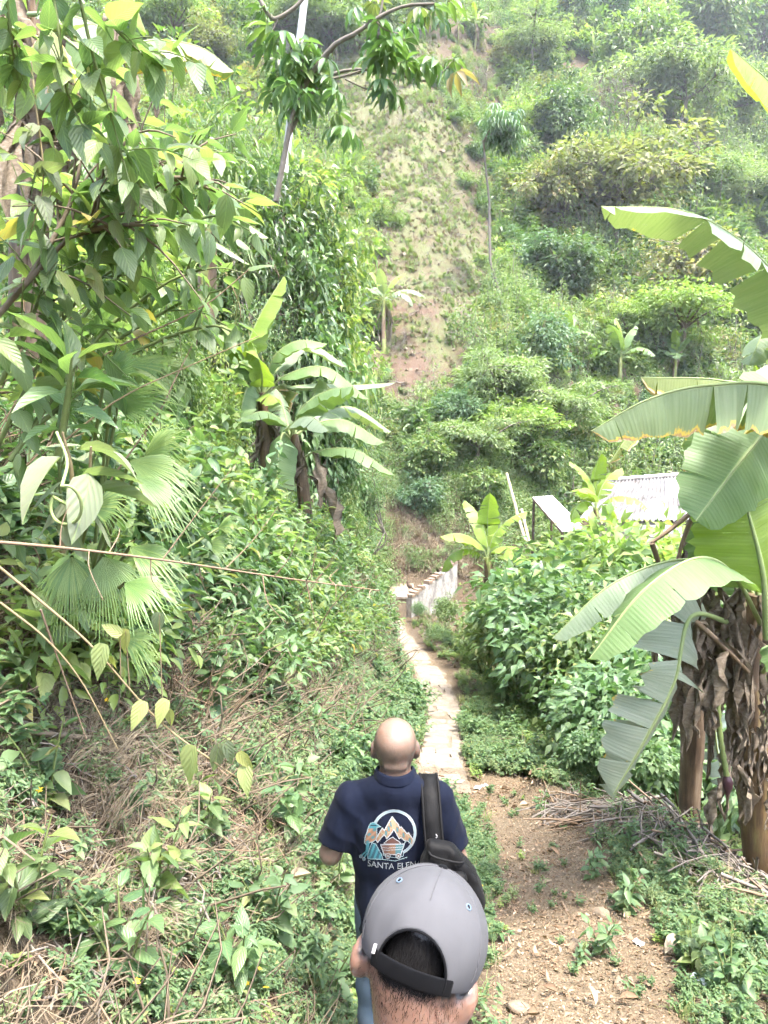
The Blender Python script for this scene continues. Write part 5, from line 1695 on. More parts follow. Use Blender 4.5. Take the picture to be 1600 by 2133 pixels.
for k, (h_, t_, R, sp, y) in enumerate(FR):
    y = y - .6 if y < 4 else y
    R *= .84
    hub = P(*h_, y) - fo
    tip = P(*t_, y - .1) - fo
    fan(fp, [g7.normal() * .05, g7.normal() * .05, .05], hub, tip - hub, R / FPX * y, sp, int(14 + sp * 9), 400 + k, 'palm', (g7.normal() * .25, -.75, .6))

# ------------------------------------------------------------------ broad-leaved plants of the near left
def S(*pts): return [P(a, b_, y) for a, b_, y in pts]
leafy('broadleaf_shrub', 'large-leaved shrub with a thick brown branch slanting up across the left edge', 'shrub',
      [S((-60, 720, 2.7), (60, 585, 2.75), (150, 490, 2.8), (270, 395, 2.9), (350, 360, 3.0)), S((60, 585, 2.75), (140, 440, 2.85), (175, 310, 2.9)), S((150, 490, 2.8), (240, 470, 2.75), (330, 470, 2.7)),
       S((200, 445, 2.85), (210, 370, 2.8), (290, 260, 2.8)), S((270, 395, 2.9), (370, 370, 2.9), (450, 400, 2.9))],
      1, .135, .5, 'ovate', 'leaf_big', .09, .55, 'bark', .009, twigs=8, twig_len=.34, start=.3, stem_r=.0125, maxn=210)
leafy('broadleaf_shrub', 'large-leaved shrub filling the left edge below the slanting branch', 'shrub',
      [S((-40, 1000, 2.9), (60, 800, 2.9), (150, 640, 3.0), (260, 540, 3.0)), S((20, 960, 2.9), (190, 720, 3.2), (330, 600, 3.2), (420, 560, 3.2)), S((60, 900, 3.0), (270, 740, 3.3), (430, 680, 3.3), (500, 700, 3.3)),
       S((0, 800, 2.8), (60, 680, 2.8), (100, 560, 2.8))], 2, .145, .48, 'ovate', 'leaf_big', .10, .5, 'stem_green', .007, twigs=9, twig_len=.36, start=.3, maxn=200)
leafy('broadleaf_shrub', 'large-leaved shrub with drooping leaves behind the slanting branch', 'shrub',
      [S((100, 700, 3.6), (220, 480, 3.6), (340, 330, 3.6), (420, 300, 3.6)), S((140, 700, 3.7), (300, 520, 3.7), (440, 450, 3.6), (520, 480, 3.5)), S((60, 600, 3.5), (120, 400, 3.5), (240, 260, 3.5)),
       S((160, 760, 3.8), (360, 640, 3.8), (470, 600, 3.8))], 3, .15, .5, 'ovate', 'leaf_big', .095, .5, 'stem_green', .007, twigs=9, twig_len=.42, start=.3, maxn=220)
leafy('climbing_vine', 'vine with broad translucent leaves hanging from the top left corner', 'vine',
      [S((150, -80, 2.3), (190, 100, 2.35), (225, 220, 2.4), (270, 380, 2.4)), S((100, -80, 2.3), (125, 80, 2.3), (140, 190, 2.35), (190, 300, 2.4)), S((10, -80, 2.3), (20, 60, 2.3), (40, 180, 2.4)), S((225, 40, 2.4), (260, 80, 2.4), (330, 140, 2.4))],
      4, .115, .58, 'heart', 'leaf_big', .085, .45, 'stem_green', .004, twigs=4, twig_len=.2, start=.05)
leafy('climbing_vine', 'pale-leaved vine dangling over the large-leaved shrub at top left', 'vine',
      [S((60, 100, 2.6), (80, 260, 2.6), (90, 380, 2.6), (60, 500, 2.6)), S((240, 200, 2.7), (250, 320, 2.7), (300, 400, 2.7))], 5, .10, .6, 'heart', 'leaf_holey', .1, .5, 'stem_tan', .003, twigs=3, twig_len=.2, start=.05)
ro_ = leafy('rosette_plant', 'upright plant with a rosette of long pale green leaves at the left', 'plant', [S((120, 960, 2.6), (140, 830, 2.55), (150, 735, 2.5))], 6, .2, .34, 'lance', 'leaf_big', .05, -.35, 'stem_green', .009, start=.62, outw=.8)
leafy('rosette_plant', 'dark leaved stalk below the pale rosette at the left', 'plant', [S((120, 960, 2.62), (140, 860, 2.6), (150, 775, 2.55))], 7, .2, .36, 'lance', 'leaf_big_dark', .07, .2, 'stem_green', .008, start=.35)
leafy('holey_plant', 'plant with large grey-green insect-eaten leaves at the left', 'plant', [S((130, 1150, 2.4), (150, 1000, 2.35), (130, 900, 2.3)), S((130, 1150, 2.4), (180, 1040, 2.4), (190, 930, 2.35))], 8, .21, .48, 'ovate', 'leaf_holey', .085, .75, 'stem_tan', .007, start=.45)
# curled tendril
tt = np.linspace(0, 1, 60)
c0 = P(140, 1050, 2.2)
cur = np.array([P(138 + 32 * math.cos(a) * (1 + .1 * math.sin(a)), 1052 + 40 * math.sin(a), 2.2 + .02 * a) for a in np.linspace(-1.9, 3.6, 40)])
tail = bez([P(118, 900, 2.3), P(140, 960, 2.25), cur[0]], 14)
end = bez([cur[-1], P(160, 1070, 2.25), P(150, 1130, 2.3), P(110, 1150, 2.35)], 12)
tp = np.vstack([tail[:-1], cur, end[1:]])
td = tag(MB().tube(tp - tp[0], .0055, 6).obj('tendril', M['petiole']), 'pale curled tendril looping beside the insect-eaten leaves', 'tendril')
td.location = tuple(tp[0])

# bare thorny twig across the left
main = bez([P(-40, 1126, 1.95), P(140, 1142, 2.05), P(350, 1168, 2.2), P(600, 1205, 2.45), P(792, 1230, 2.65)], 40)
tw = thing('bare_twig', 'long bare tan twig reaching across the left bank toward the path', 'branch', tuple(main[0]))
mb = MB().tube(main - main[0], np.linspace(.0055, .002, 40), 6)
mb.obj('stem', M['twig'], tw)
for k, (i, ex, ey) in enumerate([(6, 75, 1190), (9, 145, 1050), (12, 215, 1250), (14, 250, 1100), (19, 500, 955), (18, 340, 1240), (22, 440, 1250), (24, 580, 1055), (28, 625, 1105), (27, 600, 1300), (31, 660, 1150), (31, 665, 1320), (34, 705, 1185), (34, 700, 1260), (36, 750, 1210), (37, 735, 1240), (38, 775, 1250)]):
    q = main[i]
    e = P(ex, ey, q[1] + g7.uniform(-.1, .15))
    MB().tube(bez([q, (q + e) / 2 + g7.normal(size=3) * .012, e], 7) - main[0], np.linspace(.0024, .0009, 7), 5).obj('twig', M['twig'], tw)

# yellowing vine in front of the bank
vs = bez([P(-40, 1150, 1.65), P(70, 1240, 1.7), P(190, 1345, 1.75), P(330, 1500, 1.85), P(450, 1590, 1.9), P(525, 1640, 1.95)], 40)
yv = thing('yellow_vine', 'sagging vine with yellow pointed leaves in front of the left bank', 'vine', tuple(vs[0]))
MB().tube(vs - vs[0], np.linspace(.004, .0018, 40), 6).obj('stem', M['stem_tan'], yv)
for k, (px, py, tx, ty, L_) in enumerate([(215, 1348, 195, 1425, .1), (262, 1315, 255, 1372, .075), (250, 1318, 205, 1300, .065), (332, 1280, 325, 1330, .075), (298, 1466, 268, 1528, .085), (345, 1462, 320, 1522, .085), (352, 1480, 358, 1520, .05),
                                        (400, 1560, 385, 1648, .115), (455, 1555, 445, 1620, .09), (470, 1550, 490, 1600, .075), (510, 1600, 515, 1668, .09), (500, 1570, 530, 1610, .07), (235, 1370, 240, 1400, .05)]):
    i = int(np.argmin([abs(project(q)[0] - px) for q in vs]))
    y = vs[i][1] - .02
    a_, b_ = P(px, py, y), P(tx, ty, y + g7.uniform(-.03, .03))
    MB().tube(bez([vs[i], (vs[i] + a_) / 2 + [0, 0, .008], a_], 5) - vs[0], .0015, 4).obj('leaf_stalk', M['stem_tan'], yv)
    d = b_ - a_
    put_leaf(yv, lm('leaf_old' if k not in (3, 8, 9) else 'leaf_holey')['heart'][0], a_ - vs[0], d, np.array([g7.normal() * .3, -1, .25]), np.linalg.norm(d) * .95, L_ * .5)

# straight bare canes slanting at the far left
for k, (sp, y) in enumerate([([(0, 1255), (95, 1330), (170, 1420), (245, 1560)], 2.1), ([(85, 1270), (120, 1370), (180, 1540)], 2.3), ([(430, 490), (500, 640), (480, 700)], 4.0), ([(250, 720), (420, 640), (520, 560)], 3.0), ([(120, 930), (250, 830), (400, 760), (540, 700)], 2.8), ([(230, 1000), (330, 860), (360, 800), (400, 720)], 2.9)]):
    p_ = bez([P(a, c, y + .05 * i) for i, (a, c) in enumerate(sp)], 14)
    o = thing('dry_cane', ['dry cane slanting down the far left of the bank', 'thin dry cane crossing the first near the left edge', 'thin dry vine dangling before the dark trees', 'brown cane rising right among the palm fronds', 'brown cane crossing above the fan palm', 'brown cane rising steeply behind the palm fronds'][k], 'cane', tuple(p_[0]))
    MB().tube(p_ - p_[0], np.linspace(.0042, .002, 14), 5).obj('stalk', M['twig' if k % 2 else 'stem_tan'], o)

# rooted broad-leaved weeds on the bank, one by one
def rooted(px, py, h, seed, label, L=.1, n=3, mat='leaf_big_dark', shape='ovate', asp=.55, gap=.06, name='broadleaf_weed', cat='weed', start=.15, lean=.3, **kw):
    b_ = hit(px, py)
    g = np.random.default_rng(seed)
    st = []
    for i in range(n):
        a = g.random() * 6.28
        e = b_ + [math.cos(a) * h * lean, math.sin(a) * h * lean - .1 * h, h * g.uniform(.75, 1)]
        st.append([b_ - [0, 0, .03], (b_ + e) / 2 + [0, 0, .06 * h], e])
    return leafy(name, label, cat, st, seed, L, asp, shape, mat, gap, .15, 'stem_green', .004, start=start, **kw)
for k, a in enumerate([(640, 1800, .62, .125, 'tall weed with broad opposite leaves left of the walking men', 2), (600, 1700, .45, .11, 'broad-leaved weed below the yellow vine tip', 3), (700, 1860, .4, .10, 'broad-leaved weed beside the bald man at hip height', 3),
                       (500, 2060, .42, .10, 'bushy weed at the bottom left of centre', 4), (560, 1960, .4, .11, 'weed with wide leaves left of the cap', 3), (330, 1900, .4, .11, 'leafy weed amid the dry stalks low on the bank', 3),
                       (260, 2060, .4, .10, 'leafy weed near the bottom left corner', 4), (690, 2080, .3, .09, 'small leafy weed left of the man in the cap', 4), (430, 1760, .4, .10, 'weed with pointed leaves halfway up the bank', 3),
                       (640, 1560, .5, .11, 'leafy weed above the path left of the bald head', 3), (740, 1560, .45, .10, 'leafy weed beside the bald head', 4), (540, 1450, .6, .13, 'large-leaved weed under the bare twig', 3),
                       (430, 1500, .55, .13, 'broad-leaved weed near the palm frond tips', 3), (100, 1680, .35, .10, 'weed with round leaves at the far left', 3), (60, 1950, .4, .11, 'broad weed at the left edge low on the bank', 3),
                       (1230, 1830, .3, .08, 'bright weed at the foot of the twig pile', 4), (1300, 1900, .35, .09, 'leafy weed right of the track beside the log', 4), (1440, 2020, .35, .09, 'bushy weed at lower right', 4),
                       (1520, 2080, .4, .09, 'leafy weed in the bottom right corner', 4), (1130, 1700, .25, .07, 'small blue-green weed on the earth hummock', 4), (1560, 1760, .4, .1, 'weed with pale round leaves at the right edge', 3),
                       (1250, 1990, .3, .08, 'weed at the right edge of the bare track', 4), (1200, 2010, .16, .06, 'tiny weed growing in the middle of the track', 3)]):
    rooted(a[0], a[1], a[2], 500 + k, a[4], a[3], a[5], ['leaf_big_dark', 'leaf_weed', 'leaf_big'][k % 3])
for k, a in enumerate([(330, 1250, 1.1, .14, 'leafy shrub right of the fan palm'), (420, 1180, 1.3, .13, 'pale leafy shrub above the bare twig'), (500, 1150, 1.2, .13, 'leafy shrub below the banana clump'), (380, 1100, 1.5, .14, 'leafy shrub between palm and banana clump'),
                       (250, 1150, 1.3, .14, 'leafy shrub amid the palm fronds'), (560, 1280, .9, .12, 'drooping long-leaved shrub on the mid bank'), (60, 1250, 1.2, .13, 'leafy shrub at the left edge under the rosette plant'), (640, 1300, .8, .11, 'low leafy shrub above the dry grass slope'),
                       (450, 1330, .8, .13, 'broad leafy shrub under the bare twig middle'), (30, 1500, .8, .12, 'leafy shrub at the left edge beside dry canes')]):
    rooted(a[0], a[1], a[2], 540 + k, a[4], a[3], 5, ['leaf_big_dark', 'leaf_big'][k % 2], gap=.075, name='broadleaf_shrub', cat='shrub', start=.25, lean=.4, twigs=4, twig_len=.3, maxn=260)

# sword-leaved plant in the valley edge
b_ = hit(1115, 1500)
sw = thing('sword_plant', 'small sword-leaved plant in the dark gap beside the path', 'plant', tuple(b_))
for k in range(11):
    a = -1.2 + k * .24
    put_leaf(sw, lm('leaf_mid')['lance'][0], np.array([g7.normal() * .05, g7.normal() * .05, 0]), [math.sin(a) * .9, g7.normal() * .3, 1.1], [0, -1, .2], g7.uniform(.45, .8), .075)
# ------------------------------------------------------------------ ground cover of the near slopes (nobody could count it)
g8 = np.random.default_rng(88)
def normals(x, y):
    e = .05
    return nrm(np.stack([-(H(x + e, y) - H(x - e, y)) / (2 * e), -(H(x, y + e) - H(x, y - e)) / (2 * e), np.ones_like(x)], -1))
def field(n, x0, x1, y0, y1, pw=1.0):
    y = y0 + (y1 - y0) * g8.random(n) ** pw
    x = x0 + (x1 - x0) * g8.random(n)
    return x, y
def lay(name, label, cat, x, y, scl, idx, protos, upright=.6):
    nv = normals(x, y)
    nv = nrm(nv * (1 - upright) + np.array([0, 0, 1.]) * upright + g8.normal(size=nv.shape) * .08)
    z = H(x, y)
    scatter(name, label, cat, np.stack([x, y, z], -1), rot_normal(nv, g8.random(len(x)) * 6.28, g8), scl, idx, protos)

weeds = [weed(91, .18, 8, 5, .05, .03, T_OVATE), weed(92, .14, 9, 4, .042, .028, T_OVATE), weed(93, .24, 6, 6, .062, .036, T_OVATE, 'leaf_big_dark'), weed(94, .12, 10, 4, .034, .022, T_OVATE),
         weed(95, .28, 5, 8, .07, .026, T_LANCE, 'leaf_weed'), weed(96, .1, 10, 3, .034, .025, T_OVATE, 'leaf_lime'), weed(97, .2, 7, 6, .045, .018, T_LANCE, 'leaf_pale'), weed(98, .4, 5, 6, .10, .06, T_OVATE, 'leaf_big_dark'), weed(99, .36, 5, 5, .085, .052, T_OVATE, 'leaf_weed')]
# left bank and verges
x, y = field(32000, -4.5, 3.4, 1.1, 13, 1.25)
z = H(x, y)
dl = left_edge(y) - x
tm_ = track_mask(x, y, z)
px_, py_, _f = project(np.stack([x, y, z], -1))
green = np.where(dl > .0, lerp(dl, [0, .5, 1.0, 1.6, 4], [1.0, .8, .40, .30, .5]), .75)
green = green * (.55 + .75 * (wob(x, y, 1.3, 11) > -.15)) * (1 - .97 * np.clip(tm_ * 1.3, 0, 1))
green = green * np.where((x > right_edge(y) - .1) & (y > 4.6), .35, 1)
onp = (np.abs(x - path_x(y)) < .36) & (y > 8.3)
k = (g8.random(len(x)) < green) & ~onp & (x < right_edge(y) + .6)
x, y, dl = x[k], y[k], dl[k]
idx = g8.choice(9, len(x), p=[.20, .19, .07, .20, .10, .08, .13, .015, .015])
sc = g8.uniform(.55, 1.25, len(x)) * lerp(y, [1, 3, 5, 8, 13], [.5, .58, .75, 1.1, 1.4]) * np.where(dl < -.1, .75, 1)
lay('ground_weeds', 'low green weeds covering bank and verges beside the track', 'weeds', x, y, sc, idx, weeds)

# tangled shrubs of the steep left bank
x, y = field(2400, -9, 1.0, 3.2, 22, .9)
dl = left_edge(y) - x
z = H(x, y)
px_, py_, _f = project(np.stack([x, y, z], -1))
k = (dl > lerp(y, [3, 8, 12], [.6, .8, .75])) & (py_ < lerp(px_, [0, 300, 600, 830], [1560, 1480, 1380, 1300]))
x, y, dl = x[k], y[k], dl[k]
TK = dict(clumps=30, per=15, cr=.2, stems=16)
tang = [gen_bush(161, .55, .8, leaf='leaf_big', T=T_OVATE, L=.13, W=.065, **TK), gen_bush(162, .5, .75, leaf='leaf_big_dark', T=T_OVATE, L=.12, W=.06, **TK), gen_bush(163, .5, .8, leaf='leaf_weed', T=T_LANCE, L=.13, W=.045, **TK),
        gen_bush(164, .5, .7, leaf='leaf_lime', T=T_LANCE, L=.11, W=.05, **TK), gen_scrub(165, 40, .9, 'twig'), gen_bush(166, .5, .7, leaf='leaf_mid', T=T_OVATE, L=.09, W=.05, clumps=34, per=20, cr=.18, stems=16)]
lay('bank_tangle', 'tangled shrubs and creepers covering the steep left bank', 'thicket', x, y, g8.uniform(.55, 1.15, len(x)) * lerp(dl, [.5, 1.5, 4], [.6, .9, 1.2]), g8.choice(6, len(x), p=[.2, .22, .18, .12, .1, .18]), tang, .55)

# dry stalks and straw over the upper bank
x, y = field(15000, -4.5, 1.2, 1.1, 16, 1.2)
dl = left_edge(y) - x
p_ = np.where(dl > 0, lerp(dl, [0, .25, .7, 2.5, 4.5], [.12, .3, .95, .95, .4]), .1) * (.5 + .6 * (wob(x, y, 1.1, 21) > -.3))
k = (g8.random(len(x)) < p_) & (dl > np.where(y > 6, .3, -.05))
x, y = x[k], y[k]
dry = [tuft(101, 30, .26, .005, 1.2, 'straw', .8), tuft(102, 26, .18, .005, 1.6, 'straw', .9), sticks(103, 9, .32, 'twig'), sticks(104, 8, .26, 'twig_grey'), litter(105, 6), tuft(106, 30, .3, .004, .8, 'straw', 1.2), gen_scrub(107, 30, .42, 'bark')]
lay('dry_stalks', 'dry brown stalks and straw matted over the left bank', 'dry grass', x, y, g8.uniform(.6, 1.3, len(x)) * lerp(y, [1, 6, 9, 16], [.8, .9, .9, 1.2]) * np.where(left_edge(y) - x < .7, .6, 1), g8.choice(7, len(x), p=[.2, .18, .15, .14, .12, .15, .06]), dry, .35)

# leaf litter and chips over the track
x, y = field(9500, -.6, 3.4, 2.2, 9.6, 1.1)
z = H(x, y)
tm_ = track_mask(x, y, z)
k = (g8.random(len(x)) < .12 + .75 * tm_ * (.35 + .65 * (wob(x, y, 1.9, 31) > -.2))) & (x < right_edge(y))
x, y = x[k], y[k]
chips = [litter(111, 6, .042), litter(112, 9, .028), litter(113, 3, .075), sticks(114, 4, .12, 'twig', .003), litter(115, 14, .018)]
lay('leaf_litter', 'dry leaves and chips scattered over the bare track', 'litter', x, y, g8.uniform(.5, 1.05, len(x)), g8.choice(5, len(x), p=[.16, .27, .06, .15, .36]), chips, .0)

# grass along verges and between the men
x, y = field(6000, -.7, 2.6, 2.0, 14, 1.1)
z = H(x, y)
tm_ = track_mask(x, y, z)
onp = (np.abs(x - path_x(y)) < .37) & (y > 8.3)
k = (g8.random(len(x)) < .55 * (1 - np.clip(tm_ * 1.25, 0, .985)) * (.4 + .8 * (wob(x, y, 1.5, 41) > 0))) & ~onp & (x < right_edge(y) + .3)
x, y = x[k], y[k]
gr = [tuft(121, 34, .16, .0045, .9, 'grass', .8), tuft(122, 26, .12, .005, 1.2, 'grass', .8), tuft(123, 24, .15, .004, 1.1, 'straw', .8)]
lay('verge_grass', 'short grass tufts along the edges of track and path', 'grass', x, y, g8.uniform(.5, 1.2, len(x)) * lerp(y, [2, 8, 14], [.85, 1.1, 1.5]), g8.choice(3, len(x), p=[.5, .3, .2]), gr)

# cover of the middle distance: bank above the path and valley side
x, y = field(9000, -11, 12, 9, 30, .9)
z = H(x, y)
onp = (np.abs(x - path_x(y)) < lerp(y, [9, 16, 24], [.46, .52, .62])) & (y < 25)
k = ~onp & ~((x > 8) & (y > 27)) & ~((x > .3) & (x < 3.4) & (y > 23.6) & (y < 27) & (g8.random(len(x)) < .6)) & (clear_mask(x, y, z) < .3)
x, y = x[k], y[k]
dl = left_edge(y) - x
mid = [weed(131, .4, 8, 6, .12, .065, T_KITE), weed(132, .5, 7, 7, .13, .06, T_KITE, 'leaf_mid'), weed(133, .35, 8, 5, .11, .06, T_KITE, 'leaf_lime'), tuft(134, 40, .5, .012, 1.0, 'straw', 1.0), tuft(135, 34, .4, .012, .9, 'grass', .8), sticks(136, 14, .7, 'twig', .008)]
brown = ((dl > .1) & (dl < 2.2) & (y < 22)) | ((y > 24.5) & (x < 6) & (x > -3))
idx = np.where(brown, g8.choice(6, len(x), p=[.12, .1, .06, .4, .1, .22]), g8.choice(6, len(x), p=[.28, .24, .2, .08, .14, .06]))
lay('slope_undergrowth', 'mixed undergrowth and dry grass on the middle slopes', 'undergrowth', x, y, g8.uniform(.55, 1.2, len(x)) * np.where((np.abs(x - path_x(y)) < 1.2) | ((y > 22.5) & (x > 0) & (x < 4) & (y < 27)), .5, 1), idx, mid, .5)

# far bank behind the wall: matted dry brush and low bushes
x, y = field(1500, -4, 7, 25, 34, 1)
k = (clear_mask(x, y, H(x, y)) < .4) & ~((x > .2) & (x < 4.2) & (y < 27.0))
x, y = x[k], y[k]
br = [gen_scrub(141, 40, .9, 'twig'), gen_bush(142, .8, 1.0, 26, 40, leaf='leaf_mid', L=.12, W=.055), gen_bush(143, .8, 1.0, 26, 40, leaf='leaf_pale', L=.1, W=.045), tuft(144, 50, .8, .014, 1.2, 'straw', 1.2)]
up_ = y > 30.2
idx = np.where(up_, g8.choice(4, len(x), p=[.2, .35, .35, .1]), g8.choice(4, len(x), p=[.42, .08, .08, .42]))
lay('hillfoot_brush', 'brown dry brush and low bushes on the hill foot behind the wall', 'brush', x, y, g8.uniform(.5, 1.1, len(x)), idx, br, .4)

# heap of dead twigs along the right verge
x = g8.uniform(1.75, 3.6, 800)
y = g8.uniform(3.9, 7.6, 800)
k = (np.abs((x - lerp(y, [4, 5, 6, 7, 7.6], [2.95, 2.8, 2.55, 2.35, 2.2]))) < .42 + .12 * g8.normal(size=len(x)))
x, y = x[k], y[k]
tp_ = [sticks(151, 6, .75, 'twig_grey', .013), sticks(152, 5, .6, 'twig', .012), sticks(153, 7, .5, 'twig_grey', .008), litter(154, 5, .1), tuft(155, 24, .3, .006, 1.8, 'straw', 1.0)]
lay('twig_heap', 'heap of dead grey twigs along the right verge of the track', 'twigs', x, y, g8.uniform(.6, 1.15, len(x)), g8.choice(5, len(x), p=[.34, .2, .26, .08, .12]), tp_, .0)

# ------------------------------------------------------------------ small things lying about
g10 = np.random.default_rng(10)
def stone_mesh(seed, r):
    g = np.random.default_rng(seed)
    n, k = 9, 12
    rows = []
    for i in range(n):
        a = math.pi * i / (n - 1)
        rows.append([[math.sin(a) * math.cos(b_), math.sin(a) * math.sin(b_), math.cos(a)] for b_ in np.arange(k) / k * 6.283])
    v = np.array(rows).reshape(-1, 3)
    w_ = 1 + .16 * np.sin(v @ g.normal(size=3) * 2.5 + g.random() * 6) + .1 * np.sin(v @ g.normal(size=3) * 5)
    v = v * w_[:, None] * np.array([1, .75, .55]) * r
    i = np.arange(n - 1)[:, None] * k
    j = np.arange(k)[None, :]
    j2 = (j + 1) % k
    return MB().add(v, np.stack([i + j, i + k + j, i + k + j2, i + j2], -1).reshape(-1, 4))
for k, (px, py, r, lab) in enumerate([(1255, 1912, .075, 'rounded brown stone on the track beside the leaf litter'), (1195, 1975, .05, 'flat grey stone in the middle of the track'), (1080, 2110, .06, 'grey stone at the bottom edge of the track'),
                                      (1100, 1905, .03, 'small pale stone left on the track'), (1170, 1860, .028, 'tiny tan stone above the rounded stone'), (1290, 2050, .04, 'small stone at the right side of the track'), (690, 2040, .07, 'pale stone half hidden left of the capped man'), (1310, 1955, .03, 'small stone near the right weeds')]):
    q = hit(px, py)
    o = tag(stone_mesh(600 + k, r).obj('stone', M['rock']), lab, 'stone')
    o.location = (q[0], q[1], q[2] + r * .25)
    o.rotation_euler = (g10.normal() * .2, g10.normal() * .2, g10.random() * 6)
def log(px0, py0, px1, py1, r, lab, lift=.04, mat='twig', cat='log'):
    a_, b_ = hit(px0, py0), hit(px1, py1)
    a_[2] += lift * .6; b_[2] += lift
    o = thing('log' if cat == 'log' else 'stick', lab, cat, tuple(a_))
    mid = (a_ + b_) / 2 + g10.normal(size=3) * .02
    c_ = bez([a_, mid, b_], 14) - a_
    MB().tube(c_, np.linspace(r, r * .75, 14) * (1 + .1 * np.sin(np.arange(14) * 1.9)), 9).obj('wood', M[mat], o)
    return o
log(1325, 1850, 1395, 1755, .028, 'short thick log leaning against the twig heap')
log(1205, 1645, 1390, 1700, .012, 'thin grey stick along the top of the twig heap', .1, 'twig_grey', 'stick')
log(1290, 1665, 1460, 1715, .010, 'thin grey stick lying behind the first on the heap', .14, 'twig_grey', 'stick')
log(1410, 1860, 1590, 1790, .011, 'grey stick slanting up at the right edge of the heap', .12, 'twig_grey', 'stick')
log(1430, 1760, 1590, 1850, .010, 'grey stick slanting down at the right edge of the heap', .10, 'twig_grey', 'stick')
log(1290, 1720, 1345, 1830, .010, 'crooked twig standing out of the heap', .12, 'twig', 'stick')
log(1450, 2010, 1560, 2020, .012, 'brown stick lying among weeds at lower right', .03, 'twig', 'stick')
log(1170, 1885, 1185, 1930, .012, 'bent brown stick on the track left of the rounded stone', .02, 'twig', 'stick')
log(1170, 1960, 1200, 1990, .010, 'short brown stick near the middle of the track', .02, 'twig', 'stick')
log(20, 1560, 260, 1590, .012, 'dark fallen stick among dry stalks at far left', .12, 'bark', 'stick')
log(1205, 1640, 1215, 1560, .045, 'short mossy stump at the edge of the earth hummock', .1, 'bark', 'log')
st_ = thing('stake', 'thin upright twig stake stuck in the earth hummock', 'stake', tuple(hit(1207, 1710)))
MB().tube(bez([[0, 0, -.05], [.005, 0, .2], [0, .01, .42]], 6), np.linspace(.006, .004, 6), 6).obj('shaft', M['twig'], st_)
# larger fallen leaves
T_CURL = leaf_tmpl([0, .15, .4, .7, 1], [.05, .35, .5, .35, 0], .7, -.25)
ml = MB().add(T_CURL[0], T_CURL[1], 0, 0, T_CURL[2]).mesh('fallen_leaf', M['litter'])
for k, (px, py, L_) in enumerate([(1440, 1755, .17), (1100, 1685, .15), (1065, 1690, .13), (1120, 2130, .1), (1385, 2000, .16), (1165, 1790, .1), (1205, 1725, .09), (1045, 1650, .12), (1130, 1850, .08), (560, 1880, .16), (410, 2010, .12), (1160, 2080, .09), (300, 1740, .1), (1240, 2105, .09), (600, 1845, .14), (280, 1610, .12), (1290, 2095, .1)]):
    q = hit(px, py)
    o = put_leaf(None, ml, q + [0, 0, .03], [g10.normal(), g10.normal() * .6, .15], [g10.normal() * .2, -.3, 1], L_, L_ * .42, 'fallen_leaf')
    tag(o, 'curled dry leaf lying ' + ['on the twig heap below the flower spike', 'on the earth hummock, rightmost of a pair', 'on the earth hummock, leftmost of a pair', 'at the bottom edge of the track', 'among weeds right of the track', 'in the upper middle of the track',
        'below the mossy stump', 'beside the white scraps at the head of the track', 'left of the rounded brown stone', 'on the bank left of the capped man', 'low on the bank near the bottom edge', 'on the track below its middle', 'on the dry bank below the yellow leaves', 'near the right edge of the track bottom',
        'beside the broad weed left of the cap', 'under the yellow vine on the bank', 'beside the small stone at lower right'][k], 'leaf', 'fallen dry leaves')
# paper scraps
t = NT('paper'); M['paper'] = t.done(t.bsdf(G(.62, .63, .66), .6, .3))
for k, (px, py, s_, lab) in enumerate([(995, 1645, .05, 'crumpled white scrap at the head of the track'), (1265, 1962, .022, 'small bluish white scrap on the track'), (1330, 1970, .03, 'white scrap beside the right weeds'), (1460, 2055, .05, 'pale yellowish scrap among weeds at lower right'), (1010, 1640, .035, 'white scrap right of the crumpled one at the head of the track')]):
    q = hit(px, py)
    n = 5
    u, v = np.meshgrid(np.linspace(-1, 1, n), np.linspace(-1, 1, n))
    z = g10.random((n, n)) * .7
    i = (np.arange(n - 1)[:, None] * n + np.arange(n - 1)[None, :]).ravel()
    o = tag(MB().add(np.stack([u * s_, v * s_ * .7, z * s_], -1).reshape(-1, 3), np.stack([i, i + 1, i + n + 1, i + n], -1)).obj('paper_scrap', M['paper']), lab, 'scrap')
    o.location = tuple(q + [0, 0, .01])
    o.rotation_euler = (0, 0, g10.random() * 6)
# spike of small yellow flowers on the heap
q = hit(1440, 1745)
fl = thing('flowering_weed', 'weed with a spike of small pale yellow flowers on the twig heap', 'weed', tuple(q))
mbs = MB(); mbf = MB()
for k in range(4):
    e = np.array([g10.normal() * .09, g10.normal() * .05, .34 - .05 * k])
    c_ = bez([[0, 0, 0], e * .5 + [.01, 0, .03], e], 10)
    mbs.tube(c_, np.linspace(.003, .0015, 10), 4)
    for r_ in range(46):
        w_ = g10.uniform(.5, 1)
        pt_ = np.array([np.interp(w_, np.linspace(0, 1, 10), c_[:, i]) for i in range(3)])
        put_leaves(mbf, T_KITE, [pt_], g10.normal(size=(1, 3)) + [0, 0, .4], np.array([[0, 0, 1.]]), .018, .014, 0, g10.random(1))
mbs.obj('stem', M['stem_green'], fl)
mbf.obj('flower', M['leaf_lime'], fl)
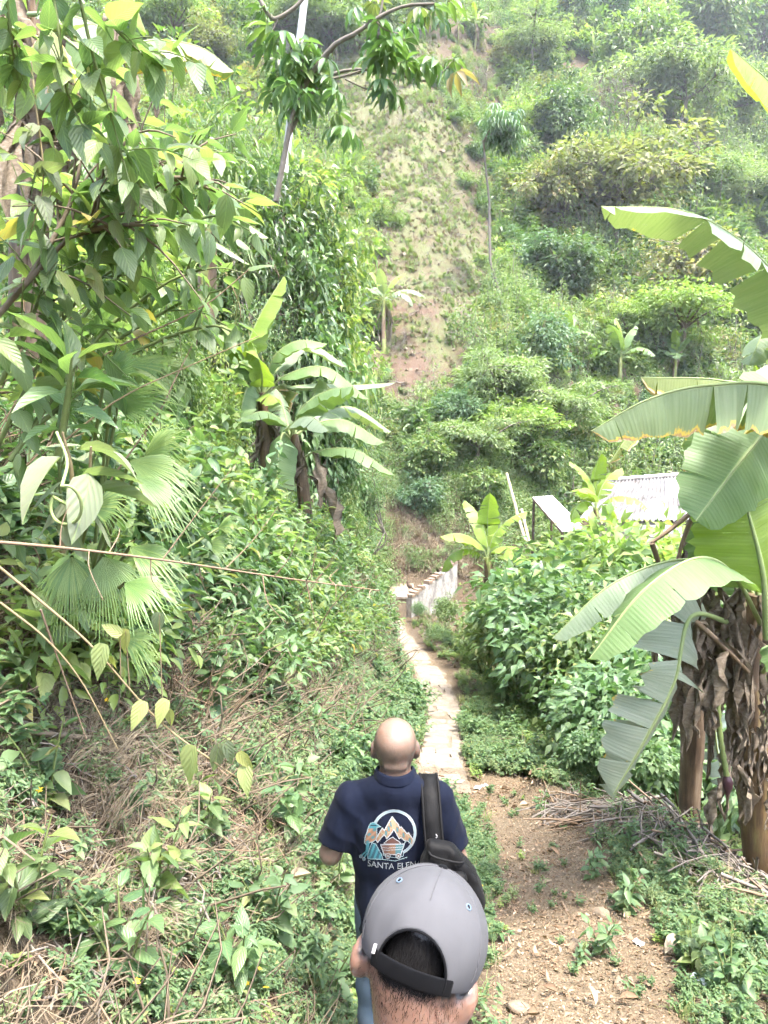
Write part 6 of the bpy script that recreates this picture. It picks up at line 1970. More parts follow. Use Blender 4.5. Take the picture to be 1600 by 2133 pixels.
# small flowers dotted in the weeds
tfl = NT('petal'); M['petal'] = tfl.done(tfl.bsdf(G(.62, .42, .03), .6, .2))
mp = MB()
for k in range(6):
    a = k * 1.047
    put_leaves(mp, T_DIA, [[0, 0, 0]], [[math.cos(a), math.sin(a), .25]], np.array([[0, 0, 1.]]), 1, .6)
mp = mp.mesh('petals', M['petal'])
for k, (px, py) in enumerate([(235, 1520), (495, 2065), (545, 2080), (560, 2115), (605, 1745), (1000, 1880), (100, 1720), (300, 2120), (520, 2105), (800, 1290), (795, 1272)]):
    q = hit(px, py)
    o = link('flower', mp)
    o.location = tuple(q + [0, -.05, .16]); o.scale = (.016,) * 3; o.rotation_euler = (.5, 0, k)
    tag(o, 'tiny yellow flower ' + ['beside the yellow vine leaves', 'at the bottom left of centre, topmost of four', 'right of the topmost one near the bottom edge', 'lowest of those left of the capped man', 'left of the bald man at waist height', 'right of the backpack in the verge', 'at the far left below the dry canes',
        'near the bottom left corner', 'lower left of the cluster near the bottom edge', 'lower of two above the path bend', 'upper of two above the path bend'][k], 'flower', 'yellow weed flowers')
# ------------------------------------------------------------------ solid modelling by distance fields (for bodies, clothes, bags)
def d_ell(p, c, r):
    q = (p - np.array(c)) / np.array(r)
    k0 = np.linalg.norm(q, axis=-1)
    k1 = np.linalg.norm(q / np.array(r), axis=-1)
    return k0 * (k0 - 1) / (k1 + 1e-9)
def d_cone(p, a, b, ra, rb):
    a, b = np.array(a, float), np.array(b, float)
    ab = b - a
    t = np.clip(((p - a) @ ab) / (ab @ ab), 0, 1)
    return np.linalg.norm(p - a - t[..., None] * ab, axis=-1) - (ra + (rb - ra) * t)
def d_box(p, c, h, r=.02, R=None):
    q = p - np.array(c)
    if R is not None: q = q @ np.array(R)
    q = np.abs(q) - (np.array(h) - r)
    return np.linalg.norm(np.maximum(q, 0), axis=-1) + np.minimum(q.max(-1), 0) - r
def smin(a, b, k=.02):
    h = np.clip(.5 + .5 * (b - a) / k, 0, 1)
    return b + (a - b) * h - k * h * (1 - h)
def smax(a, b, k=.02): return -smin(-a, -b, k)

def surf(fn, lo, hi, res):
    """surface nets"""
    lo, hi = np.array(lo, float), np.array(hi, float)
    n = np.ceil((hi - lo) / res).astype(int) + 1
    ax = [lo[i] + np.arange(n[i]) * res for i in range(3)]
    # coarse pass first; the fine field is evaluated only near the surface
    st = 5
    axc = [lo[i] + np.arange(0, n[i] + st, st) * res for i in range(3)]
    dc = fn(np.stack(np.meshgrid(*axc, indexing='ij'), -1))
    up = np.repeat(np.repeat(np.repeat(dc, st, 0), st, 1), st, 2)
    h = st // 2
    up = np.pad(up, h, mode='edge')[2 * h - h:, 2 * h - h:, 2 * h - h:]
    d = up[h - 0:, h - 0:, h - 0:][:n[0], :n[1], :n[2]].copy()
    mk = np.abs(d) < st * res * 2.6
    ii = np.argwhere(mk)
    d[mk] = fn(lo + ii * res)
    s = d < 0
    cn = [(i, j, k) for i in (0, 1) for j in (0, 1) for k in (0, 1)]
    sh = tuple(n - 1)
    view = lambda a, c: a[c[0]:c[0] + sh[0], c[1]:c[1] + sh[1], c[2]:c[2] + sh[2]]
    cnt = sum(view(s, c).astype(int) for c in cn)
    act = (cnt > 0) & (cnt < 8)
    acc = np.zeros(sh + (3,))
    num = np.zeros(sh)
    for c in cn:
        for a in range(3):
            if c[a]: continue
            e = list(c); e[a] = 1
            d0, d1 = view(d, c), view(d, e)
            m = (d0 < 0) != (d1 < 0)
            t = np.where(m, d0 / np.where(m, d0 - d1, 1), 0)
            for q in range(3):
                acc[..., q] += m * (c[q] + (t if q == a else 0))
            num += m
    idx = -np.ones(sh, int)
    ai = np.argwhere(act)
    idx[act] = np.arange(len(ai))
    v = lo + (ai + acc[act] / num[act][:, None]) * res
    F = []
    for a in range(3):
        b, c = (a + 1) % 3, (a + 2) % 3
        sl0 = [slice(None)] * 3; sl1 = [slice(None)] * 3
        sl0[a] = slice(0, -1); sl1[a] = slice(1, None)
        s0, s1 = s[tuple(sl0)], s[tuple(sl1)]
        ch = np.argwhere(s0 != s1)
        ch = ch[(ch[:, b] > 0) & (ch[:, c] > 0) & (ch[:, b] < sh[b]) & (ch[:, c] < sh[c])]
        ids = []
        for ob, oc in ((-1, -1), (0, -1), (0, 0), (-1, 0)):
            k = ch.copy(); k[:, b] += ob; k[:, c] += oc
            ids.append(idx[k[:, 0], k[:, 1], k[:, 2]])
        f = np.stack(ids, -1)
        flip = ~s0[ch[:, 0], ch[:, 1], ch[:, 2]]
        f[flip] = f[flip][:, ::-1]
        F.append(f)
    return v, np.concatenate(F)

def skin_mat(name, c1, c2, hair=G(.012, .010, .009)):
    t = NT(name)
    oc = t.obj_coord()
    n = t.noise(14, 4, .6, oc)
    n2 = t.noise(160, 3, .6, oc)
    c = t.mix(n, c1, c2)
    c = t.mix(t.math('MULTIPLY', t.attr('hair').outputs['Fac'], t.math('ADD', t.math('MULTIPLY', t.noise(90, 3, .7, oc), .9), .25), True), c, hair)
    return t.done(t.bsdf(c, .38, .5, t.bump(t.math('ADD', n2, t.math('MULTIPLY', n, 3)), .3, .003), Subsurface_Weight=.12, Subsurface_Scale=.01))
M['skin'] = skin_mat('skin', G(.135, .086, .062), G(.185, .125, .095), G(.05, .04, .034))
M['skin_pale'] = skin_mat('skin_pale', G(.15, .083, .058), G(.195, .115, .084))
def cloth_mat(name, c, c2, rough=.85, sc=900, bump=.15, big=6, fold=0.0):
    t = NT(name)
    oc = t.obj_coord()
    n = t.noise(sc, 2, .5, oc)
    n2 = t.noise(big, 4, .6, oc)
    k = t.mix(t.ramp(n2, [(.35, G(0, 0, 0)), (.7, G(1, 1, 1))]), c, c2)
    k = t.mix(t.math('MULTIPLY', n, .15), k, tuple(x * 1.5 for x in c2[:3]) + (1,))
    nor = t.bump(t.math('ADD', n, t.math('MULTIPLY', n2, 2)), bump, .004)
    if fold:
        mp = t.n('ShaderNodeMapping'); mp.inputs['Scale'].default_value = (7, 7, 3.2); mp.inputs['Rotation'].default_value = (.2, .5, .3); t.k(oc, mp.inputs[0])
        wv = t.noise(1.0, 2, .5, mp.outputs[0])
        bp_ = t.n('ShaderNodeBump'); bp_.inputs['Strength'].default_value = fold; bp_.inputs['Distance'].default_value = .05
        t.k(wv, bp_.inputs['Height']); t.k(nor, bp_.inputs['Normal'])
        nor = bp_.outputs[0]
    b = t.bsdf(k, rough, .12, nor, Sheen_Weight=.02)
    return t.done(b)
M['navy'] = cloth_mat('navy', G(.0017, .0032, .0100), G(.0027, .0050, .0140), fold=.7)
M['denim'] = cloth_mat('denim', G(.05, .075, .105), G(.085, .115, .15))
M['cap_grey'] = cloth_mat('cap_grey', G(.056, .0565, .0605), G(.068, .0685, .0735), big=9, fold=.6)
M['cap_dark'] = cloth_mat('cap_dark', G(.0015, .0018, .0026), G(.0025, .0028, .0038))
M['black_nylon'] = cloth_mat('black_nylon', G(.0022, .0022, .0024), G(.0045, .0045, .0047), .6, 500, .3, 12, fold=.5)
M['grey_web'] = cloth_mat('grey_web', G(.005, .005, .0053), G(.009, .009, .0095), .7)
M['grey_shirt'] = cloth_mat('grey_shirt', G(.10, .10, .11), G(.15, .15, .16))
M['shoe'] = cloth_mat('shoe', G(.05, .045, .04), G(.09, .08, .07), .6)
M['hair'] = cloth_mat('hair', G(.0025, .0022, .002), G(.006, .005, .0045), .5)
M['eyelet'] = cloth_mat('eyelet', G(.07, .10, .14), G(.10, .135, .17))
M['white_tag'] = cloth_mat('white_tag', G(.2, .2, .2), G(.25, .25, .25))

def mesh_sdf(name, fn, lo, hi, res, mats, parent, attrs=None, xf=None, smooth=3):
    v, f = surf(fn, lo, hi, res)
    if xf is not None: v = xf(v)
    mb = MB().add(v, f)
    o = mb.obj(name, mats, parent)
    sm_ = o.modifiers.new('smooth', 'SMOOTH'); sm_.factor = .5; sm_.iterations = smooth
    for nm, val in (attrs or {}).items():
        a = o.data.attributes.new(nm, 'FLOAT', 'POINT')
        a.data.foreach_set('value', np.asarray(val(v), np.float32))
    return o, v, f

def head_field(p, c, s=1.0, rnd=True):
    """head in its own frame: c centre, +Y the face"""
    q = (p - np.array(c)) / s
    d = d_ell(q, (0, -.012, .012), (.080, .096, .096))
    if rnd: d = smin(d, d_ell(q, (0, -.014, .036), (.074, .088, .074)), .03)
    d = smin(d, d_ell(q, (0, .03, -.04), (.062, .066, .075)), .05)
    d = smin(d, d_ell(q, (0, .055, -.085), (.036, .036, .030)), .03)           # chin
    d = smin(d, d_cone(q, (0, .088, .005), (0, .112, -.03), .010, .014), .012)   # nose
    d = smin(d, d_ell(q, (0, .083, .022), (.05, .016, .012)), .02)             # brow
    d = smin(d, d_ell(q, (0, .09, -.060), (.025, .012, .009)), .008)            # lips
    for sx in (-1, 1):
        d = smax(d, -d_ell(q, (sx * .032, .098, .003), (.016, .012, .010)), .012)
        d = smin(d, d_ell(q, (sx * .032, .082, .002), (.013, .012, .011)), .003)
        e = d_ell(q, (sx * .087, -.008, -.012), (.018, .024, .036))
        e = smin(e, d_ell(q, (sx * .078, .0, -.036), (.011, .014, .016)), .012)
        e = smax(e, -d_ell(q, (sx * .096, .001, -.008), (.011, .014, .022)), .006)
        d = smin(d, e, .007)
    return d * s

def hand_field(p, w, d, n, s=1.0, curl=.5):
    """w wrist, d hand direction, n back-of-hand normal"""
    d, n = nrm(d), nrm(n)
    x = np.cross(d, n)
    w = np.array(w, float)
    f = d_cone(p, w, w + d * .055 * s, .024 * s, .030 * s)
    f = smin(f, d_cone(p, w + d * .05 * s - x * .018 * s, w + d * .075 * s + x * .018 * s, .016 * s, .016 * s), .02)
    for k, ln in enumerate((.062, .072, .068, .052)):
        b = w + d * .082 * s + x * (k - 1.5) * .0195 * s
        m = b + (d * math.cos(curl * .6) - n * math.sin(curl * .6)) * ln * .5 * s
        e = m + (d * math.cos(curl * 1.8) - n * math.sin(curl * 1.8)) * ln * .5 * s
        f = np.minimum(f, smin(d_cone(p, b - d * .02 * s, m, .0095 * s, .0088 * s), d_cone(p, m, e, .0088 * s, .0075 * s), .004))
    tb = w + d * .025 * s - x * .026 * s
    tm_ = tb + (d * .7 - x * .6 - n * .2) * .04 * s
    f = smin(f, smin(d_cone(p, tb, tm_, .0135 * s, .0105 * s), d_cone(p, tm_, tm_ + (d * .9 - n * .4) * .028 * s, .010 * s, .008 * s), .004), .012)
    return f

def arm_pts(spec): return [np.array(q, float) for q in spec]

def body_field(p, A, head_c, head_xf=None, hs=1.0, trunk=True):
    """one continuous figure. A: dict of joints"""
    f = d_ell(p, (0, 0, 1.17), (.155, .10, .20))
    f = smin(f, d_ell(p, (0, .015, .98), (.132, .10, .18)), .08)
    f = smin(f, d_ell(p, (0, 0, .87), (.125, .09, .12)), .06)
    for sx in (-1, 1):
        f = smin(f, d_cone(p, (sx * .10, 0, 1.33), (sx * .02, 0, 1.38), .05, .05), .05)
        sh, el, wr = A['L' if sx < 0 else 'R'][:3]
        f = smin(f, d_cone(p, sh, el, .056, .043), .04)
        f = smin(f, d_cone(p, el, wr, .043, .027), .02)
        f = smin(f, hand_field(p, wr, A['L' if sx < 0 else 'R'][3], A['L' if sx < 0 else 'R'][4], 1.0, .6), .012)
        hp, kn, an = A['l' if sx < 0 else 'r'][:3]
        f = smin(f, d_cone(p, hp, kn, .078, .054), .05)
        f = smin(f, d_cone(p, kn, an, .054, .036), .03)
        f = smin(f, d_cone(p, an, np.array(an) + [0, .13, -.035], .036, .026), .02)
    hc = np.array(head_c)
    f = smin(f, d_cone(p, (0, -.005, 1.34), hc + [0, -.018, -.06], .066, .058), .035)
    q = p if head_xf is None else head_xf(p)
    h = head_field(q, hc, hs)
    h = smin(h, d_ell(q, hc + np.array([0, -.082, -.050]), (.048, .020, .017)), .022)
    h = smin(h, d_ell(q, hc + np.array([0, -.074, -.080]), (.048, .020, .016)), .018)
    return smin(f, h, .018)

# ------------------------------------------------------------------ the man walking ahead: navy polo shirt, bald
MX, MY = .045, 2.74
mz = float(H(MX, MY)) - .005
man = thing('person', 'bald man walking ahead in navy polo shirt and jeans, seen from behind', 'person', (MX, MY, mz))
AJ = dict(L=[(-.175, 0, 1.315), (-.262, -.005, 1.085), (-.17, .21, 1.10), (.5, .85, .1), (0, -.2, 1)],
          R=[(.165, 0, 1.315), (.248, .0, 1.06), (.275, .13, .86), (.0, .5, -.85), (.9, 0, .1)],
          l=[(-.085, 0, .86), (-.09, .03, .47), (-.09, -.02, .08)], r=[(.085, 0, .86), (.10, .09, .48), (.105, .06, .08)])
HC1 = (0, .035, 1.522)
bf = lambda p: body_field(p, AJ, HC1)
body, bv, _ = mesh_sdf('body', bf, (-.36, -.18, .0), (.38, .40, 1.70), .0075, M['skin'], man,
                       {'hair': lambda v: np.clip(sstep(1.585, 1.53, v[:, 2]) * sstep(1.43, 1.46, v[:, 2]) * sstep(.05, .0, v[:, 1]) * .8, 0, 1)})
def polo(p):
    f = d_ell(p, (0, -.005, 1.17), (.176, .122, .215))
    f = smin(f, d_ell(p, (0, .02, .98), (.158, .13, .20)), .09)
    f = smin(f, d_cone(p, (0, .0, .9), (0, .0, .70), .150, .160), .05)
    for sx, k in ((-1, 'L'), (1, 'R')):
        sh, el = np.array(AJ[k][0]), np.array(AJ[k][1])
        f = smin(f, d_cone(p, (sx * .115, -.003, 1.337), (sx * .035, -.008, 1.385), .052, .052), .06)
        sl = d_cone(p, sh, sh + (el - sh) * .86, .070, .072)
        ax = nrm(el - sh)
        sl = smax(sl, (p - (sh + (el - sh) * .80)) @ ax, .004)
        f = smin(f, sl, .035)
    f = smin(f, d_ell(p, (0, -.03, 1.365), (.092, .062, .055)), .05)
    f = f + .0030 * np.sin(p[..., 2] * 38 + p[..., 0] * 22 + 2 * np.sin(p[..., 0] * 17)) * np.clip((1.2 - p[..., 2]) * 3, .15, 1) + .002 * np.sin(p[..., 0] * 60 + p[..., 2] * 31)
    X_, Z_ = p[..., 0], p[..., 2]
    rd_ = lambda a: (1 - np.abs(np.sin(a))) ** 2
    f = f - .0045 * rd_(X_ * 26 + 1.6 * np.sin(Z_ * 9 + X_ * 4) + Z_ * 6) * sstep(1.16, .95, Z_) - .004 * rd_(Z_ * 24 - np.abs(X_) * 30 + 1.2 * np.sin(X_ * 14)) * sstep(.08, .16, np.abs(X_)) * sstep(1.0, 1.12, Z_)
    f = smax(f, .775 - p[..., 2] - .02 * np.abs(p[..., 0]), .006)
    f = smax(f, -d_cone(p, (0, .02, 1.40), (0, .03, 1.5), .058, .07), .008)
    return f
shirt, sv, sf = mesh_sdf('shirt', polo, (-.36, -.18, .72), (.38, .2, 1.46), .0065, M['navy'], man)
# collar: folded band round the neck
th = np.linspace(0, 2 * math.pi, 41)[:-1]
rows = []
for (k, z, e) in ((0, 1.385, .004), (0, 1.432, .0), (1, 1.440, .006), (2, 1.430, .013), (3, 1.404, .021)):
    rx, ry = .068 + e, .072 + e
    op = np.clip(np.sin(th), 0, 1) ** 6 * .03
    rows.append(np.c_[np.cos(th) * rx, .004 + np.sin(th) * ry, z + .008 * np.cos(th * 2) - .016 * np.sin(th) - op])
v = np.vstack(rows)
n = len(th)
f = []
for r in range(4):
    for k in range(n):
        f.append((r * n + k, r * n + (k + 1) % n, (r + 1) * n + (k + 1) % n, (r + 1) * n + k))
MB().add(v, f).obj('collar', M['navy'], shirt)
def jeans(p):
    f = d_ell(p, (0, 0, .86), (.145, .105, .13))
    for k in 'lr':
        hp, kn, an = (np.array(q) for q in AJ[k])
        f = smin(f, d_cone(p, hp, kn, .080, .066), .05)
        f = smin(f, d_cone(p, kn, an + [0, 0, -.01], .068, .062), .03)
    f = f + .0025 * np.sin(p[..., 2] * 45 + p[..., 0] * 30 + 2 * np.sin(p[..., 1] * 25))
    return smax(smax(f, p[..., 2] - .93, .01), .045 - p[..., 2], .01)
mesh_sdf('trousers', jeans, (-.3, -.2, .0), (.3, .3, .97), .009, M['denim'], man)
for k in 'lr':
    an = np.array(AJ[k][2])
    fs = lambda p: smax(smin(d_cone(p, an + [0, -.02, -.02], an + [0, .16, -.04], .05, .042), d_cone(p, an, an + [0, 0, .03], .05, .052), .03), -.0 - p[..., 2] + .0, .01)
    mesh_sdf('shoe', fs, an + [-.09, -.12, -.09], an + [.09, .26, .1], .009, M['shoe'], man)

# print on the back of the shirt: ring, peaks, bird on rock, mine cart, lettering
bvh = BVHTree.FromPolygons([tuple(q) for q in sv], [tuple(int(i) for i in q) for q in sf])
def crop(cx, cy): return 640 + cx / 3.81, 1660 + cy / 3.81
cxs = np.arange(398, 885, 1.9)
cys = np.arange(88, 592, 1.9)
CX, CY = np.meshgrid((cxs[:-1] + cxs[1:]) / 2, (cys[:-1] + cys[1:]) / 2)
ink = np.zeros(CX.shape, int)
def inside(poly):
    p = np.array(poly, float)
    r = np.zeros(CX.shape, bool)
    for (x0, y0), (x1, y1) in zip(p, np.roll(p, -1, 0)):
        c = ((y0 > CY) != (y1 > CY)) & (CX < (x1 - x0) * (CY - y0) / (y1 - y0 + 1e-12) + x0)
        r ^= c
    return r
def near(poly, w, closed=True):
    p = np.array(poly, float)
    r = np.full(CX.shape, 1e9)
    q = np.roll(p, -1, 0) if closed else p[1:]
    for (x0, y0), (x1, y1) in zip(p if closed else p[:-1], q):
        dx, dy = x1 - x0, y1 - y0
        t = np.clip(((CX - x0) * dx + (CY - y0) * dy) / (dx * dx + dy * dy + 1e-9), 0, 1)
        r = np.minimum(r, np.hypot(CX - x0 - t * dx, CY - y0 - t * dy))
    return r < w
INK = [None, G(.50, .68, .74), G(.70, .76, .80), G(.62, .50, .30), G(.45, .24, .14), G(.13, .34, .38), G(.10, .42, .50), G(.20, .09, .07), G(.30, .16, .13), G(.60, .34, .22), G(.012, .02, .05), G(.28, .48, .56), G(.05, .16, .22)]
WHITE = 2
ang = np.arctan2(CY - 282, CX - 690)
rr_ = np.hypot((CX - 690) / 176, (CY - 282) / 184)
ring = (rr_ < 1) & (rr_ > .875) & ~((ang > 1.15) | (ang < -2.66))
ink[ring] = 1
ink[ring & ((rr_ > .975) | (rr_ < .895))] = WHITE
peaks = [(545, 335), (570, 290), (597, 246), (612, 266), (640, 215), (675, 155), (700, 190), (722, 215), (735, 246), (747, 236), (790, 290), (803, 282), (842, 338), (834, 385), (800, 350), (770, 345), (745, 320), (730, 332), (705, 285), (688, 258), (660, 300), (632, 330), (612, 296), (592, 320), (560, 360)]
m = inside(peaks)
st = np.sin(CX * .085 + CY * .05) + .6 * np.sin(CX * .19 - CY * .07)
ink[m] = np.where(st[m] > .55, 9, np.where(st[m] < -.75, 5, np.where(st[m] < -.25, 4, 3)))
ink[m & (np.abs(CX - 675 - (CY - 155) * .14) < 14) & (CX > 650)] = 3
ink[near(peaks, 4)] = WHITE
heap = [(608, 372), (632, 345), (655, 330), (680, 318), (705, 338), (728, 352), (745, 372)]
ink[inside(heap)] = 7
ink[near(heap, 3.4)] = WHITE
cart = [(584, 378), (770, 372), (742, 458), (610, 452)]
m = inside(cart)
ink[m] = np.where(CX[m] + (CY[m] - 400) * .3 < 650, 8, np.where(CX[m] < 700, 4, 5))
for k in range(2):
    ln = [(590 + k * 8, 398 + k * 20), (640, 404 + k * 18), (700, 400 + k * 18), (765 - k * 8, 394 + k * 18)]
    ink[near(ln, 2.6, False)] = WHITE
ink[near(cart, 4.2)] = WHITE
ink[near([(770, 372), (780, 350), (798, 346)], 4, False)] = 1
for wx in (641, 724):
    q = np.hypot(CX - wx, CY - 467)
    ink[q < 22] = 8
    ink[(q < 22) & (q > 16)] = WHITE
    ink[q < 7] = WHITE
ink[near([(603, 440), (606, 462), (690, 480), (760, 470), (765, 440)], 2.6, False)] = 1
rock = [(484, 490), (482, 455), (500, 400), (515, 362), (545, 372), (570, 420), (590, 452), (600, 492)]
m = inside(rock)
ink[m] = np.where(np.sin(CX[m] * .16 + CY[m] * .06) > .1, 6, 12)
ink[near(rock, 3.2)] = 1
bird_p = [(490, 232), (505, 208), (530, 200), (550, 212), (584, 236), (556, 240), (553, 270), (556, 305), (545, 340), (518, 356), (496, 362), (470, 378), (456, 360), (462, 312), (480, 268)]
m = inside(bird_p)
ink[m] = np.where(CY[m] < 250, 6, np.where(np.sin(CX[m] * .11 + CY[m] * .13) > .25, 9, np.where(np.sin(CX[m] * .07 - CY[m] * .09) > 0, 5, 4)))
ink[near(bird_p, 3.2)] = 1
ink[near([(505, 226), (548, 226)], 4, False)] = 10
for tl in ([(478, 372), (470, 430), (432, 466)], [(490, 370), (480, 440), (452, 482)]):
    ink[near(tl, 6, False)] = 6
for tx, ty in ((428, 470), (452, 490)):
    q = np.hypot((CX - tx) / 13, (CY - ty) / 15)
    ink[q < 1] = 11
    ink[(q < 1) & (q > .72)] = WHITE
ink[near([(484, 490), (600, 494), (700, 506), (790, 478)], 3.2, False)] = 1
fc = bpy.data.curves.new('lettering', 'FONT')
fc.body = 'SANTA ELENA'
fc.resolution_u = 3
fo_ = bpy.data.objects.new('lettering', fc)
COL.objects.link(fo_)
bpy.context.view_layer.update()
fm = bpy.data.meshes.new_from_object(fo_.evaluated_get(bpy.context.evaluated_depsgraph_get()))
fvv = np.array([q.co[:2] for q in fm.vertices])
fm.calc_loop_triangles()
tri = np.array([t_.vertices[:] for t_ in fm.loop_triangles])
bpy.data.objects.remove(fo_)
bpy.data.curves.remove(fc)
bpy.data.meshes.remove(fm)
wtx = fvv[:, 0].max()
u = fvv[:, 0] / wtx
tx = 478 + u * 432
ty = 548 - (fvv[:, 1] / .72) * 48 + 26 * np.sin(np.clip(u * 1.05, 0, 1) * math.pi) - 3
tv = np.c_[tx, ty]
for t3 in tri:
    q = tv[t3]
    lo_, hi_ = q.min(0) - 2, q.max(0) + 2
    i0, i1 = np.searchsorted(cys, [lo_[1], hi_[1]]); j0, j1 = np.searchsorted(cxs, [lo_[0], hi_[0]])
    sl = (slice(max(0, i0 - 1), i1), slice(max(0, j0 - 1), j1))
    X, Y = CX[sl], CY[sl]
    if X.size == 0: continue
    def sg(a, c): return (X - c[0]) * (a[1] - c[1]) - (a[0] - c[0]) * (Y - c[1])
    s0, s1, s2 = sg(q[0], q[1]), sg(q[1], q[2]), sg(q[2], q[0])
    ins = ((s0 >= -1) & (s1 >= -1) & (s2 >= -1)) | ((s0 <= 1) & (s1 <= 1) & (s2 <= 1))
    ink[sl][ins] = WHITE
# lay the print on the cloth
gxx, gyy = np.meshgrid(cxs, cys)
used = np.zeros(gxx.shape, bool)
on = ink > 0
used[:-1, :-1] |= on; used[1:, :-1] |= on; used[:-1, 1:] |= on; used[1:, 1:] |= on
pos = np.zeros(gxx.shape + (3,))
ok = np.zeros(gxx.shape, bool)
mo = np.array([MX, MY, mz])
for i_, j_ in np.argwhere(used):
    px, py = crop(gxx[i_, j_], gyy[i_, j_])
    r_ = nrm(ray(px, py))
    h_ = bvh.ray_cast(Vector(CAMP - mo), Vector(r_), 6)
    if h_[0] is not None:
        pos[i_, j_] = np.array(h_[0]) + np.array(h_[1]) * .0016
        ok[i_, j_] = True
good = on & ok[:-1, :-1] & ok[1:, :-1] & ok[:-1, 1:] & ok[1:, 1:]
vid = np.arange(gxx.size).reshape(gxx.shape)
cells = np.argwhere(good)
quad = np.stack([vid[cells[:, 0], cells[:, 1]], vid[cells[:, 0] + 1, cells[:, 1]], vid[cells[:, 0] + 1, cells[:, 1] + 1], vid[cells[:, 0], cells[:, 1] + 1]], -1)
uq, inv = np.unique(quad, return_inverse=True)
inkm = []
for k, c in enumerate(INK):
    t = NT('ink_%d' % k)
    inkm.append(t.done(t.bsdf(tuple(x * .28 for x in (c or G(.5, .5, .5))[:3]) + (1,), .6, .3)))
pm = MB().add(pos.reshape(-1, 3)[uq], inv.reshape(-1, 4))
pm.m = [ink[good]]
pr_o = pm.obj('print', inkm, shirt)

# ------------------------------------------------------------------ sling bag on his right shoulder
bag = thing('backpack', 'black sling backpack with pockets hanging from the bald man\'s right shoulder', 'backpack', (MX, MY, mz))
ca, sa = math.cos(.20), math.sin(.20)
RB = np.array([[ca, 0, sa], [0, 1, 0], [-sa, 0, ca]])        # leans out to the right at the bottom
bc_ = np.array([.175, -.20, 1.05])
def bagf(p):
    l = (p - bc_) @ RB
    w = np.interp(l[..., 2], [-.19, .02, .10, .205], [.118, .132, .108, .048])
    dp = np.interp(l[..., 2], [-.19, .05, .205], [.066, .062, .028])
    qx = np.abs(l[..., 0] - (-.10 + w)) - w + .024
    qy = np.abs(l[..., 1]) - dp + .024
    qz = np.abs(l[..., 2]) - .20 + .024
    f = np.sqrt(np.maximum(qx, 0) ** 2 + np.maximum(qy, 0) ** 2 + np.maximum(qz, 0) ** 2) + np.minimum(np.maximum(np.maximum(qx, qy), qz), 0) - .024
    return f + .0022 * np.sin(l[..., 2] * 62 + l[..., 0] * 33 + 2 * np.sin(l[..., 0] * 40)) + .0016 * np.sin(l[..., 0] * 95 - l[..., 2] * 50)
mesh_sdf('main_compartment', bagf, bc_ - [.22, .14, .30], bc_ + [.26, .14, .32], .007, M['black_nylon'], bag)
for nm, off, hh in (('front_pocket', (.005, -.07, -.06), (.082, .032, .098)), ('upper_pocket', (.0, -.064, .085), (.066, .022, .045)), ('lower_pocket', (.035, -.085, -.115), (.055, .03, .045))):
    c_ = bc_ + RB @ np.array(off)
    pf = lambda p: d_box(p, c_, hh, .022, RB) + .003 * np.sin(p[..., 0] * 90 + p[..., 2] * 55)
    mesh_sdf(nm, pf, c_ - [.13, .08, .14], c_ + [.13, .08, .14], .006, M['black_nylon'], bag)
def bagpt(a, b_, c): return bc_ + RB @ np.array([a, b_, c])
for k, z in enumerate((.125, .165)):
    MB().tube(bez([bagpt(-.088, -.02, z), bagpt(-.07, -.052, z), bagpt(.03, -.052, z - .004), bagpt(.052, -.02, z)], 14), .004, 6).obj('seam', M['grey_web'], bag)
for k, z in enumerate((.03, -.02, -.075)):
    MB().tube(bez([bagpt(-.085, -.075, z + .02), bagpt(-.03, -.108, z), bagpt(.05, -.108, z - .005), bagpt(.095, -.06, z)], 14), .0045, 6).obj('zip', M['grey_web'], bag)
def strip(pts, w, sidev, th=.006):
    """flat webbing along pts"""
    c = bez(pts, 16)
    T = nrm(np.gradient(c, axis=0))
    s = nrm(np.cross(T, np.cross(np.broadcast_to(np.array(sidev, float), T.shape), T)))
    nn = np.cross(T, s)
    ww = np.broadcast_to(np.asarray(w, float), (16,))[:, None]
    rows = [c + s * ww / 2 + nn * th / 2, c - s * ww / 2 + nn * th / 2, c - s * ww / 2 - nn * th / 2, c + s * ww / 2 - nn * th / 2]
    v = np.stack(rows, 1).reshape(-1, 3)
    i = np.arange(15)[:, None] * 4
    j = np.arange(4)[None, :]
    j2 = (j + 1) % 4
    f = np.stack([i + j, i + j2, i + 4 + j2, i + 4 + j], -1).reshape(-1, 4)
    return MB().add(v, f)
stp = [(.125, .13, 1.22), (.13, .10, 1.335), (.135, .03, 1.40), (.138, -.06, 1.375), (.142, -.125, 1.29), (.148, -.155, 1.21), (.153, -.178, 1.15)]
so_ = strip(stp, .076, (1, 0, 0), .014).obj('shoulder_strap', M['black_nylon'], bag)
for e in (-.033, .033):
    strip([np.array(q) + [e, -.003, .0065] for q in stp], .006, (1, 0, 0), .012).obj('strap_edging', M['grey_web'], so_)
strip([bagpt(-.085, -.02, .12), bagpt(-.115, -.03, .0), bagpt(-.10, -.03, -.12)], .05, (.7, .6, 0), .01).obj('side_flap', M['black_nylon'], bag)
strip([bagpt(.06, -.09, .03), bagpt(.10, -.05, .02), bagpt(.112, .0, .03)], .022, (0, 0, 1), .005).obj('compression_strap', M['grey_web'], bag)
strip([bagpt(.07, -.10, -.09), bagpt(.112, -.06, -.10), bagpt(.15, -.03, -.085), bagpt(.165, -.03, -.05)], .026, (.3, 1, .2), .006).obj('loose_strap', M['black_nylon'], bag)
MB().box(bagpt(.152, -.035, -.085), (.03, .02, .045), 0, RB).obj('buckle', M['cap_dark'], bag, smooth=False)
MB().box(bagpt(-.02, -.118, -.012), (.05, .012, .022), 0, RB).obj('grab_loop', M['grey_web'], bag, smooth=False)
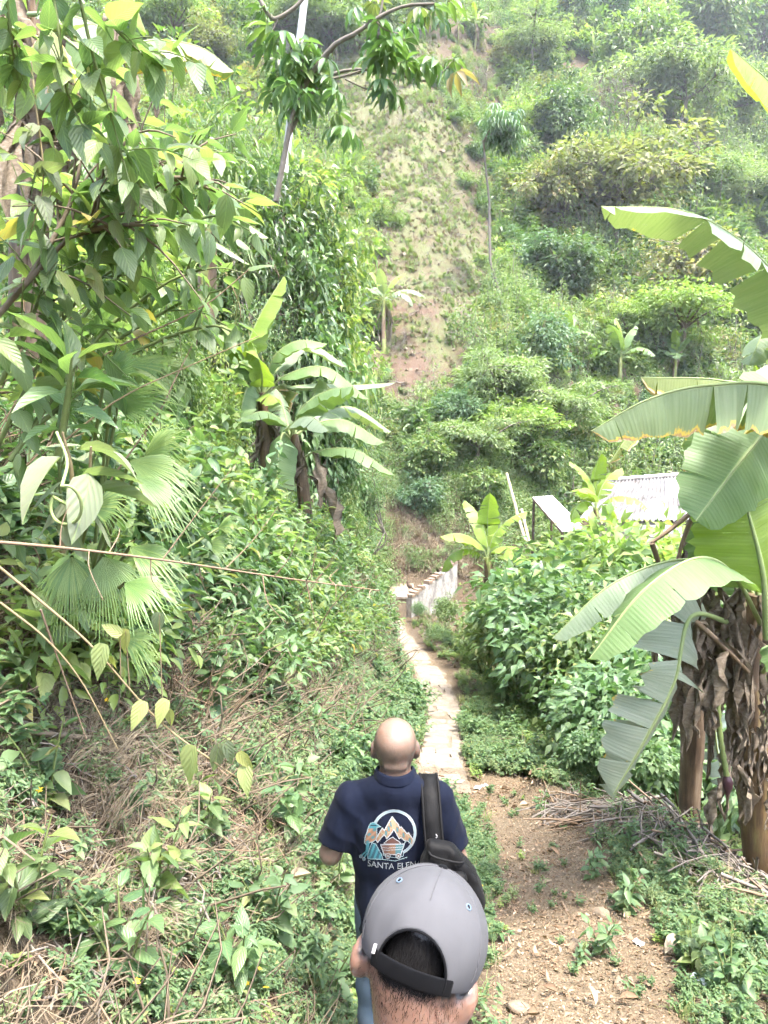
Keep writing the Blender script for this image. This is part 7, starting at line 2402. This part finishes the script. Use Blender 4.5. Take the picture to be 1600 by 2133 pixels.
for q in (np.array([.153, -.152, 1.255]), bagpt(-.005, -.089, .098)):
    MB().tube(bez([q, q + [.006, -.003, -.008], q + [.0, -.003, -.014]], 6), .0022, 5).obj('white_mark', M['white_tag'], bag)

# ------------------------------------------------------------------ the man just in front: grey cap
QX, QY = .062, 1.035
hz = float(H(QX, QY))
HCW = P(884, 1952, QY)
man2 = thing('person', 'man in grey cap just ahead of the viewer, seen from behind and above', 'person', (QX, QY, hz))
yaw, pit, rol = math.radians(-11), math.radians(-27), math.radians(13)
RH = np.array((Matrix.Rotation(yaw, 3, 'Z') @ Matrix.Rotation(pit, 3, 'X') @ Matrix.Rotation(rol, 3, 'Y')))
hc2 = HCW - np.array([QX, QY, hz])
sc2 = .90
to_head = lambda p: (p - hc2) @ RH + hc2           # world -> head frame
up2 = hc2[2] - 1.555
A2 = dict(L=[(-.185, -.08, 1.25), (-.24, -.08, .98), (-.22, .12, .82), (0, .6, -.8), (-.9, 0, .2)], R=[(.185, -.08, 1.25), (.24, -.08, .98), (.22, .12, .82), (0, .6, -.8), (.9, 0, .2)],
          l=[(-.085, -.08, .84), (-.09, -.02, .46), (-.09, -.06, .08)], r=[(.085, -.08, .84), (.10, .02, .46), (.10, -.02, .08)])
def body2(p):
    f = d_ell(p, (0, -.08, 1.10), (.155, .10, .20))
    f = smin(f, d_ell(p, (0, -.07, .92), (.15, .105, .18)), .08)
    for sx, k in ((-1, 'L'), (1, 'R')):
        f = smin(f, d_cone(p, (sx * .12, -.08, 1.27), (sx * .03, -.07, 1.33), .05, .052), .05)
        sh, el, wr = A2[k][:3]
        f = smin(f, d_cone(p, sh, el, .056, .043), .04)
        f = smin(f, d_cone(p, el, wr, .043, .027), .02)
        f = smin(f, hand_field(p, wr, A2[k][3], A2[k][4], 1.0, .5), .012)
        hp, kn, an = A2['l' if sx < 0 else 'r']
        f = smin(f, d_cone(p, hp, kn, .078, .054), .05)
        f = smin(f, d_cone(p, kn, an, .054, .036), .03)
        f = smin(f, d_cone(p, an, np.array(an) + [0, .13, -.035], .036, .026), .02)
    f = smin(f, d_cone(p, (0, -.075, 1.30), hc2 + RH @ np.array([0, -.03, -.05]), .066, .064), .04)
    q = to_head(p)
    h = head_field(q, hc2, sc2, False)
    for sx in (-1, 1):   # ears stand off the head
        e = d_ell(q, hc2 + np.array([sx * .087, -.022, -.052]), (.015, .022, .030))
        e = smin(e, d_ell(q, hc2 + np.array([sx * .080, -.012, -.070]), (.012, .014, .016)), .012)
        e = smax(e, -d_ell(q, hc2 + np.array([sx * .096, -.008, -.050]), (.011, .015, .022)), .006)
        h = smin(h, e, .008)
    return smin(f, h, .02)
def hair2(v):
    q = to_head(v) - hc2
    low = sstep(-.145, -.085, q[:, 2] + .25 * (np.abs(q[:, 0]) - .05))
    return np.clip(low * sstep(.02, -.02, q[:, 1]) * sstep(.094, .082, np.abs(q[:, 0])) * np.where(q[:, 2] > -.05, 1.8, lerp(q[:, 2], [-.13, -.05], [.1, .34]) + 3.2 * np.clip(np.abs(q[:, 0]) - .05, 0, .06)), 0, 1.8)
b2, v2, f2 = mesh_sdf('body', body2, (-.34, -.30, .0), (.34, .34, 1.85), .0085, M['skin_pale'], man2, {'hair': hair2})
# finer head mesh is not needed below the frame; hair strands on scalp and nape
g9 = np.random.default_rng(9)
ZB = -.040
def nvec(fn, p, e=.004):
    return nrm(np.stack([fn(p + np.array(d_) * e) - fn(p - np.array(d_) * e) for d_ in ((1, 0, 0), (0, 1, 0), (0, 0, 1))], -1))
hv = hair2(v2)
q = to_head(v2) - hc2
cand = np.where((q[:, 2] > -.17) & (hv > .04) & (((q[:, 2] < ZB - .012) & (np.abs(q[:, 0]) < .078)) | ((np.abs(q[:, 0]) < .042) & (q[:, 2] < .018) & (q[:, 1] < -.04))))[0]
pick = g9.choice(cand, 7000, p=(hv[cand] ** 1.4) / (hv[cand] ** 1.4).sum())
base = v2[pick] + g9.normal(size=(7000, 3)) * .004
nn = nvec(body2, base)
base = base - nn * body2(base)[:, None]
qq_ = to_head(base) - hc2
flow = nrm(np.array([0, -.25, -1]) @ RH.T + g9.normal(size=(7000, 3)) * .28)
flow = nrm(flow - nn * np.sum(flow * nn, 1, keepdims=True) + nn * g9.uniform(.05, .3, (7000, 1)))
ln = np.where(qq_[:, 2] > -.045, .016, lerp(qq_[:, 2], [-.15, -.06], [.003, .009])) * g9.uniform(.6, 1.3, 7000)
sd = nrm(np.cross(flow, nn + g9.normal(size=(7000, 3)) * .4)) * .0003
v = np.stack([base - sd, base + sd, base + flow * ln[:, None]], 1).reshape(-1, 3)
MB().add(v, np.arange(21000).reshape(-1, 3)).obj('hair', M['hair'], man2)
def shirt2(p):
    f = d_ell(p, (0, -.08, 1.10), (.178, .12, .215))
    f = smin(f, d_ell(p, (0, -.06, .92), (.172, .13, .20)), .09)
    for sx, k in ((-1, 'L'), (1, 'R')):
        f = smin(f, d_cone(p, (sx * .12, -.08, 1.275), (sx * .04, -.075, 1.315), .054, .052), .06)
        sh, el = np.array(A2[k][0]), np.array(A2[k][1])
        f = smin(f, smax(d_cone(p, sh, sh + (el - sh) * .8, .070, .070), (p - (sh + (el - sh) * .74)) @ nrm(el - sh), .004), .035)
    f = smax(f, .74 - p[..., 2], .006)
    return smax(f, -d_cone(p, (0, -.07, 1.30), (0, -.04, 1.45), .072, .08), .008)
mesh_sdf('shirt', shirt2, (-.34, -.30, .70), (.34, .16, 1.42), .01, M['grey_shirt'], man2)
def jeans2(p):
    f = d_ell(p, (0, -.08, .82), (.168, .115, .13))
    for k in 'lr':
        hp, kn, an = (np.array(q) for q in A2[k])
        f = smin(f, d_cone(p, hp, kn, .092, .068), .05)
        f = smin(f, d_cone(p, kn, an, .068, .062), .03)
    return smax(smax(f, p[..., 2] - .9, .01), .045 - p[..., 2], .01)
mesh_sdf('trousers', jeans2, (-.3, -.3, .0), (.3, .3, .95), .012, M['denim'], man2)
for k in 'lr':
    an = np.array(A2[k][2])
    fs = lambda p: smax(smin(d_cone(p, an + [0, -.02, -.02], an + [0, .16, -.04], .05, .042), d_cone(p, an, an + [0, 0, .03], .05, .052), .03), -p[..., 2], .01)
    mesh_sdf('shoe', fs, an + [-.09, -.12, -.09], an + [.09, .26, .1], .011, M['shoe'], man2)

# cap, in the head's frame
cap = bpy.data.objects.new('cap', None)
COL.objects.link(cap)
cap.parent = man2
cap.matrix_basis = Matrix.Translation(Vector(hc2)) @ Matrix([list(r) for r in RH]).to_4x4()
CR = np.array([.0975, .116, .100])
CC = np.array([0, -.004, .004])
def crown_d(p, off=0.0):
    q = p - CC
    f = d_ell(q, (0, 0, 0), CR + off)
    return f + .0007 * np.sin(p[..., 0] * 34 + p[..., 2] * 25 + 1) * np.sin(p[..., 2] * 28 + p[..., 1] * 12)
ZB = -.040
def opening(p):
    # arch cut out at the back, above the strap
    return smax(np.hypot(p[..., 0] / 1.0, (p[..., 2] - (-.028)) / 1.12) - .0505, p[..., 1] + .02, .003)
def cap_shell(p):
    f = np.maximum(crown_d(p), -crown_d(p, -.006))
    f = smax(f, ZB - p[..., 2] - .10 * p[..., 1] * 0, .002)
    return smax(f, -opening(p), .002)
mesh_sdf('crown', cap_shell, (-.105, -.128, -.06), (.105, .12, .128), .0022, M['cap_grey'], cap, smooth=8)
def lining(p):
    f = np.maximum(crown_d(p, -.0040), -crown_d(p, -.0065))
    f = smax(f, ZB - .002 - p[..., 2], .002)
    return smax(f, -(opening(p) + .006), .002)
# strap across the opening
def strap_d(p):
    q = p - CC
    f = np.maximum(d_ell(q, (0, 0, 0), CR + .0015), -d_ell(q, (0, 0, 0), CR - .0035))
    f = smax(f, np.abs(p[..., 2] - (ZB + .0085)) - .0135, .002)
    f = smax(f, np.abs(p[..., 0]) - .062, .002)
    return smax(f, p[..., 1] + .03, .002)
mesh_sdf('strap', strap_d, (-.07, -.128, -.065), (.07, -.02, .0), .0022, M['cap_dark'], cap)
arch = []
for th_ in np.linspace(-1.75, 1.75, 40):
    x_, z_ = .0505 * math.sin(th_), -.028 + .0505 * 1.12 * math.cos(th_)
    if z_ < ZB: continue
    k_ = 1 - (x_ / CR[0]) ** 2 - ((z_ - CC[2]) / CR[2]) ** 2
    arch.append((x_, CC[1] - CR[1] * math.sqrt(max(k_, 0)) - .0004, z_))
MB().tube(arch, .0019, 7, cap=False).obj('binding', M['cap_dark'], cap)
vz = lambda p: smax(smax(np.abs(p[..., 2] - (-.036 - .75 * p[..., 0] ** 2 * 4 - .06 * np.clip(p[..., 1] - .10, 0, 1))) - .0025, np.hypot(p[..., 0] / .088, (p[..., 1] - .10) / .085) - 1, .006), .075 - p[..., 1], .004)
mesh_sdf('visor', vz, (-.1, .06, -.09), (.1, .2, -.01), .0034, M['cap_grey'], cap)
bt = MB().tube([[0, -.004, .1025], [0, -.004, .1050], [0, -.004, .1075], [0, -.004, .1085]], [.0085, .0085, .006, .001], 14).obj('button', M['cap_dark'], cap)
def on_crown(az, el):
    d = np.array([math.cos(el) * math.sin(az), -math.cos(el) * math.cos(az), math.sin(el)])
    return CC + d / np.linalg.norm(d / CR), d
for az in (-2.35, -.78, .78, 2.35):
    p_, d_ = on_crown(az, .72)
    a_ = nrm(np.cross(d_, [0, 0, 1])); b_ = np.cross(d_, a_)
    t_ = np.linspace(0, 2 * math.pi, 15)
    MB().tube([p_ + d_ * .0008 + (a_ * math.cos(x) + b_ * math.sin(x)) * .0042 for x in t_], .0014, 6, cap=False).obj('eyelet', M['eyelet'], cap)
    MB().tube([p_ - d_ * .001, p_ + d_ * .0007], .0028, 10).obj('eyelet_hole', M['cap_dark'], cap)
for k in range(6):                                   # panel seams
    az = k * math.pi / 3
    pts = [on_crown(az, e)[0] + on_crown(az, e)[1] * .0004 for e in np.linspace(-.25 if abs(az) > .1 else .62, 1.5, 20)]
    MB().tube(pts, .0009, 5, cap=False).obj('seam', M['cap_grey'], cap)
p_, d_ = on_crown(-.56, -.20)
MB().box(p_ + d_ * .003, (.005, .002, .013)).obj('brand_tab', M['white_tag'], cap, smooth=False)

# ------------------------------------------------------------------ humid air over the valley
hv_ = NT('haze_air')
pv = hv_.n('ShaderNodeVolumePrincipled')
pv.inputs['Color'].default_value = (.86, .93, 1.0, 1)
pv.inputs['Density'].default_value = .0005
pv.inputs['Anisotropy'].default_value = .2
hv_.k(pv.outputs[0], hv_.out.inputs['Volume'])
hb = MB().box((0, 0, 0), (330, 210, 150))
hz_o = hb.obj('haze', hv_.m, None, smooth=False)
hz_o.location = (0, 75, 65)
tag(hz_o, kind='stuff')
